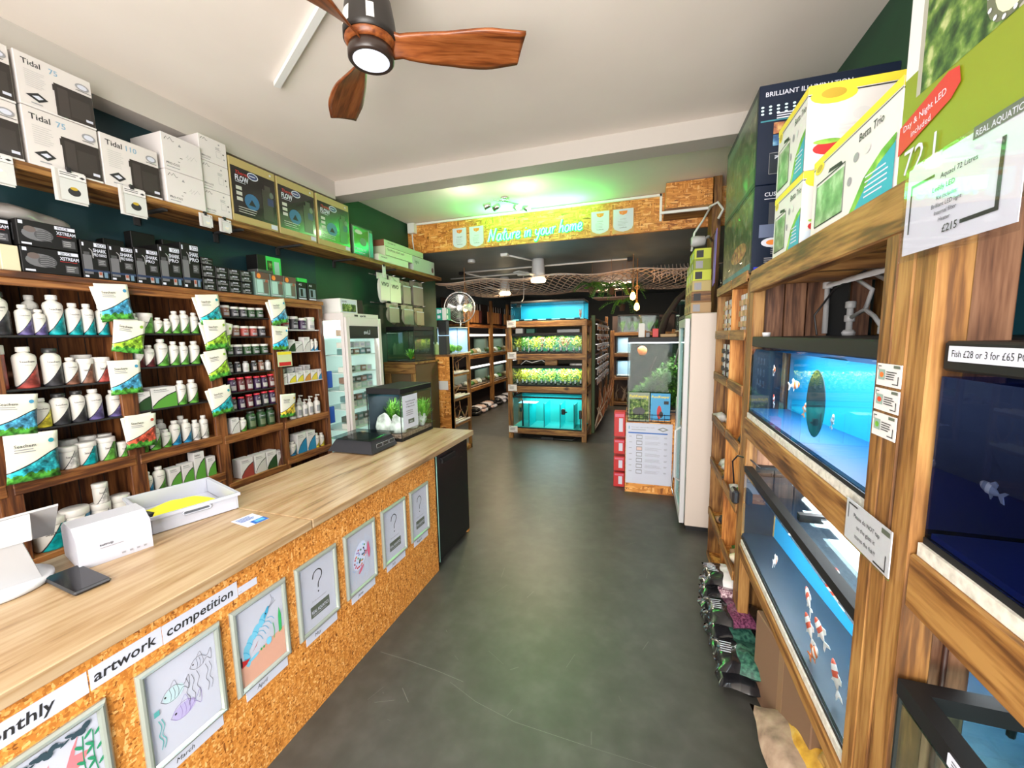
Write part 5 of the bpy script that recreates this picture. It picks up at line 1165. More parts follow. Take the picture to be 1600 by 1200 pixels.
CL = dict(T=((.0, .28, .30), 'teal'), P=((.10, .08, .22), 'purple'), R=((.30, .05, .04), 'dark red'), G=((.09, .30, .04), 'green'), Y=((.65, .55, .05), 'yellow'), B=((.02, .22, .42), 'blue'), K=((.03, .03, .035), 'black'), N=((.18, .08, .05), 'brown'), O=((.55, .25, .05), 'orange'), W=((.55, .54, .52), 'grey'), V=((.035, .012, .05), 'violet'), M=((.09, .01, .015), 'maroon'), F=((.02, .06, .02), 'dark green'))
KN = dict(b=('bottle', .175, .031), k=('black capped bottle', .175, .031), v=('small vial', .085, .022), r=('red capped bottle', .10, .026), d=('dark bottle', .14, .034), j=('wide jar', .11, .040), c=('white lidded jar', .075, .030), x=('printed carton', .12, .035), p=('pump bottle', .168, .028))
def row(bay, rowname, z, items, xoff=0, extra=''):
    """items: (y, kind, colour, height, [radius])"""
    n = len(items)
    for i, it in enumerate(items):
        y, k, c, h = it[:4]; nm, H0, r0 = KN[k]; r = it[4] if len(it) > 4 else r0*min(1.25, max(.75, (h/H0)**.7)); col, cn = CL[c]
        s = (r/r0, r/r0, h/H0); x = -2.805-r-.004+xoff
        pb[k].put((x, y, z+.0005), '%s %s, %s from left on %s shelf of the %s bay%s' % (cn, nm, ORD[i], rowname, bay, extra), 'products in the dark shelf unit', scale=s, color=(*col, 1), rz=0)
row('first', 'top', 1.70, [(1.035, 'k', 'K', .20, .038), (1.115, 'b', 'P', .145), (1.165, 'b', 'P', .125, .024), (1.225, 'b', 'T', .20, .036), (1.295, 'b', 'T', .165, .029), (1.35, 'b', 'T', .165, .027), (1.41, 'b', 'T', .16, .026)])
row('first', 'top', 1.70, [(1.18, 'b', 'W', .20, .030), (1.08, 'b', 'W', .15)], -.09, ', back row')
row('first', 'second', 1.445, [(.99, 'j', 'R', .21, .05), (1.10, 'b', 'R', .20, .040), (1.19, 'k', 'K', .19, .036), (1.255, 'b', 'N', .14, .028), (1.315, 'j', 'N', .13, .034), (1.385, 'j', 'R', .135, .038)])
row('first', 'second', 1.445, [(1.23, 'b', 'N', .15, .03), (1.35, 'j', 'N', .15, .04)], -.09, ', back row')
row('first', 'third', 1.245, [(1.05, 'b', 'N', .15, .03), (1.125, 'b', 'Y', .145, .033), (1.195, 'k', 'K', .16, .034), (1.262, 'k', 'K', .165, .03), (1.33, 'b', 'P', .165, .034), (1.415, 'b', 'P', .15, .031)])
row('first', 'fourth', 1.01, [(1.105, 'j', 'B', .19, .055), (1.20, 'j', 'W', .115, .036), (1.275, 'j', 'T', .12, .040), (1.36, 'j', 'G', .125, .038), (1.425, 'j', 'G', .085, .024)])
row('first', 'fourth', 1.01, [(1.17, 'j', 'W', .13, .036), (1.25, 'j', 'W', .135, .036), (1.33, 'j', 'W', .135, .036), (1.40, 'j', 'W', .13, .033)], -.10, ', back row')
row('first', 'lowest', .62, [(1.10, 'j', 'T', .16, .06), (1.20, 'j', 'B', .17, .055), (1.30, 'j', 'W', .16, .042), (1.39, 'j', 'W', .17, .042)])
row('first', 'lowest', .781, [(1.305, 'j', 'W', .11, .032)], 0, ', stacked on another')
row('second', 'top', 1.71, [(1.50, 'b', 'G', .15, .027), (1.55, 'b', 'G', .115, .022), (1.615, 'j', 'G', .12, .038), (1.675, 'b', 'G', .095, .022), (1.72, 'b', 'G', .09, .02), (1.77, 'b', 'G', .14, .025), (1.825, 'b', 'G', .145, .027), (1.885, 'b', 'G', .135, .025)])
row('second', 'second', 1.51, [(1.50, 'b', 'M', .14, .027), (1.555, 'b', 'M', .13, .027), (1.61, 'b', 'M', .13, .026), (1.68, 'b', 'G', .165, .032), (1.745, 'b', 'G', .15, .026), (1.80, 'b', 'G', .145, .026), (1.87, 'b', 'G', .15, .030)])
row('second', 'third', 1.255, [(1.535, 'x', 'F', .11, .045), (1.655, 'x', 'G', .125, .068), (1.76, 'b', 'G', .155, .028), (1.83, 'b', 'G', .155, .030)])
row('second', 'fourth', 1.005, [(1.52, 'b', 'G', .13, .026), (1.585, 'b', 'G', .155, .028), (1.645, 'b', 'G', .11, .024), (1.70, 'b', 'B', .155, .028), (1.765, 'b', 'B', .15, .026), (1.82, 'b', 'W', .135, .024), (1.875, 'b', 'W', .155, .025)])
row('second', 'fourth', 1.005, [(1.55, 'b', 'P', .15, .028), (1.67, 'b', 'W', .165, .028), (1.79, 'b', 'W', .165, .028)], -.08, ', back row')
row('second', 'fifth', .74, [(1.52, 'b', 'B', .14, .027), (1.585, 'b', 'G', .155, .030), (1.66, 'x', 'G', .125, .033), (1.735, 'x', 'G', .13, .033), (1.81, 'x', 'G', .185, .033), (1.885, 'x', 'G', .13, .028)])
row('third', 'top', 1.83, [(2.03, 'c', 'R', .078), (2.10, 'c', 'N', .078, .033), (2.17, 'c', 'K', .072), (2.235, 'c', 'K', .072), (2.30, 'c', 'F', .072), (2.37, 'c', 'F', .075)])
row('third', 'second', 1.69, [(2.02, 'c', 'K', .075), (2.085, 'c', 'R', .075), (2.16, 'c', 'N', .078, .033), (2.235, 'c', 'R', .075), (2.305, 'c', 'R', .075), (2.375, 'c', 'K', .075)])
row('third', 'third', 1.555, [(2.03, 'c', 'K', .075), (2.10, 'c', 'F', .075), (2.17, 'c', 'K', .075, .032), (2.24, 'c', 'F', .075), (2.31, 'c', 'F', .075), (2.385, 'c', 'F', .075)])
row('third', 'fourth', 1.425, [(2.09, 'v', 'K', .08), (2.15, 'v', 'K', .08), (2.215, 'v', 'W', .08), (2.28, 'v', 'K', .08), (2.34, 'v', 'N', .08), (2.40, 'v', 'W', .078)])
row('third', 'fifth', 1.285, [(2.10, 'r', 'V', .105), (2.165, 'r', 'M', .105), (2.23, 'r', 'M', .105), (2.295, 'r', 'V', .10), (2.355, 'r', 'V', .10), (2.42, 'r', 'M', .105)])
row('third', 'sixth', 1.155, [(2.02, 'r', 'V', .09), (2.09, 'r', 'K', .095), (2.155, 'r', 'V', .09), (2.22, 'r', 'M', .10), (2.285, 'r', 'V', .10), (2.35, 'r', 'K', .105), (2.415, 'r', 'V', .105)])
row('third', 'seventh', .99, [(2.08, 'x', 'W', .11, .03), (2.15, 'b', 'G', .10, .025), (2.225, 'd', 'F', .135), (2.31, 'd', 'F', .135), (2.39, 'd', 'F', .135)])
row('fourth', 'top', 1.745, [(2.52, 'c', 'W', .10, .03), (2.60, 'c', 'R', .11, .034), (2.69, 'c', 'K', .11, .035), (2.78, 'c', 'V', .10, .034), (2.87, 'c', 'W', .11, .04)])
row('fourth', 'second', 1.56, [(2.63, 'x', 'F', .10, .035), (2.70, 'x', 'W', .085, .04), (2.79, 'x', 'W', .12, .034), (2.855, 'b', 'B', .10, .018), (2.90, 'b', 'B', .105, .018)])
row('fourth', 'third', 1.30, [(2.52, 'x', 'W', .08, .033), (2.61, 'x', 'Y', .08, .033), (2.69, 'x', 'Y', .08, .033), (2.77, 'x', 'O', .09, .033), (2.845, 'x', 'Y', .09, .033), (2.92, 'x', 'B', .09, .028)])
row('fourth', 'third', 1.30, [(2.60, 'x', 'B', .115, .035), (2.69, 'x', 'B', .12, .035), (2.78, 'x', 'B', .12, .035), (2.87, 'x', 'B', .13, .035)], -.10, ', back row')
row('fourth', 'fourth', .99, [(2.60, 'p', 'W', .15), (2.665, 'p', 'W', .15), (2.73, 'p', 'W', .15), (2.79, 'p', 'W', .17), (2.87, 'p', 'W', .175)])
row('fourth', 'fourth', .99, [(2.64, 'p', 'W', .16), (2.76, 'p', 'W', .18)], -.08, ', back row')
row('fourth', 'fifth', .68, [(2.51, 'b', 'B', .12), (2.57, 'b', 'B', .115, .03), (2.655, 'x', 'B', .17, .048), (2.76, 'x', 'B', .17, .045), (2.83, 'b', 'Y', .13, .025), (2.89, 'b', 'Y', .12, .024)])
row('third', 'eighth', .64, [(2.14, 'x', 'R', .14, .05), (2.25, 'x', 'W', .14, .045), (2.35, 'x', 'F', .14, .045), (2.43, 'x', 'N', .12, .03)])
row('fourth', 'sixth', .40, [(2.55, 'x', 'W', .12, .04), (2.65, 'x', 'W', .13, .04), (2.76, 'x', 'W', .14, .045)])

# ---- pouches hanging on the uprights
pouch_m, n_, l_, p_ = nmat('pouch_print'); MATS['pouch_print'] = pouch_m
tc = n_.new('ShaderNodeTexCoord'); sp = n_.new('ShaderNodeSeparateXYZ'); l_.new(tc.outputs['Object'], sp.inputs[0]); oi = n_.new('ShaderNodeObjectInfo')
def mth(op, a, b=None, c=None):
    m = n_.new('ShaderNodeMath'); m.operation = op
    for i, v in enumerate((a, b, c)):
        if v is None: continue
        if isinstance(v, (int, float)): m.inputs[i].default_value = v
        else: l_.new(v, m.inputs[i])
    return m.outputs[0]
edge = mth('ADD', mth('MULTIPLY', mth('SINE', mth('MULTIPLY_ADD', sp.outputs[1], 14.0, -.2)), .045), .088)
dlt = mth('SUBTRACT', edge, sp.outputs[2])
nz = n_.new('ShaderNodeTexNoise'); nz.inputs['Scale'].default_value = 38; nz.inputs['Detail'].default_value = 5; l_.new(tc.outputs['Object'], nz.inputs[0])
rr = ramp(n_, [(.38, (.25, .25, .25)), (.5, (1, 1, 1)), (.62, (2.4, 2.4, 2.2))]); l_.new(nz.outputs[0], rr.inputs[0])
c1 = n_.new('ShaderNodeMixRGB'); c1.blend_type = 'MULTIPLY'; c1.inputs[0].default_value = 1; l_.new(oi.outputs['Color'], c1.inputs[1]); l_.new(rr.outputs[0], c1.inputs[2])
c2 = n_.new('ShaderNodeMixRGB'); c2.blend_type = 'MULTIPLY'; c2.inputs[0].default_value = 1; c2.inputs[1].default_value = (.05, .22, .03, 1); l_.new(rr.outputs[0], c2.inputs[2])
g_ = n_.new('ShaderNodeMixRGB'); l_.new(mth('LESS_THAN', mth('MULTIPLY_ADD', nz.outputs[0], .06, sp.outputs[2]), .062), g_.inputs[0]); l_.new(c1.outputs[0], g_.inputs[1]); l_.new(c2.outputs[0], g_.inputs[2])
k1 = n_.new('ShaderNodeMixRGB'); k1.inputs[1].default_value = (.76, .74, .64, 1); k1.inputs[2].default_value = (.015, .02, .02, 1); l_.new(mth('GREATER_THAN', dlt, 0), k1.inputs[0])
k2 = n_.new('ShaderNodeMixRGB'); l_.new(mth('GREATER_THAN', dlt, .005), k2.inputs[0]); l_.new(k1.outputs[0], k2.inputs[1]); l_.new(g_.outputs[0], k2.inputs[2])
l_.new(k2.outputs[0], p_.inputs['Base Color']); p_.inputs['Roughness'].default_value = .3; p_.inputs['Coat Weight'].default_value = .3
def proto_pouch():
    mb = MB(); W_, H_ = .15, .19; n, m = 10, 12; vs = []
    for sgn in (1, -1):
        for i in range(n+1):
            for j in range(m+1):
                u, v = i/n, j/m; b = (math.sin(math.pi*u)**.6)*(math.sin(math.pi*min(1, v*1.08))**.7 if v < .92 else 0)
                vs.append((sgn*(.012*b+.0006)+.0012*math.sin(9*u+7*v), (u-.5)*W_*(1-.04*math.sin(math.pi*v)), v*H_))
    o1 = (n+1)*(m+1); fs = []
    for i in range(n):
        for j in range(m):
            a = i*(m+1)+j; fs += [(a, a+m+1, a+m+2, a+1), (o1+a, o1+a+1, o1+a+m+2, o1+a+m+1)]
    bd = [i*(m+1) for i in range(n+1)]+[n*(m+1)+j for j in range(1, m+1)]+[i*(m+1)+m for i in range(n-1, -1, -1)]+[j for j in range(m-1, 0, -1)]
    for a, b in zip(bd, bd[1:]+bd[:1]): fs.append((a, o1+a, o1+b, b))
    mb.add(vs, fs, pouch_m, True); pn = Pn(mb, (.013, -.06, .13), UY, UZ, .12, .04, .001); pn.text('Seachem', .05, .2, .3, ink, .6, .01); pn.lines(.05, .6, -.35, .1, 2, grey_ink); pn.ell(.9, .6, .07, .22, tintm)
    return Proto(tag(mb.build('filter_media_pouch', loc=(0, 0, -5)), '', 'pouch'))
pouch = proto_pouch()
BL, GR, YG, RDp, YL, TL = (.05, .25, .42), (.10, .34, .05), (.22, .40, .03), (.42, .07, .04), (.55, .38, .04), (.02, .28, .34)
for (y, zt, c, ang, lab, n2) in ((1.44, 1.975, BL, -4, 'blue and green pouch, topmost at the upright between first and second bays', 2), (1.47, 1.79, YG, 9, 'bright green pouch, second down between first and second bays', 1), (1.445, 1.56, BL, 0, 'blue pouch, third down between first and second bays', 1),
    (1.475, 1.345-.10, RDp, 3, 'red pouch, lowest between first and second bays', 2), (1.0, 1.50-.07, BL, 6, 'blue pouch, upper one at the left frame edge', 1), (1.04, 1.20, TL, 3, 'large teal green pouch, lower one at the left frame edge', 1),
    (1.95, 1.965, TL, -6, 'teal pouch, topmost at the upright between second and third bays', 2), (1.965, 1.80, YG, -3, 'green pouch fan, second down between second and third bays', 3), (1.97, 1.60, YG, -8, 'leafy green pouch, third down between second and third bays', 2), (1.965, 1.35, TL, -5, 'blue green pouch, lowest between second and third bays', 2),
    (2.49, 1.98, BL, -9, 'blue green pouch, topmost at the upright between third and fourth bays', 2), (2.475, 1.77, (.03, .33, .62), 2, 'bright blue pouch, second down between third and fourth bays', 1), (2.49, 1.22, YL, 4, 'yellow orange pouch, lowest between third and fourth bays', 1)):
    for k in range(n2):
        o = pouch.put((-2.775+.010*(n2-1-k)+.012, y+(.018*k if n2 > 1 else 0), zt-.19-.004*k), lab+('' if k == 0 else (', one behind' if k == 1 else ', rearmost')), 'pouches hanging on the shelf uprights', scale=1.0 if 'large' not in lab else 1.2, color=(*c, 1))
        o.rotation_euler = (R(-ang+7*k*(1 if k % 2 else -1)), 0, 0)
        if k: o.location.x = -2.783-.0*k
tag(MB().prism([(2.45, 1.445), (2.585, 1.445), (2.585, 1.565), (2.45, 1.565)], 'x', -2.782, -2.778, M('yellow_card', (.55, .60, .35), .5)).box(-2.7779, -2.7775, 2.452, 2.583, 1.54, 1.563, yellow).box(-2.7779, -2.7775, 2.46, 2.575, 1.45, 1.48, red).build('food_card'), 'pale green card with yellow and red bands between third and fourth bays', 'card')

# ---- black filter boxes along the top of the unit (z 2.0)
TZ = 1.9995
M('photo_grey', (.13, .13, .14), .35); M('photo_grey2', (.06, .06, .065), .35); M('badge_dark', (.06, .06, .065), .4); M('print_red_dark', (.3, .08, .05), .5); M('neon_green_print', (.03, .55, .08), .4); M('pale_teal', (.35, .55, .50), .5); M('photo_brown', (.12, .09, .08), .4)
bbx = M('filter_box_black', (.006, .0055, .0055), .5, spec=.3); silver = M('silver_print', (.32, .32, .33), .4)
def d_sicce(t1, t2, photo=.0):
    def f(F):
        p = F['aisleL']()
        p.rect(.5, .86, .96, .96, paper); p.text('SICCE', .60, .875, .075, ink, .34, .02); p.text(t1, .45, .72, .09, paper, .5, .02)
        if t2: p.text(t2, .45, .61, .08, paper, .5, .015)
        p.rect(.58, .36, .90, .54, M('badge_dark', (.06, .06, .065), .4)); p.lines(.62, .86, .39, .52, 3, grey_ink, .4)
        p.rect(.04, .12, .36, .62, M('photo_grey', (.13, .13, .14), .35)); p.rect(.08, .62, .3, .70, M('photo_grey2', (.06, .06, .065), .35)); p.line([(.3, .8), (.40, .74), (.42, .55)], .004, silver)
        p.rect(.0, .18, 1, .24, M('sheen_blue', (.03, .045, .09), .25)) if photo else None
        p.rect(.55, .05, .70, .20, silver); p.rect(.76, .05, .90, .20, M('silver_blue', (.12, .20, .28), .4)); p.rect(.57, .11, .68, .19, M('print_red_dark', (.3, .08, .05), .5)); p.rect(.04, .03, .18, .08, paper); p.rect(.05, .85, .12, .94, paper)
        n = F['near'](); n.rect(.2, .2, .85, .8, M('badge_dark', 0)); n.ell(.5, .5, .22, .3, grey_ink); n.ell(.5, .5, .15, .2, bbx)
    return f
def d_xs(F):
    p = F['aisleL'](); p.rect(.62, .82, .98, .95, paper); p.text('SICCE', .66, .84, .09, ink, .28, .02); p.text('XSTREAM', .64, .62, .13, paper, .34, .02); p.lines(.64, .95, .54, .58, 1, red)
    p.ell(.32, .5, .26, .26, M('photo_grey', 0)); p.ell(.42, .48, .16, .22, M('photo_grey2', 0)); p.ell(.20, .66, .10, .12, M('photo_brown', (.12, .09, .08), .4))
    for k in range(5): p.line([(.30, .3+.08*k), (.42, .34+.08*k), (.54, .28+.08*k)], .0012, silver)
    p.rect(.72, .12, .95, .42, M('badge_dark', 0)); p.lines(.74, .92, .16, .40, 3, silver, .4); p.rect(.04, .06, .20, .13, paper); p.rect(.03, .82, .10, .95, paper)
    n = F['near'](); n.rect(.2, .2, .85, .85, M('badge_dark', 0)); n.ell(.5, .5, .22, .3, grey_ink)
for k, (y0, y1, x1, z0, z1, lab) in enumerate(((1.125, 1.335, -2.80, TZ, 2.122, 'black XSTREAM pump box, lower of the front pair on the shelf unit'), (1.125, 1.335, -2.80, 2.124, 2.245, 'black XSTREAM pump box, upper of the front pair on the shelf unit'))):
    carton(-3.02, x1, y0, y1, z0, z1, bbx, lab, 'black filter boxes', deco=d_xs)
carton(-3.05, -2.83, .90, 1.115, TZ, 2.12, bbx, 'black pump box left of the XSTREAM pair, lower one', 'black filter boxes', deco=d_xs)
carton(-3.05, -2.83, .90, 1.115, 2.122, 2.235, bbx, 'black pump box left of the XSTREAM pair, upper one', 'black filter boxes', deco=d_xs)
carton(-2.829, -2.80, 1.06, 1.12, TZ, 2.115, M('cream_print', (.6, .52, .35), .5), 'thin cream and gold printed box at the left end of the shelf unit top')
for k, (y0, y1, x0, x1, z1, t1, t2) in enumerate(((1.345, 1.455, -2.98, -2.80, 2.195, 'SHARK', 'PRO NANO'), (1.46, 1.575, -2.98, -2.80, 2.195, 'SHARK', 'PRO NANO'), (1.58, 1.70, -2.98, -2.80, 2.205, 'SHARK', 'PRO'), (1.705, 1.825, -3.0, -2.80, 2.245, 'SHARK', 'PRO'), (1.83, 1.94, -3.02, -2.80, 2.285, 'SHARK', 'PRO'))):
    carton(x0, x1, y0, y1, TZ, z1, bbx, 'black SHARK PRO filter box, %s from left along the shelf unit top' % ORD[k], 'black filter boxes', deco=d_sicce(t1, t2, 1))
for k, (y0, y1, z1) in enumerate(((1.40, 1.53, 2.24), (1.56, 1.66, 2.27), (1.70, 1.83, 2.345), (1.87, 2.0, 2.33))):
    carton(-3.09, -3.025, y0, y1, TZ, z1, bbx, 'black filter box standing in the back row, %s from left' % ORD[k], 'black filter boxes')
def d_mini(F):
    p = F['aisleL']()
    for j in range(2): p.text('SICCE', .3, .78-.5*j, .12, paper, .6, .03); p.lines(.35, .9, .58-.5*j, .70-.5*j, 2, silver, .5); p.rect(.08, .55-.5*j, .3, .85-.5*j, M('photo_grey', 0))
for k, (y, z) in enumerate([(1.95+.09*c, TZ+r*.085) for c in range(4) for r in range(2)]):
    carton(-2.93, -2.80, y, y+.086, z, z+.083, bbx, 'small black pump box, %s row, %s in that row right of the SHARK boxes' % (('lower', 'upper')[k % 2], ORD[k//2]), 'black filter boxes', deco=d_mini)
carton(-2.93, -2.80, 1.95, 2.03, TZ+.1705, TZ+.215, bbx, 'small black pump box lying on top of the stacked pair', 'black filter boxes', deco=d_mini)
def d_heat(F):
    p = F['aisleL'](); p.rect(0, .72, 1, 1, M('box_brown', (.10, .045, .04), .5)); p.ell(.25, .84, .14, .11, orange); p.ell(.78, .62, .12, .10, M('print_red_dark', 0)); p.rect(.08, .14, .5, .68, M('pale_teal', (.35, .55, .50), .5)); p.rect(.55, .12, .88, .60, M('photo_brown', 0)); p.lines(.06, .9, .04, .12, 1, paper)
for k, y in enumerate((2.335, 2.465, 2.59)):
    carton(-2.95, -2.80, y, y+.12, TZ, 2.175, M('box_greenish', (.16, .26, .22), .5), 'green and brown filter box with orange disc, %s of three' % ('left', 'middle', 'right')[k], 'orange disc filter boxes', deco=d_heat)
def d_blk2(F):
    p = F['aisleL'](); p.text('AQ', .15, .80, .1, paper, .6, .02); p.rect(.15, .15, .85, .65, M('print_steel', (.18, .25, .30), .4)); p.rect(.3, .2, .55, .6, bbx); p.rect(.1, .03, .9, .10, paper)
for k, y in enumerate((2.72, 2.83)):
    carton(-2.93, -2.80, y, y+.10, TZ, 2.15, bbx, 'black and steel blue box at the right end of the shelf unit top, %s one' % ('left', 'right')[k], 'steel blue boxes', deco=d_blk2)
def d_gbox(F):
    p = F['aisleL'](); p.rect(.35, .3, 1, 1, M('neon_green_print', (.03, .55, .08), .4)); p.rect(.4, .5, .62, .9, plants_m); p.rect(.7, .5, .92, .9, M('pale_teal', 0)); p.rect(.35, .05, 1, .3, blue_pl); p.rect(.0, .0, .35, 1, bbx)
carton(-3.08, -2.952, 2.50, 2.72, 2.176, 2.345, bbx, 'black box with glowing green print standing above the orange disc boxes', deco=d_gbox) if 0 else carton(-3.08, -2.96, 2.50, 2.72, TZ, 2.345, bbx, 'tall black box with bright green print behind the orange disc boxes', deco=d_gbox)
carton(-2.93, -2.82, 2.75, 2.85, 2.1505, 2.185, M('neon_green_print', 0), 'small bright green box lying on the steel blue boxes')
mb = MB(); mb.blob((0, 0, .03), (.10, .24, .045), M('grey_poly_bag', (.28, .26, .25), .3, coat=.3), 3, .25, 3); tag(mb.build('plastic_bag', loc=(-2.93, 1.15, 2.247)), 'crumpled grey plastic bag on top of the black pump boxes', 'bag')
tag(MB().bbox(-2.90, -2.80, 2.36, 2.50, 2.176, 2.20, M('smoke_lid', (.06, .06, .06), .3), .003).build('plastic_slab'), 'dark plastic slab lying on the left orange disc box', 'lid')
# ================================================================== things on the counter (z .8855)
WZ = .8855
# tablet till on a white stand, seen from behind
t = empty('till_stand', (-1.93, .60, WZ), 'white tablet till stand with round base seen from behind on the counter', 'till stand')
MB().lathe([(.125, 0), (.13, .004), (.13, .014), (.124, .018), (0, .018)], (0, 0, 0), plastic_w, 40).build('round_base', t)
tw = M('till_white', (.38, .38, .39), .35)
MB().hexa([(.045, -.055, .018), (.085, .075, .018), (.070, .08, .018), (.030, -.05, .018), (.055, -.09, .165), (.095, .04, .165), (.082, .045, .168), (.042, -.085, .168)], tw).build('stem', t)
MB().hexa([(.060, -.10, .155), (.105, .06, .155), (.100, .064, .160), (.055, -.096, .160), (.030, -.10, .225), (.075, .075, .232), (.060, .08, .228), (.015, -.095, .220)], tw).build('hinge_cover', t)
MB().hexa([(-.135, -.16, .10), (-.05, .17, .10), (-.058, .173, .104), (-.143, -.157, .104), (.005, -.20, .225), (.09, .135, .235), (.083, .138, .240), (-.002, -.197, .230)], tw).build('screen_back', t)
# white carton of cards
t = empty('white_carton', (-1.885, .845, WZ), 'glossy white folded carton with small grey print on the counter', 'box', rz=R(-14))
cw = M('carton_gloss', (.50, .50, .56), .3)
MB().prism([(-.10, 0), (.10, 0), (.10, .105), (.05, .138), (-.05, .138), (-.10, .11)], 'y', -.075, .12, cw).build('body', t)
mb = MB(); pn = Pn(mb, (.1005, -.075, 0), UY, UZ, .195, .105); pn.text('sumup', .28, .60, .09, ink, .22, .01); pn.lines(.28, .6, .5, .56, 1, grey_ink); pn.rect(.55, .12, .60, .18, grey_ink); pn.rect(.66, .12, .70, .18, grey_ink); pn.rect(.76, .12, .80, .18, grey_ink); pn.rect(.86, .12, .90, .18, grey_ink); mb.build('print', t)
tag(MB().hexa([(-.05, -.03, .0), (.04, -.03, 0), (.04, .05, 0), (-.05, .05, 0), (-.06, -.01, .05), (.03, -.01, .05), (.03, .09, .055), (-.06, .09, .055)], black).build('card_reader', loc=(-1.985, .97, WZ)), 'black card reader leaning behind the glossy white carton', 'card reader')
# phone
t = empty('smartphone', (-1.735, .71, WZ), 'black smartphone lying face up on the counter edge', 'phone', rz=R(-5))
MB().bbox(-.105, .105, -.045, .045, 0, .014, black, .006).build('body', t); MB().box(-.10, .10, -.041, .041, .0142, .0148, M('phone_glass', (.01, .01, .012), .08)).build('screen', t)
# white tray with a yellow cloth
t = empty('storage_tray', (-1.99, 1.19, WZ), 'shallow white plastic storage tray with slotted handles on the counter', 'tray', rz=R(-17))
W_, D_, H_ = .19, .16, .075
mb = MB(); tpl = M('tray_plastic', (.50, .52, .60), .3)
def rim_box(mb, a, b, z0, z1, t0, m):
    mb.box(-a, a, -b, -b+t0, z0, z1, m).box(-a, a, b-t0, b, z0, z1, m).box(-a, -a+t0, -b+t0, b-t0, z0, z1, m).box(a-t0, a, -b+t0, b-t0, z0, z1, m)
mb.bbox(-W_+.01, W_-.01, -D_+.01, D_-.01, 0, .004, tpl)
mb.bbox(-W_+.005, W_-.005, -D_+.005, -D_+.010, .002, H_, tpl, .002).bbox(-W_+.005, W_-.005, D_-.010, D_-.005, .002, H_, tpl, .002).bbox(-W_+.005, -W_+.010, -D_+.01, D_-.01, .002, H_, tpl, .002).bbox(W_-.010, W_-.005, -D_+.01, D_-.01, .002, H_, tpl, .002)
mb.build('tray_body', t)
mb = MB(); rim_box(mb, W_+.003, D_+.003, H_-.012, H_, .012, tpl); mb.build('rim', t)
for e in (1, -1):
    o = MB(); o.tube([(e*(W_-.001), -.045, .045), (e*(W_-.001), -.05, .053), (e*(W_-.001), -.045, .061), (e*(W_-.001), .045, .061), (e*(W_-.001), .05, .053), (e*(W_-.001), .045, .045)], .0035, tpl, 6, True); o.box(e*(W_-.004), e*(W_-.0035), -.042, .042, .047, .059, M('slot_dark', (.10, .11, .13), .6)); o.build('handle', t)
mb = MB(); n = 12; vs = []
for i in range(n+1):
    for j in range(n+1):
        u, v = i/n-.5, j/n-.5; vs.append((u*.27+.02*v, v*.22+.03*math.sin(u*5), .012+.035*math.exp(-((u+.1)**2+(v-.2)**2)*9)+.006*math.sin(9*u)*math.cos(8*v)))
mb.add(vs, [(i*(n+1)+j, i*(n+1)+j+1, (i+1)*(n+1)+j+1, (i+1)*(n+1)+j) for i in range(n) for j in range(n)], M('yellow_cloth', (.85, .82, .04), .8), True)
o = mb.build('cloth', loc=(-1.985, 1.19, WZ)); o.rotation_euler = (0, 0, R(-17)); tag(o, 'bright yellow cloth lying in the white tray', 'cloth')
# leaflet
mb = MB(); mb.box(-.06, .06, -.045, .045, 0, .001, paper); pn = Pn(mb, (.06, -.045, .001), UY, NX, .09, .12); pn.rect(.35, .0, 1, .35, blue); pn.rect(.5, .1, .9, .3, M('leaflet_cyan', (.1, .4, .7), .5)); pn.lines(.1, .9, .5, .9, 4, blue, .4)
o = mb.build('leaflet', loc=(-1.60, 1.205, WZ)); o.rotation_euler = (0, 0, R(-8)); tag(o, 'white and blue printed leaflet beside the worktop seam', 'leaflet')
# weighing scale
t = empty('weighing_scale', (-1.88, 2.27, WZ), 'black shop weighing scale with clear platform on the counter', 'scale', rz=R(0))
sb = M('scale_black', (.025, .025, .03), .35)
MB().hexa([(-.17, -.13, .01), (.19, -.13, .01), (.19, .16, .01), (-.17, .16, .01), (-.13, -.09, .085), (.155, -.09, .085), (.155, .14, .085), (-.13, .14, .085)], sb).build('body', t)
MB().bbox(-.15, .17, -.115, .16, .092, .104, glass('clear_platform', (.55, .6, .6), .5), .003).build('platform', t)
for x, y in ((-.12, -.08), (.14, -.08), (-.12, .12), (.14, .12)): MB().lathe([(.012, 0), (.012, .01)], (x, y, 0), black, 10).build('foot', t)
mb = MB(); 
for k in range(3): mb.box(.172-.0*k, .176, -.06+.07*k, -.0+.07*k, .035, .06, M('lcd', (.03, .035, .04), .1)); mb.tube([(.178, -.06+.07*k, .035), (.178, 0+.07*k, .035), (.178, 0+.07*k, .06), (.178, -.06+.07*k, .06)], .0012, silver, 4, True)
mb.build('display', t)
# small aquarium on the counter
tS = aquarium(-2.0, -1.70, 2.505, 2.965, WZ, 1.285, 'small display aquarium with black lid and price notice at the end of the counter', hood=.045, base=.02, power=1.0, back=M('dark_blue_back', (.015, .025, .04), .8), backside='-x', lcol=(1, 1, .95))
mb = MB(); mb.box(.1505, .1515, -.20, .06, .09, .345, paper); pn = Pn(mb, (.1515, -.20, .09), UY, UZ, .21, .25)
pn.rect(0, 0, 1, 1, paper); pn.text('Please use this tank', .5, .78, .04, ink, .8, .01, True); pn.text('when not having it', .5, .70, .04, ink, .7, .01, True); pn.text('net and be careful', .5, .62, .04, ink, .76, .01, True); pn.lines(.2, .8, .38, .56, 3, grey_ink, .4); pn.rect(.3, .14, .7, .27, M('grey_green_print', 0)); pn.text('REAL', .5, .17, .05, paper, .2, .01, True)
mb = MB(); mb.box(.1505, .1515, -.205, -.0, .085, .34, paper); pn = Pn(mb, (.1515, -.205, .085), UY, UZ, .205, .255)
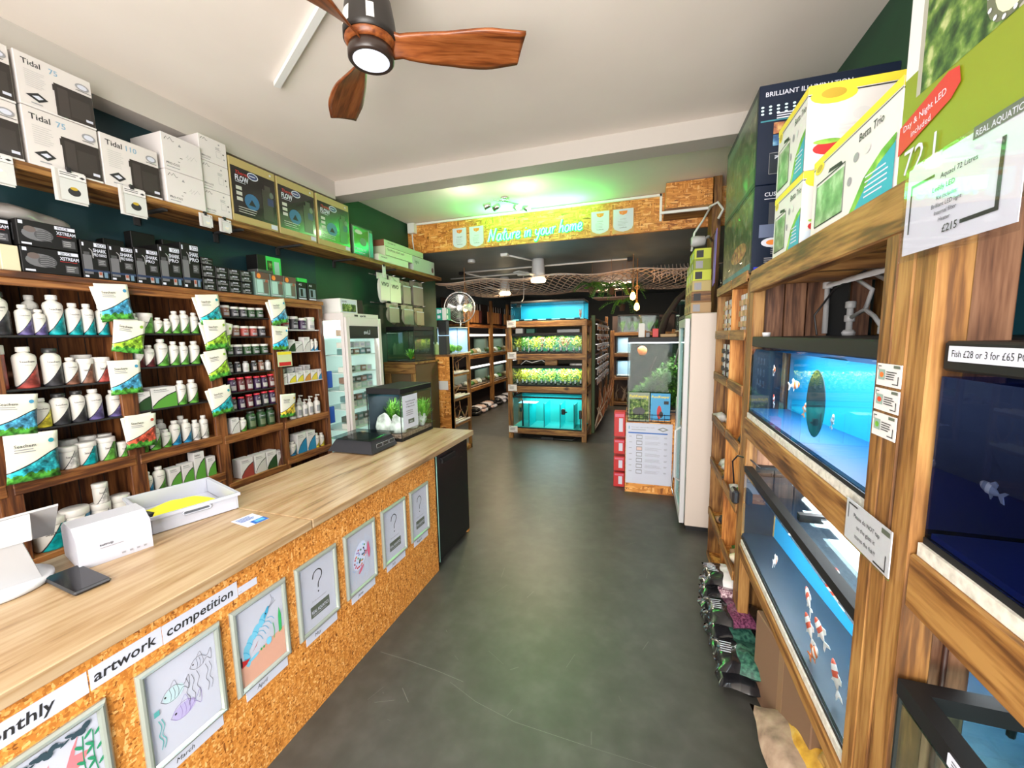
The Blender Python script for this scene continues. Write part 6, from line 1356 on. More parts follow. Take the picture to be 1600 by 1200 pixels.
pn.text('Please do NOT touch this', .5, .80, .035, ink, .76, .01, True); pn.text('tank, it is being used', .5, .72, .035, ink, .7, .01, True); pn.text('for display and for sale', .5, .64, .035, ink, .76, .01, True); pn.lines(.2, .8, .38, .56, 3, grey_ink, .4); pn.rect(.32, .14, .72, .27, M('grey_green_print', 0)); pn.text('REAL', .52, .17, .05, paper, .2, .01, True)
mb.build('notice', tS)
MB().box(-.14, .14, -.22, .22, .022, .045, gravel).build('substrate', tS)
for k, (x, y, rx, rz_) in enumerate(((-1.92, 2.61, .065, .085), (-1.79, 2.60, .065, .08), (-1.77, 2.76, .045, .08), (-1.78, 2.88, .055, .075))):
    tag(MB().blob((0, 0, 0), (rx, .05, rz_), stone_w, k+3, .28, 3, -.04).build('aquarium_rock', loc=(x, y, WZ+.09)), 'white craggy rock in the counter aquarium, %s from its near left corner' % ORD[k], 'rock', 'white rocks in the counter aquarium')
for k, (x, y) in enumerate(((-1.94, 2.74), (-1.86, 2.86), (-1.75, 2.90), (-1.86, 2.72), (-1.76, 2.74))):
    mb = MB(); leafy(mb, 0, 0, 0, .27, .09, 70, (leaf, leaf_d)[k % 2], k+50, .006, .5); bushy(mb, 0, 0, .0, .22, .08, 120, leaf, k+50, .004, .05); tag(mb.build('aquarium_plant', loc=(x, y, WZ+.045)), 'grassy green plant in the counter aquarium, %s from its far left' % ORD[k], 'plant', 'green plants in the counter aquarium')
# stock box on the floor side behind the worktop
tag(MB().bbox(-2.34, -2.06, 1.30, 1.62, 0, .80, M('cardboard', 0), .004).build('cardboard_box'), 'tall brown cardboard box behind the counter', 'box') if 0 else None

# ================================================================== live food display fridge beyond the shelf unit
t = empty('live_food_fridge', (-2.85, 3.32, 0), 'white upright glass fridge full of small food packs beyond the shelf unit', 'fridge')
fw = M('fridge_offwhite', (.64, .60, .58), .4); gi = M('fridge_glow_back', (.65, .85, .82), .5, emit=(.75, .95, .9), es=.25)
MB().box(-.22, .205, -.26, .26, 0, .5, fw).box(-.22, .205, -.26, .26, 1.83, 1.90, fw).box(-.22, -.20, -.26, .26, .5, 1.83, gi).box(.17, .205, -.26, -.22, .5, 1.83, fw).box(.17, .205, .22, .26, .5, 1.83, fw).box(-.22, -.19, -.26, -.23, .5, 1.83, fw).box(-.22, .205, .245, .26, .5, 1.83, gi).build('body', t)
d = MB().bbox(.21, .235, -.26, -.215, .12, 1.86, fw, .003).bbox(.21, .235, .215, .26, .12, 1.86, fw, .003).bbox(.21, .235, -.215, .215, 1.78, 1.86, fw, .003).bbox(.21, .235, -.215, .215, .12, .2, fw, .003).build('door', t)
MB().box(.22, .224, -.215, .215, .2, 1.78, film).build('door_glass', d)
mb = MB(); mb.box(.2255, .2262, -.215, .215, 1.66, 1.78, M('header_dark', (.02, .03, .03), .3)); pn = Pn(mb, (.2285, .215, 1.66), NY, UZ, .43, .12); pn.text('Live', .30, .35, .35, paper, .3, .02); mb.build('door_header', d)
mb = MB(); pn = Pn(mb, (.2055, -.26, 1.865), UY, UZ, .52, .03); pn.text('aqua fish', .45, .2, .6, ink, .3, .03); pn.rect(.3, .2, .4, .8, ink); mb.build('badge', t)
MB().box(-.19, .17, -.258, -.255, .5, 1.83, film).build('side_glass', t)
for k, z in enumerate((.55, .78, .98, 1.16, 1.33, 1.50, 1.68)): MB().box(-.19, .18, -.25, .24, z, z+.008, M('fridge_shelf', (.7, .85, .85), .3)).build('shelf', t)
MB().box(.10, .13, -.24, .24, 1.80, 1.826, led).build('light_tube', t)
area('fridge_light', (-2.83, 3.32, 1.79), .3, 7, (.85, 1, .97), (0, 0, 0), .4)
q = random.Random(21); cols_ = [(.75, .78, .75), (.10, .14, .12), (.45, .60, .58), (.30, .20, .15), (.62, .72, .70), (.15, .30, .32)]
pk = Proto(tag(MB().bbox(-.03, .03, -.034, .034, 0, .06, tintm, .002).box(.0302, .031, -.025, .025, .02, .045, paper).build('food_pack', loc=(0, 0, -5)), '', 'food pack'))
kk = 0
for si, z in enumerate((.788, .988, 1.168, 1.338, 1.508, 1.688)):
    for c_ in range(5):
        for lv in range(2 if si in (0, 1, 2, 4) else 1):
            pk.put((-2.75, 3.14+c_*.088, z+.0005+lv*.064), 'frozen food pack, fridge shelf %s from below, %s from left, %s' % (ORD[si], ORD[c_], ('lower layer', 'upper layer')[lv]), 'packs in the live food fridge', scale=(1, 1.05, q.uniform(.85, 1)) , color=(*cols_[kk % 6], 1)); kk += 1
tag(MB().bbox(-.012, .01, -.05, .05, 0, .16, M('blue_bag', (.02, .10, .45), .4), .006).build('blue_pack', loc=(-2.83, 3.022, 1.20)), 'blue hanging pack beside the fridge, upper one', 'pack', 'blue packs beside the fridge')
tag(MB().bbox(-.012, .01, -.05, .05, 0, .16, M('blue_bag', 0), .006).build('blue_pack', loc=(-2.83, 3.022, .86)), 'blue hanging pack beside the fridge, lower one', 'pack', 'blue packs beside the fridge')
def d_plants(F):
    p = F['aisleL'](); p.rect(.12, .12, .9, .62, plants_m); p.rect(.05, .05, .95, .95, paper, .5); p.rect(.12, .15, .9, .62, plants_m, 3); p.text('AQUAEL', .1, .76, .1, ink, .3, .01); 
    for k in range(6): p.ell(.2+.12*k, .6, .03, .09, leaf, 8)
carton(-3.02, -2.72, 3.12, 3.36, 1.903, 2.04, M('box_cream', (.74, .74, .70), .5), 'white box with planted tank picture on top of the live food fridge', deco=d_plants)
carton(-3.02, -2.78, 3.37, 3.52, 1.903, 2.05, bbx, 'black box beside the planted tank picture box on the fridge')

# ================================================================== wall goods and display cabinet left of the opening
for k, (y, z, w_, h_, m_, lab, txt) in enumerate(((4.12, 2.06, .22, .36, M('bag_white', (.62, .64, .56), .35), 'white bag lettered VIVO, left one on the upper hooks', 'VIVO'), (4.33, 2.05, .26, .36, M('bag_cream', (.66, .68, .55), .35), 'cream bag lettered VIVO, right one on the upper hooks', 'VIVO'),
    (4.58, 2.06, .20, .32, M('bag_olive', (.24, .24, .17), .35), 'olive grey bag on the upper hooks', ''), (4.85, 2.05, .30, .36, M('bag_grey', (.20, .18, .15), .3), 'dark crinkled bag rightmost on the upper hooks', ''),
    (4.28, 1.82, .24, .26, M('bag_olive', 0), 'olive grey bag left on the lower hooks', ''), (4.60, 1.80, .26, .28, M('bag_olive2', (.30, .29, .20), .35), 'olive grey bag middle of the lower hooks', ''), (4.88, 1.80, .22, .26, M('bag_tan', (.34, .28, .17), .35), 'tan olive bag right on the lower hooks', ''))):
    mb = MB(); mb.blob((0, 0, h_/2), (.03, w_/2, h_/2*.92), m_, k, .08, 3); mb.box(-.004, .004, -w_/2, w_/2, h_*.80, h_, m_); mb.box(.026, .030, -w_*.42, w_*.42, h_*.12, h_*.82, m_)
    if txt: pn = Pn(mb, (.0305, -w_*.4, h_*.5), UY, UZ, w_*.8, h_*.3); pn.text(txt, .1, .3, .4, ink, .8, .03)
    else: mb.box(.03, .031, -w_*.42, w_*.42, h_*.78, h_*.82, paper)
    o = mb.build('substrate_bag', loc=(-2.95, y, z)); tag(o, lab, 'bag', 'bags hanging on the green wall')
mb = MB(); 
for z in (2.42, 2.09): mb.tube([(-3.09, 4.05, z), (-3.09, 5.05, z)], .006, steel); [mb.tube([(-3.09, 4.12+.23*k, z), (-2.93, 4.12+.23*k, z+.005)], .004, steel) for k in range(5)]
tag(mb.build('hanging_rail'), 'steel hook rails carrying the bags on the green wall', 'rail')
cb2 = empty('display_cabinet', (-2.78, 4.85, 0), 'OSB and timber display cabinet left of the opening carrying tanks', 'cabinet')
MB().box(-.31, .33, .0, .58, 0, .06, pine_x).box(-.31, .33, .0, .012, .0, 1.40, osb_big).box(-.31, .33, -.004, .60, 1.40, 1.425, pine_x).box(-.31, -.29, .012, .58, .06, 1.40, osb_big).box(.29, .33, .0, .04, 0, 1.40, pine_z).box(.29, .33, .54, .58, 0, 1.40, pine_z).build('carcass', cb2)
for z in (1.12, .78, .42): MB().box(-.29, .325, .012, .58, z, z+.025, pine_y).build('shelf', cb2)
MB().box(-.1, .08, -.012, -.001, .86, 1.0, paper).build('paper_notice', cb2) if 0 else None
MB().box(.12, .26, -.006, -.0005, .95, 1.07, card_w).build('notice', cb2)
for k, (z, lab) in enumerate(((1.146, 'white tubes on the top inner shelf of the display cabinet'), (.806, 'white tubes on the middle inner shelf of the display cabinet'), (.446, 'white tubes on the low inner shelf of the display cabinet'))):
    for j in range(3): tag(MB().tube([(-2.62+.07*j, 4.92, z+.018), (-2.60+.07*j, 5.38, z+.018)], .016, plastic_w).build('white_tube'), lab.replace('white tubes', ('left', 'middle', 'right')[j]+' white tube'), 'tube', 'white tubes in the display cabinet')
    mb = MB(); q = random.Random(k)
    for j in range(7): x, y = q.uniform(-2.9, -2.5), q.uniform(4.95, 5.35); mb.tube([(x, y, z+.05), (x+q.uniform(-.1, .1), y+.05, z+.15), (x+q.uniform(-.15, .15), y+.1, z+q.uniform(.15, .28))], [.012, .008, .003], M('driftwood', (.28, .16, .08), .8), 6)
    tag(mb.build('driftwood_bundle'), 'bundle of brown driftwood twigs on the %s inner shelf of the display cabinet' % ('top', 'middle', 'low')[k], 'driftwood')
# neighbouring low cabinet facing the camera, with wooden frame front
cb3 = empty('framed_cabinet', (-2.86, 4.42, 0), 'low wood framed cabinet with dark panel beside the live food fridge', 'cabinet')
MB().box(-.22, .22, -.17, .38, 0, 1.34, M('cabinet_shade', (.10, .055, .025), .7)).build('body', cb3)
MB().bbox(-.22, .22, -.19, -.171, 1.22, 1.34, pine_x).bbox(-.22, -.13, -.19, -.171, .1, 1.22, pine_z).bbox(.16, .22, -.19, -.171, .1, 1.22, pine_z).build('face_frame', cb3)
MB().box(-.22, .23, -.195, .40, 1.34, 1.365, pine_x).build('top', cb3)
tk = aquarium(-3.06, -2.66, 4.28, 4.78, 1.367, 1.80, 'dark glass tank with black lid on the framed cabinet', hood=.05, power=1.2, lcol=(.8, 1, .7), back=M('tank_back_black', (.01, .012, .01), .4))
mb = MB(); leafy(mb, 0, 0, 0, .16, .1, 40, leaf, 77, .012); tag(mb.build('aquarium_plant', loc=(-2.86, 4.5, 1.38)), 'small green plant in the dark tank on the framed cabinet', 'plant')
tag(MB().lathe([(.05, 0), (.068, .16), (.072, .16), (.072, .17)], (0, 0, 0), black, 20).build('bucket', loc=(-2.55, 4.98, 1.74)) if 0 else MB().bbox(-.06, .06, -.05, .05, 0, .20, black, .01).build('black_container', loc=(-2.60, 4.93, 1.427+.26)), 'black container under the green and white box on the display cabinet', 'container')
tag(MB().bbox(-.06, .06, -.05, .05, 0, .255, M('tub_dark', (.02, .02, .02), .5), .004).build('storage_tub', loc=(-2.60, 4.93, 1.4265)), 'dark tub beneath the black container on the display cabinet', 'tub')
def d_teal(F):
    p = F['near'](); p.rect(0, 0, .6, 1, M('teal_green_print', (.0, .25, .18), .5)); p.rect(.08, .55, .28, .9, paper); p.rect(.3, .6, .5, .85, paper); p.rect(.1, .15, .4, .4, paper)
    p = F['aisleL'](); p.rect(0, 0, 1, 1, M('teal_green_print', 0)); p.rect(.1, .55, .4, .9, paper); p.rect(.1, .1, .4, .4, paper)
carton(-2.67, -2.52, 4.87, 4.99, 1.889, 2.05, card_w, 'teal green and white box on the black container', deco=d_teal)
wt = aquarium(-2.78, -2.46, 5.06, 5.42, 1.427, 1.80, 'bright white backed nano tank at the front edge of the display cabinet', hood=.012, level=.05, power=1.3, back=M('white_glow_back', (.50, .62, .85), .5), backside='-x' if 0 else '+y', rim=plastic_w, lcol=(.9, .95, 1))
MB().box(-.158, -.15, -.17, .17, .02, .35, M('white_glow_back', 0)).build('side_panel', wt)
mb = MB(); 
for k in range(7): mb.blob((-.1+.035*k, .04*math.sin(k*2), .06), (.04, .05, .05+.02*math.sin(k)), leaf, k, .3, 2)
o = mb.build('moss_mound', loc=(-2.62, 5.22, 1.44)); tag(o, 'green mossy hills inside the white nano tank', 'plant')
for k in range(3):
    tag(MB().lathe([(.02, 0), (.022, .01), (.018, .09), (.0, .17)], (0, 0, 0), M('bottle_cream', (.55, .58, .35), .4), 12).build('fertiliser_bottle', loc=(-2.53+.03*k, 4.89+.025*k, 1.427)) if 0 else MB().prism([(-.03, 0), (.03, 0), (.02, .13), (0, .17), (-.02, .13)], 'y', -.012, .012, M('sachet_green', (.40, .48, .22), .4)).build('plant_sachet', loc=(-2.83+.055*k, 4.95, 1.4265)), 'pale green pointed sachet on the display cabinet, %s from left' % ORD[k], 'sachet', 'sachets on the display cabinet')
t = empty('wire_fan', (-2.62, 5.5, 1.427), 'round silver wire cage fan standing behind the nano tank', 'fan', rz=R(28))
mb = MB()
for r_ in [.02+.0245*k for k in range(9)]:
    for e in (-.04, .04): mb.tube([(r_*math.cos(a*.2618), e*(1-(r_/.23)**2)*1.0, .67+r_*math.sin(a*.2618)) for a in range(24)], .0022, steel, 4, True)
for k in range(16): a = k*math.pi/8; mb.tube([(.03*math.cos(a), -.04, .67+.03*math.sin(a)), (.15*math.cos(a), -.028, .67+.15*math.sin(a)), (.228*math.cos(a), 0, .67+.228*math.sin(a))], .0022, steel, 4)
mb.tube([(.228*math.cos(a*.2618), 0, .67+.228*math.sin(a*.2618)) for a in range(24)], .006, steel, 6, True); mb.build('cage', t)
mb = MB(); mb.lathe([(.03, -.03), (.03, .03)], (0, 0, .67), steel, 14, 'y')
for k in range(4): a = k*math.pi/2; mb.add([(.03*math.cos(a), -.01, .67+.03*math.sin(a)), (.18*math.cos(a-.35), -.015, .67+.18*math.sin(a-.35)), (.19*math.cos(a+.1), .0, .67+.19*math.sin(a+.1)), (.17*math.cos(a+.4), .015, .67+.17*math.sin(a+.4))], [(0, 1, 2, 3)], steel)
mb.build('blades', t); MB().lathe([(.05, .02), (.06, .04), (.05, .14)], (0, 0, .67), steel, 16, 'y').build('motor', t); MB().tube([(0, .08, .62), (0, .08, .02)], .014, steel).lathe([(.15, 0), (.15, .012), (.02, .02)], (0, .08, 0), plastic_w, 24).build('stand', t)
# ================================================================== tank stack in the middle of the back room
ST = empty('tank_stand', (-1.46, 6.4, 0), 'four level timber stand of lit aquariums in the middle of the back room', 'stand')
sy0, sy1, sx0, sx1 = -.30, .30, -.635, .635
for x in (sx0, sx1-.075):
    for y in (sy0, sy1-.06): MB().bbox(x, x+.075, y, y+.06, 0, 1.89, pine_z, .003).build('post', ST)
for z0, z1 in ((.085, .165), (.765, .855), (1.285, 1.375), (1.80, 1.885)):
    for y in (sy0-.004, sy1-.05): MB().bbox(sx0+.02, sx1-.02, y, y+.05, z0, z1, pine_x, .003).build('beam', ST)
    for x in (sx0, sx1-.04): MB().bbox(x+.005, x+.035, sy0+.06, sy1-.06, z0, z1, pine_y, .002).build('side_rail', ST)
    MB().box(sx0+.03, sx1-.03, sy0+.05, sy1-.05, z1-.02, z1, pine_x).build('deck', ST)
for k, z in enumerate((.10, .78, 1.30, 1.80)):
    mb = MB(); mb.box(-2.085, -1.94, 6.088, 6.094, z, z+.105, card_w); pn = Pn(mb, (-2.085, 6.088, z), UX, UZ, .145, .105); pn.rect(.06, .85, .3, .9, ink); pn.rect(.6, .1, .94, .14, ink); pn.lines(.15, .85, .3, .75, 4, ink, .35); tag(mb.build('shelf_notice'), 'white notice on the left of the tank stand, %s from the floor' % ORD[k], 'notice', 'notices on the tank stand')
tank_cyan = M('tank_cyan_panel', (.0, .40, .56), .6); ta = dict(back=tank_cyan, backside='+y')
aqua_p = M('tank_aqua_panel', 0)
t1 = aquarium(-2.03, -.87, 6.12, 6.66, 1.8905, 2.20, 'bright cyan aquarium topmost on the timber tank stand', power=5, hood=.03, floor_=M('pale_blue_floor', (.2, .6, .75), .5), **ta)
t2 = aquarium(-2.03, -.87, 6.12, 6.66, 1.3805, 1.70, 'aquarium of potted plants second from the top of the tank stand', power=10, lcol=(1, 1, .82), hood=.045, floor_=rim_m, back=M('tank_green_back', (.0, .16, .11), .6), backside='+y', panel_ends=('-x',) if 0 else ())
t3 = aquarium(-2.03, -.87, 6.12, 6.66, .8605, 1.19, 'aquarium crowded with yellow green plants third from the top of the tank stand', power=11, lcol=(1, 1, .82), hood=.045, floor_=rim_m, back=M('tank_green_back', 0), backside='+y')
t4 = aquarium(-2.03, -.87, 6.12, 6.66, .1705, .69, 'large aqua sump tank with glass dividers lowest on the tank stand', power=8, hood=.02, floor_=aqua_p, back=aqua_p, backside='+y', open_top=True)
for x in (-.31, -.06, .20, .42): MB().box(x, x+.006, -.24, .20 if x < .3 else .1, .02, .40, M('sump_divider', (.0, .42, .44), .2)).box(x-.002, x+.008, -.245, -.24, .02, .42, M('sump_edge', (.0, .10, .12), .3)).build('divider', t4)
MB().box(-.50, -.20, -.22, .0, .40, .404, M('pale_blue_floor', 0)).build('filter_tray', t4)
MB().tube([(-.42, -.22, .02), (-.42, -.22, .46)], .014, black).bbox(-.47, -.44, -.24, -.20, .26, .33, black).build('inlet_pipe', t4)
MB().bbox(.22, .28, -.24, -.18, .24, .33, black, .01).bbox(.28, .31, -.23, -.20, .27, .29, black).build('pump', t4)
MB().bbox(.50, .54, -.24, -.20, .18, .32, black, .008).tube([(.52, -.22, .04), (.52, -.22, .2)], .008, black).build('heater', t4)
MB().bbox(-.50, -.43, -.22, -.18, .22, .28, black, .01).build('corner_filter', t1); MB().box(-.55, .55, -.255, -.25, .012, .03, M('pale_blue_floor', 0)).build('front_strip', t1)
for k in range(5): MB().box(-.45+.22*k, -.36+.22*k, -.26, -.255, .014, .034, M('feet_blue', (.0, .10, .18), .5)).build('foot_mark', t1)
mb = MB(); leafy(mb, 0, 0, 0, .18, .04, 20, M('leaf_red', 0), 3, .01); tag(mb.build('aquarium_plant', loc=(-.95, 6.3, 1.905)), 'reddish plant in the right corner of the bright cyan aquarium', 'plant')
for (zb, n_, nm, mats) in ((1.394, 11, 'second', (leaf, leaf_y, leaf_y, leaf_r)), (.874, 14, 'third', (leaf_y, leaf_y, leaf, leaf_y))):
    for k in range(n_):
        x = -2.0+1.10*(k+.5)/n_; q = random.Random(k+int(zb*10)); y = 6.22+.05*(k % 2); mm = mats[q.randrange(4)] if not (nm == 'second' and k in (7, 8)) else leaf_r
        t = empty('potted_plant', (x, y, zb+.001), '%s potted aquarium plant, %s from left in the %s tank down' % ({'leaf_green': 'green', 'leaf_yellow_green': 'yellow green', 'leaf_red': 'reddish'}[mm.name], ORD[k], nm), 'plant', 'potted plants in the tank stand')
        MB().lathe([(.018, 0), (.024, .045)], (0, 0, 0), black, 10).build('pot', t); MB().box(-.010, .012, -.032, -.030, .03, .085, paper).build('plant_tag', t)
        mb = MB(); bushy(mb, 0, 0, .045, .17+.04*q.random(), .075, 110, mm, k, .009, .045); mb.build('leaves', t)
    t = None
    for k in range(5): 
        mb = MB(); q = random.Random(k); bushy(mb, 0, 0, 0.02, .24, .14, 160, mats[k % 3], k+20, .011, .055); tag(mb.build('aquarium_plant', loc=(-1.92+.23*k, 6.46, zb)), 'bushy plant at the back of the %s tank down, %s from left' % (nm, ORD[k]), 'plant', 'bushy plants at the back of the tank stand')
MB().box(-.30, -.29, -.262, -.258, .02, .27, plastic_w).build('centre_strip', t2)
tag(MB().tube([(-1.9, 6.2, 1.20), (-1.8, 6.16, 1.27), (-1.7, 6.15, 1.235), (-1.55, 6.2, 1.275), (-1.45, 6.25, 1.20)], .007, cable_w).build('air_line'), 'white air line looping in the gap under the second tank', 'hose')
tag(MB().tube([(-1.9, 6.2, .03), (-1.6, 6.12, .012), (-1.3, 6.16, .012), (-1.05, 6.12, .02), (-.95, 6.2, .08)], .008, black).bbox(-1.55, -1.35, 6.1, 6.17, 0, .05, black).build('power_strip'), 'black power strip and cables on the floor under the tank stand', 'power strip')
for k, (x0, x1, z0, h_, mm, lab) in enumerate(((-1.98, -1.86, 1.7005, .08, white, 'small white carton between the top two tanks of the stand'), (-1.80, -1.66, 1.7005, .07, M('green_tub', (.02, .12, .08), .5), 'dark green tub between the top two tanks of the stand'), (-1.3, -.95, 1.7005, .05, silver, 'grey light unit between the top two tanks of the stand'), (-1.5, -1.3, 1.1905, .09, pine_x, 'wood block between the middle tanks of the stand'), (-1.1, -.9, 1.1905, .03, stone_w, 'pale pebbly slab between the middle tanks of the stand'))):
    tag(MB().bbox(x0, x1, 6.2, 6.3, z0, z0+h_, mm, .004).build(('carton', 'plastic_tub', 'light_unit', 'wood_block', 'stone_slab')[k]), lab, 'stock')

# ================================================================== hook display behind the stand
gd = empty('hook_display', (-.86, 8.0, 0), 'long timber hook display behind the tank stand facing the right aisle', 'display stand')
MB().bbox(.02, .08, -1.25, -1.19, 0, 1.98, M('post_green', (.05, .09, .03), .6)).bbox(.02, .08, 1.15, 1.21, 0, 2.05, pine_z).bbox(.02, .08, -.05, .0, 0, 1.9, pine_z).build('posts', gd)
MB().box(-.02, .0, -1.2, 1.2, .0, 1.9, M('back_board', (.10, .06, .04), .7)).build('back_board', gd)
for z in (1.90, 1.30, .80): MB().bbox(.0, .07, -1.2, 1.2, z, z+.035, dark_y).build('rail', gd)
q = random.Random(5)
hpk = Proto(tag(MB().box(-.004, .004, -.035, .035, -.10, 0, M('clear_pack2', (.42, .36, .32), .3)).box(.0042, .005, -.033, .033, -.035, -.004, paper).box(-.04, .0, -.003, .003, -.006, 0, steel).blob((.006, 0, -.065), (.012, .025, .022), tintm, 1, .2, 1).build('hook_pack', loc=(0, 0, -5)), '', 'pack'))
pc = [(.6, .55, .5), (.3, .1, .06), (.1, .09, .1), (.7, .6, .5), (.25, .15, .10), (.5, .25, .15)]
for r_ in range(6):
    for c_ in range(14):
        y = 6.86+c_*.16; z = 1.84-.17*r_-(0 if r_ < 3 else .07)
        hpk.put((-.745, y, z), 'small pack on the hook display, row %s from top, column %s from front' % (ORD[r_], ORD[c_]), 'packs on the hook display', scale=q.uniform(.9, 1.15), color=(*q.choice(pc), 1))
for k in range(12):
    q = random.Random(k+90); mb = MB(); y = 6.95+k*.185
    for j in range(5): a = q.uniform(-.1, .1); mb.tube([(-.80, y+a, .01), (-.72+q.uniform(-.04, .06), y+a+q.uniform(-.08, .08), .25), (-.70+q.uniform(-.08, .1), y+q.uniform(-.12, .12), q.uniform(.4, .72))], [.014, .010, .004], M('red_twig', (.42, .16, .07), .7) if k % 3 else M('pale_twig', (.55, .42, .30), .7), 5)
    tag(mb.build('driftwood_branch'), '%s driftwood bundle under the hook display, %s from the tank stand' % ('reddish' if k % 3 else 'pale', ORD[k]), 'driftwood', 'driftwood under the hook display')

# ================================================================== long rack on the far left
def rack_unit(name, y0, y1, label, x0=-4.05, x1=-3.45):
    t = empty(name, ((x0+x1)/2, (y0+y1)/2, 0), label, 'rack', 'timber racks on the far left'); w = (x1-x0)/2; d = (y1-y0)/2
    for y in (-d, d-.07): MB().bbox(w-.06, w, y, y+.07, 0, 2.5 if y < 0 else 1.93, dark_z if 0 else pine_z).build('post', t)
    for z in (.50, 1.20, 1.86): MB().bbox(w-.055, w-.005, -d+.07, d-.07, z, z+.075, dark_y if z > 1.8 else pine_y).box(-w, w-.06, -d, d, z+.045, z+.07, pine_y).build('shelf', t)
    MB().box(-w, -w+.01, -d, d, 0, 2.5, M('rack_back', (.05, .03, .025), .7)).build('back_board', t); return t
for k, (y0, y1) in enumerate(((7.60, 8.95), (8.97, 10.15), (10.17, 11.4))):
    rack_unit('tank_rack', y0, y1, 'timber rack of shop tanks along the far left wall, %s from the counter' % ORD[k])
    for j, (z, h_) in enumerate(((.571, .40), (1.271, .40))):
        aquarium(-4.0, -3.53, y0+.12, y1-.12, z, z+h_, '%s glass tank in the %s far left rack' % (('lower', 'upper')[j], ORD[k]), 'tanks in the far left racks', hood=.03, floor_=stone_w if j else gravel, back=M('stone_back', (.25, .27, .24), .7), backside='-x', power=1.6, lcol=(1, .93, .8))
        q = random.Random(k*3+j)
        for e in range(4): tag(MB().blob((0, 0, 0), (.09, .10, .07), (stone_w, leaf_d, tan)[(e+k) % 3], e, .3, 2, -.03).build('tank_rock', loc=(-3.68, y0+.3+.24*e, z+.06)), 'rockwork lump in the %s tank of the %s far left rack, %s from front' % (('lower', 'upper')[j], ORD[k], ORD[e]), 'rock', 'rocks in the far left tanks')
    for j, z in enumerate((.571+.44, 1.271+.43)):
        tag(MB().tube([(-3.50, y0+.1, z), (-3.50, y1-.1, z)], .022, M('tube_light', (.9, .9, .85), .4, emit=(1, .97, .9), es=1.5)).build('tube_lamp'), 'lit tube lamp over the %s tank of the %s far left rack' % (('lower', 'upper')[j], ORD[k]), 'lamp', 'tube lamps on the far left racks')
    for e in range(6):
        y = y0+.15+e*.17
        mb = MB(); mb.prism([(y, 1.98), (y+.10, 1.98), (y+.12, 2.26), (y-.01, 2.26)], 'x', -3.62, -3.60, M('net_orange_lit', (.50, .22, .08), .6) if e < 5 else M('net_maroon', (.12, .03, .03), .6)); mb.tube([(-3.61, y+.05, 2.26), (-3.61, y+.05, 2.40)], .006, plastic_w, 5)  # orange lamplight on the nets is put into their colour
        tag(mb.build('fishing_net' if 0 else 'hanging_net'), 'hand net hanging at the top of the %s far left rack, %s from front' % (ORD[k], ORD[e]), 'net', 'hand nets on the far left racks')
    for e in range(7):
        y = y0+.12+e*.165; q = random.Random(e+k*9); mm = (paper, glossbag, M('bag_pinkish', (.55, .42, .40), .4))[(e+k) % 3 if e > 1 else 1]
        mb = MB(); mb.blob((0, 0, .05), (.15, .10, .055), mm, e, .15, 2); mb.blob((-.0, .01, .13), (.14, .10, .055), (glossbag, paper, mm)[e % 3], e+3, .15, 2)
        tag(mb.build('gravel_sack', loc=(-3.42-.02*(e % 2), y, 0)), '%s sacks on the floor before the %s far left rack, %s from front' % ('white' if mm is paper else 'black' if mm is glossbag else 'pinkish', ORD[k], ORD[e]), 'sack', 'sacks along the far left racks')
point('pendant_glow', (-2.75, 6.0, 2.12), 5, (1, .55, .2), .03); point('pendant_glow', (-.16, 6.05, 2.22), 4, (1, .5, .15), .03)

# ================================================================== racks at the far right
fr2 = empty('tank_rack', (-.05, 9.8, 0), 'timber rack of small blue white tanks at the end of the right aisle', 'rack')
for x in (-.70, .0, .62): MB().bbox(x, x+.09, -.3, -.22, 0, 1.75, pine_z).build('post', fr2)
for z in (.10, .68, 1.22, 1.70): MB().bbox(-.66, .68, -.29, -.23, z-.07, z, pine_x).box(-.66, .68, -.23, .3, z-.03, z-.005, pine_x).build('shelf', fr2)
MB().box(-.7, .7, .30, .31, 0, 2.1, M('rack_back', 0)).build('back_board', fr2)
for k, (x0, x1) in enumerate(((-.62, -.08), (.07, .6))):
    for j, z in enumerate((.681, 1.221)):
        aquarium(x0, x1, 9.62, 10.02, z, z+.40, '%s %s tank in the rack at the end of the right aisle' % (('lower', 'upper')[j], ('left', 'right')[k]), 'tanks at the end of the right aisle', hood=.03, back=M('pale_blue_back', (.40, .55, .70), .6), backside='+y', floor_=stone_w, power=1.8)
    mb = MB(); q = random.Random(k)
    for e in range(14): x = q.uniform(x0, x1)-.05+.05; mb.tube([(x, 9.65, .11), (x+q.uniform(-.08, .08), 9.62, .3), (x+q.uniform(-.1, .1), 9.66, q.uniform(.35, .52))], [.012, .008, .004], M('pale_twig', 0), 5)
    tag(mb.build('driftwood_bundle'), 'pale driftwood bundle at the bottom %s of the right aisle rack' % ('left', 'right')[k], 'driftwood')
tp = aquarium(-.60, .30, 9.60, 10.05, 1.701, 2.10, 'clear planted tank on top of the right aisle rack', hood=.025, power=2, lcol=(.95, 1, .8), floor_=gravel)
mb = MB(); 
for k in range(6): leafy(mb, -.5+.15*k, 9.8, 1.72, .3, .12, 20, (leaf, leaf_d)[k % 2], k, .016)
tag(mb.build('aquarium_plant'), 'green plants inside the tank on top of the right aisle rack', 'plant')
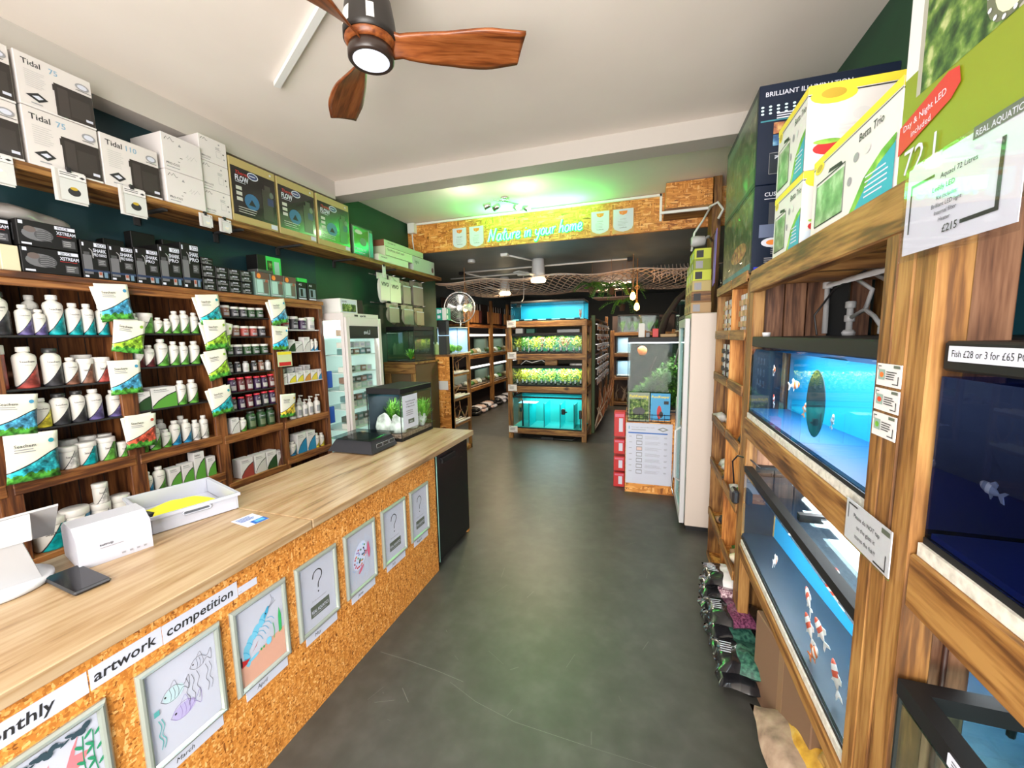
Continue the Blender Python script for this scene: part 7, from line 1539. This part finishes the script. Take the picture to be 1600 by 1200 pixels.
# shelves with a glass tank far right behind the planted tank
t = empty('brick_shelf', (.72, 6.2, 0), 'reddish shelf bench behind the tall planted tank at the right', 'shelf unit')
MB().box(-.34, .34, -.7, .7, 0, 1.62, M('bench_red', (.22, .10, .06), .7)).build('body', t); MB().box(-.36, .34, -.72, .7, 1.62, 1.68, pine_y).build('top', t)
aquarium(.42, .80, 5.65, 6.3, 1.681, 2.08, 'empty clear glass tank on the reddish shelf bench', hood=.012, rim=M('seal_white', (.6, .65, .6), .4))
t = empty('arched_driftwood', (.20, 5.2, 0), 'tall dark arching driftwood trunk behind the planted tank', 'driftwood')
MB().tube([(.05, .1, 0), (.03, .08, 1.0), (-.02, .05, 1.62), (.04, .0, 1.85), (.16, 0, 2.05), (.32, .05, 2.2), (.42, .1, 2.30)], [.07, .06, .05, .04, .035, .03, .02], M('driftwood_dark', 0), 10).build('trunk', t)
MB().tube([(0, 0.02, 1.80), (.10, -.02, 1.92), (.16, -.02, 1.9)], [.03, .02, .01], M('driftwood_dark', 0), 8).build('branch', t)
for k, (x0, x1, h_, mm, lab) in enumerate(((-.06, -.0, .14, white, 'upright white card box on the hood of the planted tank'), (.01, .05, .05, black, 'small black box on the hood of the planted tank'), (.075, .13, .085, red, 'small red packet on the hood of the planted tank'), (.15, .30, .03, tan, 'flat brown pack on the hood of the planted tank'))):
    tag(MB().bbox(x0, x1, 4.3, 4.4, 1.6205, 1.6205+h_, mm, .003).build(('card_box', 'small_box', 'packet', 'flat_pack')[k]), lab, 'box')

# ================================================================== ceiling of the back room
tag(MB().lathe([(.05, 0), (.058, .012), (.055, .04), (.05, .045)], (-2.47, 5.64, 2.755), plastic_w, 24).build('smoke_alarm'), 'round white smoke alarm on the dark back ceiling', 'smoke alarm')
mb = MB(); 
def con(a, b): mb.tube([(*a, 2.786), (*b, 2.786)], .014, cable_w, 6)
con((-3.08, 6.6), (-.22, 6.45)); con((-3.05, 6.62), (-2.6, 9.3)); con((-3.6, 7.2), (-2.0, 7.1)); con((-1.86, 5.45), (-1.58, 6.1)); mb.bbox(-1.92, -1.82, 5.38, 5.46, 2.76, 2.8, cable_w); mb.bbox(-.27, -.17, 6.4, 6.5, 2.75, 2.8, rim_m); mb.bbox(-3.13, -3.03, 6.57, 6.67, 2.75, 2.8, rim_m); mb.bbox(-2.2, -2.0, 7.05, 7.15, 2.74, 2.8, cable_w)
tag(mb.build('ceiling_conduit'), 'white cable conduits crossing the dark back ceiling', 'conduit')
tag(MB().tube([(-2.1, 7.1, 2.75), (-2.08, 7.05, 2.5), (-2.0, 6.75, 2.3), (-1.98, 6.5, 2.2)], .006, cable_w).build('drop_cable'), 'white cable dropping from the conduit to the tank stand', 'cable')
tag(MB().tube([(-3.2, 7.0, 2.62), (-3.1, 6.95, 2.2), (-3.0, 6.9, 2.05)], .006, cable_w).build('drop_cable'), 'white cable hanging behind the wire cage fan', 'cable') if 0 else None
def cfan(x, y, z0, label):
    t = empty('ceiling_fan', (x, y, z0), label, 'ceiling fan')
    MB().lathe([(.09, .34), (.09, .30), (.10, .14), (.10, .06)], (0, 0, 0), plastic_w, 24).build('motor_housing', t)
    MB().lathe([(.10, .055), (.115, .04), (.105, .005), (.0, -.005)], (0, 0, 0), M('warm_diffuser', (1, .85, .6), .5, emit=(1, .78, .45), es=7), 24).build('diffuser', t)
    for k in range(3):
        o = MB().hexa([(.09, -.03, .09), (.55, -.05, .085), (.55, .05, .095), (.09, .03, .10), (.09, -.03, .10), (.55, -.05, .095), (.55, .05, .105), (.09, .03, .11)], plastic_w).build('blade', t); o.rotation_euler = (0, 0, R(10+120*k))
cfan(-1.54, 6.0, 2.46, 'white ceiling fan with glowing lamp nearest the neon header'); cfan(-2.60, 7.5, 2.46, 'white ceiling fan with glowing lamp deeper in the back room')
# fishing net slung under the ceiling
mb = MB(); nm_ = M('net_cord', (.62, .48, .40), .9)
def netp(u, v): 
    x = -3.35+4.3*u; y = 5.9+3.2*v; return (x, y, 2.64-.16*math.sin(math.pi*v)-.015*math.sin(math.pi*4*u)**2-.10*max(0, .16-v)/.16-.015*math.sin(23*u+9*v))
N_ = 34
for k in range(-10, N_+1):
    for sg in (1, -1):
        pts = []
        for j in range(21):
            v = j/20; u = (k+sg*v*10*(1 if sg > 0 else 1)+(10 if sg < 0 else 0))/N_
            if 0 <= u <= 1: pts.append(netp(u, v))
        if len(pts) > 2: mb.tube(pts, .0065, nm_, 4)
mb.tube([netp(u/40, 0) for u in range(41)], .007, nm_, 5)
o = mb.build('fishing_net'); tag(o, 'pinkish fishing net slung below the back room ceiling', 'net')
MB_ = MB()
q = random.Random(3)
for k in range(16):
    x = .35+.05*k*.9; MB_.tube([(.1+.05*k, 6.2, 2.62), (.12+.05*k, 6.15+q.uniform(-.05, .05), 2.5-.008*k*(k % 3)), (.1+.055*k+q.uniform(-.05, .05), 6.2, 2.42+q.uniform(-.08, .05))], .005, nm_, 4)
    MB_.tube([(.05+.05*k, 6.2, 2.55+q.uniform(-.1, .05)), (.12+.05*k, 6.18, 2.48+q.uniform(-.06, .06)), (.2+.05*k, 6.2, 2.45+q.uniform(-.05, .1))], .005, nm_, 4)
tag(MB_.build('net_bundle'), 'gathered tangle of pinkish net at the right of the back ceiling', 'net')
mb = MB()
for k in range(9): mb.bbox(-.98, -.15, 8.0+k*.11, 8.09+k*.11, 2.36+.004*k, 2.38+.004*k, M('pink_slat', (.58, .36, .30), .6), .003)
mb.tube([(-.6, 8.1, 2.38), (-.6, 8.1, 2.79)], .004, nm_, 4); mb.tube([(-.6, 8.8, 2.4), (-.6, 8.8, 2.79)], .004, nm_, 4); tag(mb.build('slatted_board'), 'pinkish slatted board under the net behind the tank stand', 'board')
# rope pendants
def pend(x, y, zb, label, second=False):
    t = empty('rope_pendant', (x, y, zb), label, 'pendant lamp')
    MB().tube([(0, 0, .12), (0, 0, 2.76-zb)], .009, M('rope', (.28, .15, .07), .9)).tube([(.03*math.cos(a*.52), 0, .30+.03*math.sin(a*.52)) for a in range(12)], .006, M('rope', 0), 5, True).build('rope', t)
    MB().lathe([(.018, .12), (.022, .10), (.020, .075)], (0, 0, 0), M('lamp_brass', (.35, .2, .06), .3, .8), 14).build('socket', t)
    MB().lathe([(.016, .075), (.032, .045), (.040, .015), (.034, -.02), (.0, -.04)], (0, 0, 0), M('amber_bulb', (1, .6, .2), .3, emit=(1, .52, .12), es=9), 16).build('bulb', t)
pend(-2.75, 5.98, 2.10, 'rope pendant with glowing bulb beside the wire cage fan'); pend(-.17, 6.0, 2.17, 'rope pendant with amber bulb near the trailing ivy, higher one'); pend(-.12, 6.3, 2.04, 'rope pendant with amber bulb near the trailing ivy, lower one')
# trailing ivy in hanging pots
for k, (x, y, z) in enumerate(((-.80, 6.5, 2.40), (-.50, 6.4, 2.36), (-.36, 6.9, 2.14), (-.28, 6.6, 2.36))):
    t = empty('hanging_ivy', (x, y, z), 'trailing ivy plant in the net behind the tank stand, %s from left' % ORD[k], 'plant', 'trailing ivy in the net')
    MB().lathe([(.04, -.10), (.055, 0), (.058, 0)], (0, 0, 0), M('pot_dark', (.05, .03, .02), .7), 14).build('pot', t); MB().tube([(0, 0, 0), (0, 0, 2.79-z)], .003, M('rope', (.28, .15, .07), .9), 5).build('cord', t)
    mb = MB(); q = random.Random(k+60)
    for v_ in range(9):
        a = q.uniform(0, 6.28); L_ = q.uniform(.15, .4); pts = [(0, 0, .02), (.08*math.cos(a), .08*math.sin(a), .06), (L_*.7*math.cos(a), L_*.5*math.sin(a), q.uniform(-.02, .08)), (L_*math.cos(a), L_*.6*math.sin(a), q.uniform(-.2, .05))]
        pts = [tuple(p) for p in crom(pts, 6)]; mb.tube(pts, .003, leaf_d, 4)
        for p in pts[2::1]: bushy(mb, p[0], p[1], p[2]-.02, .04, .045, 5, leaf_d if v_ % 2 else leaf, v_, .010, .032)
    mb.build('vines', t)
t = empty('added_panel_lamp', (-.6, 9.2, 2.735), 'added square lit panel lamp on the ceiling above the right aisle end', 'lamp')  # panel added as a fixture for the back-room fill light
MB().bbox(-.32, .32, -.32, .32, .02, .064, plastic_w, .004).build('lamp_frame', t); MB().box(-.30, .30, -.30, .30, .012, .0195, M('panel_diffuser', (.9, .85, .75), .5, emit=(1, .85, .65), es=2)).build('diffuser', t)
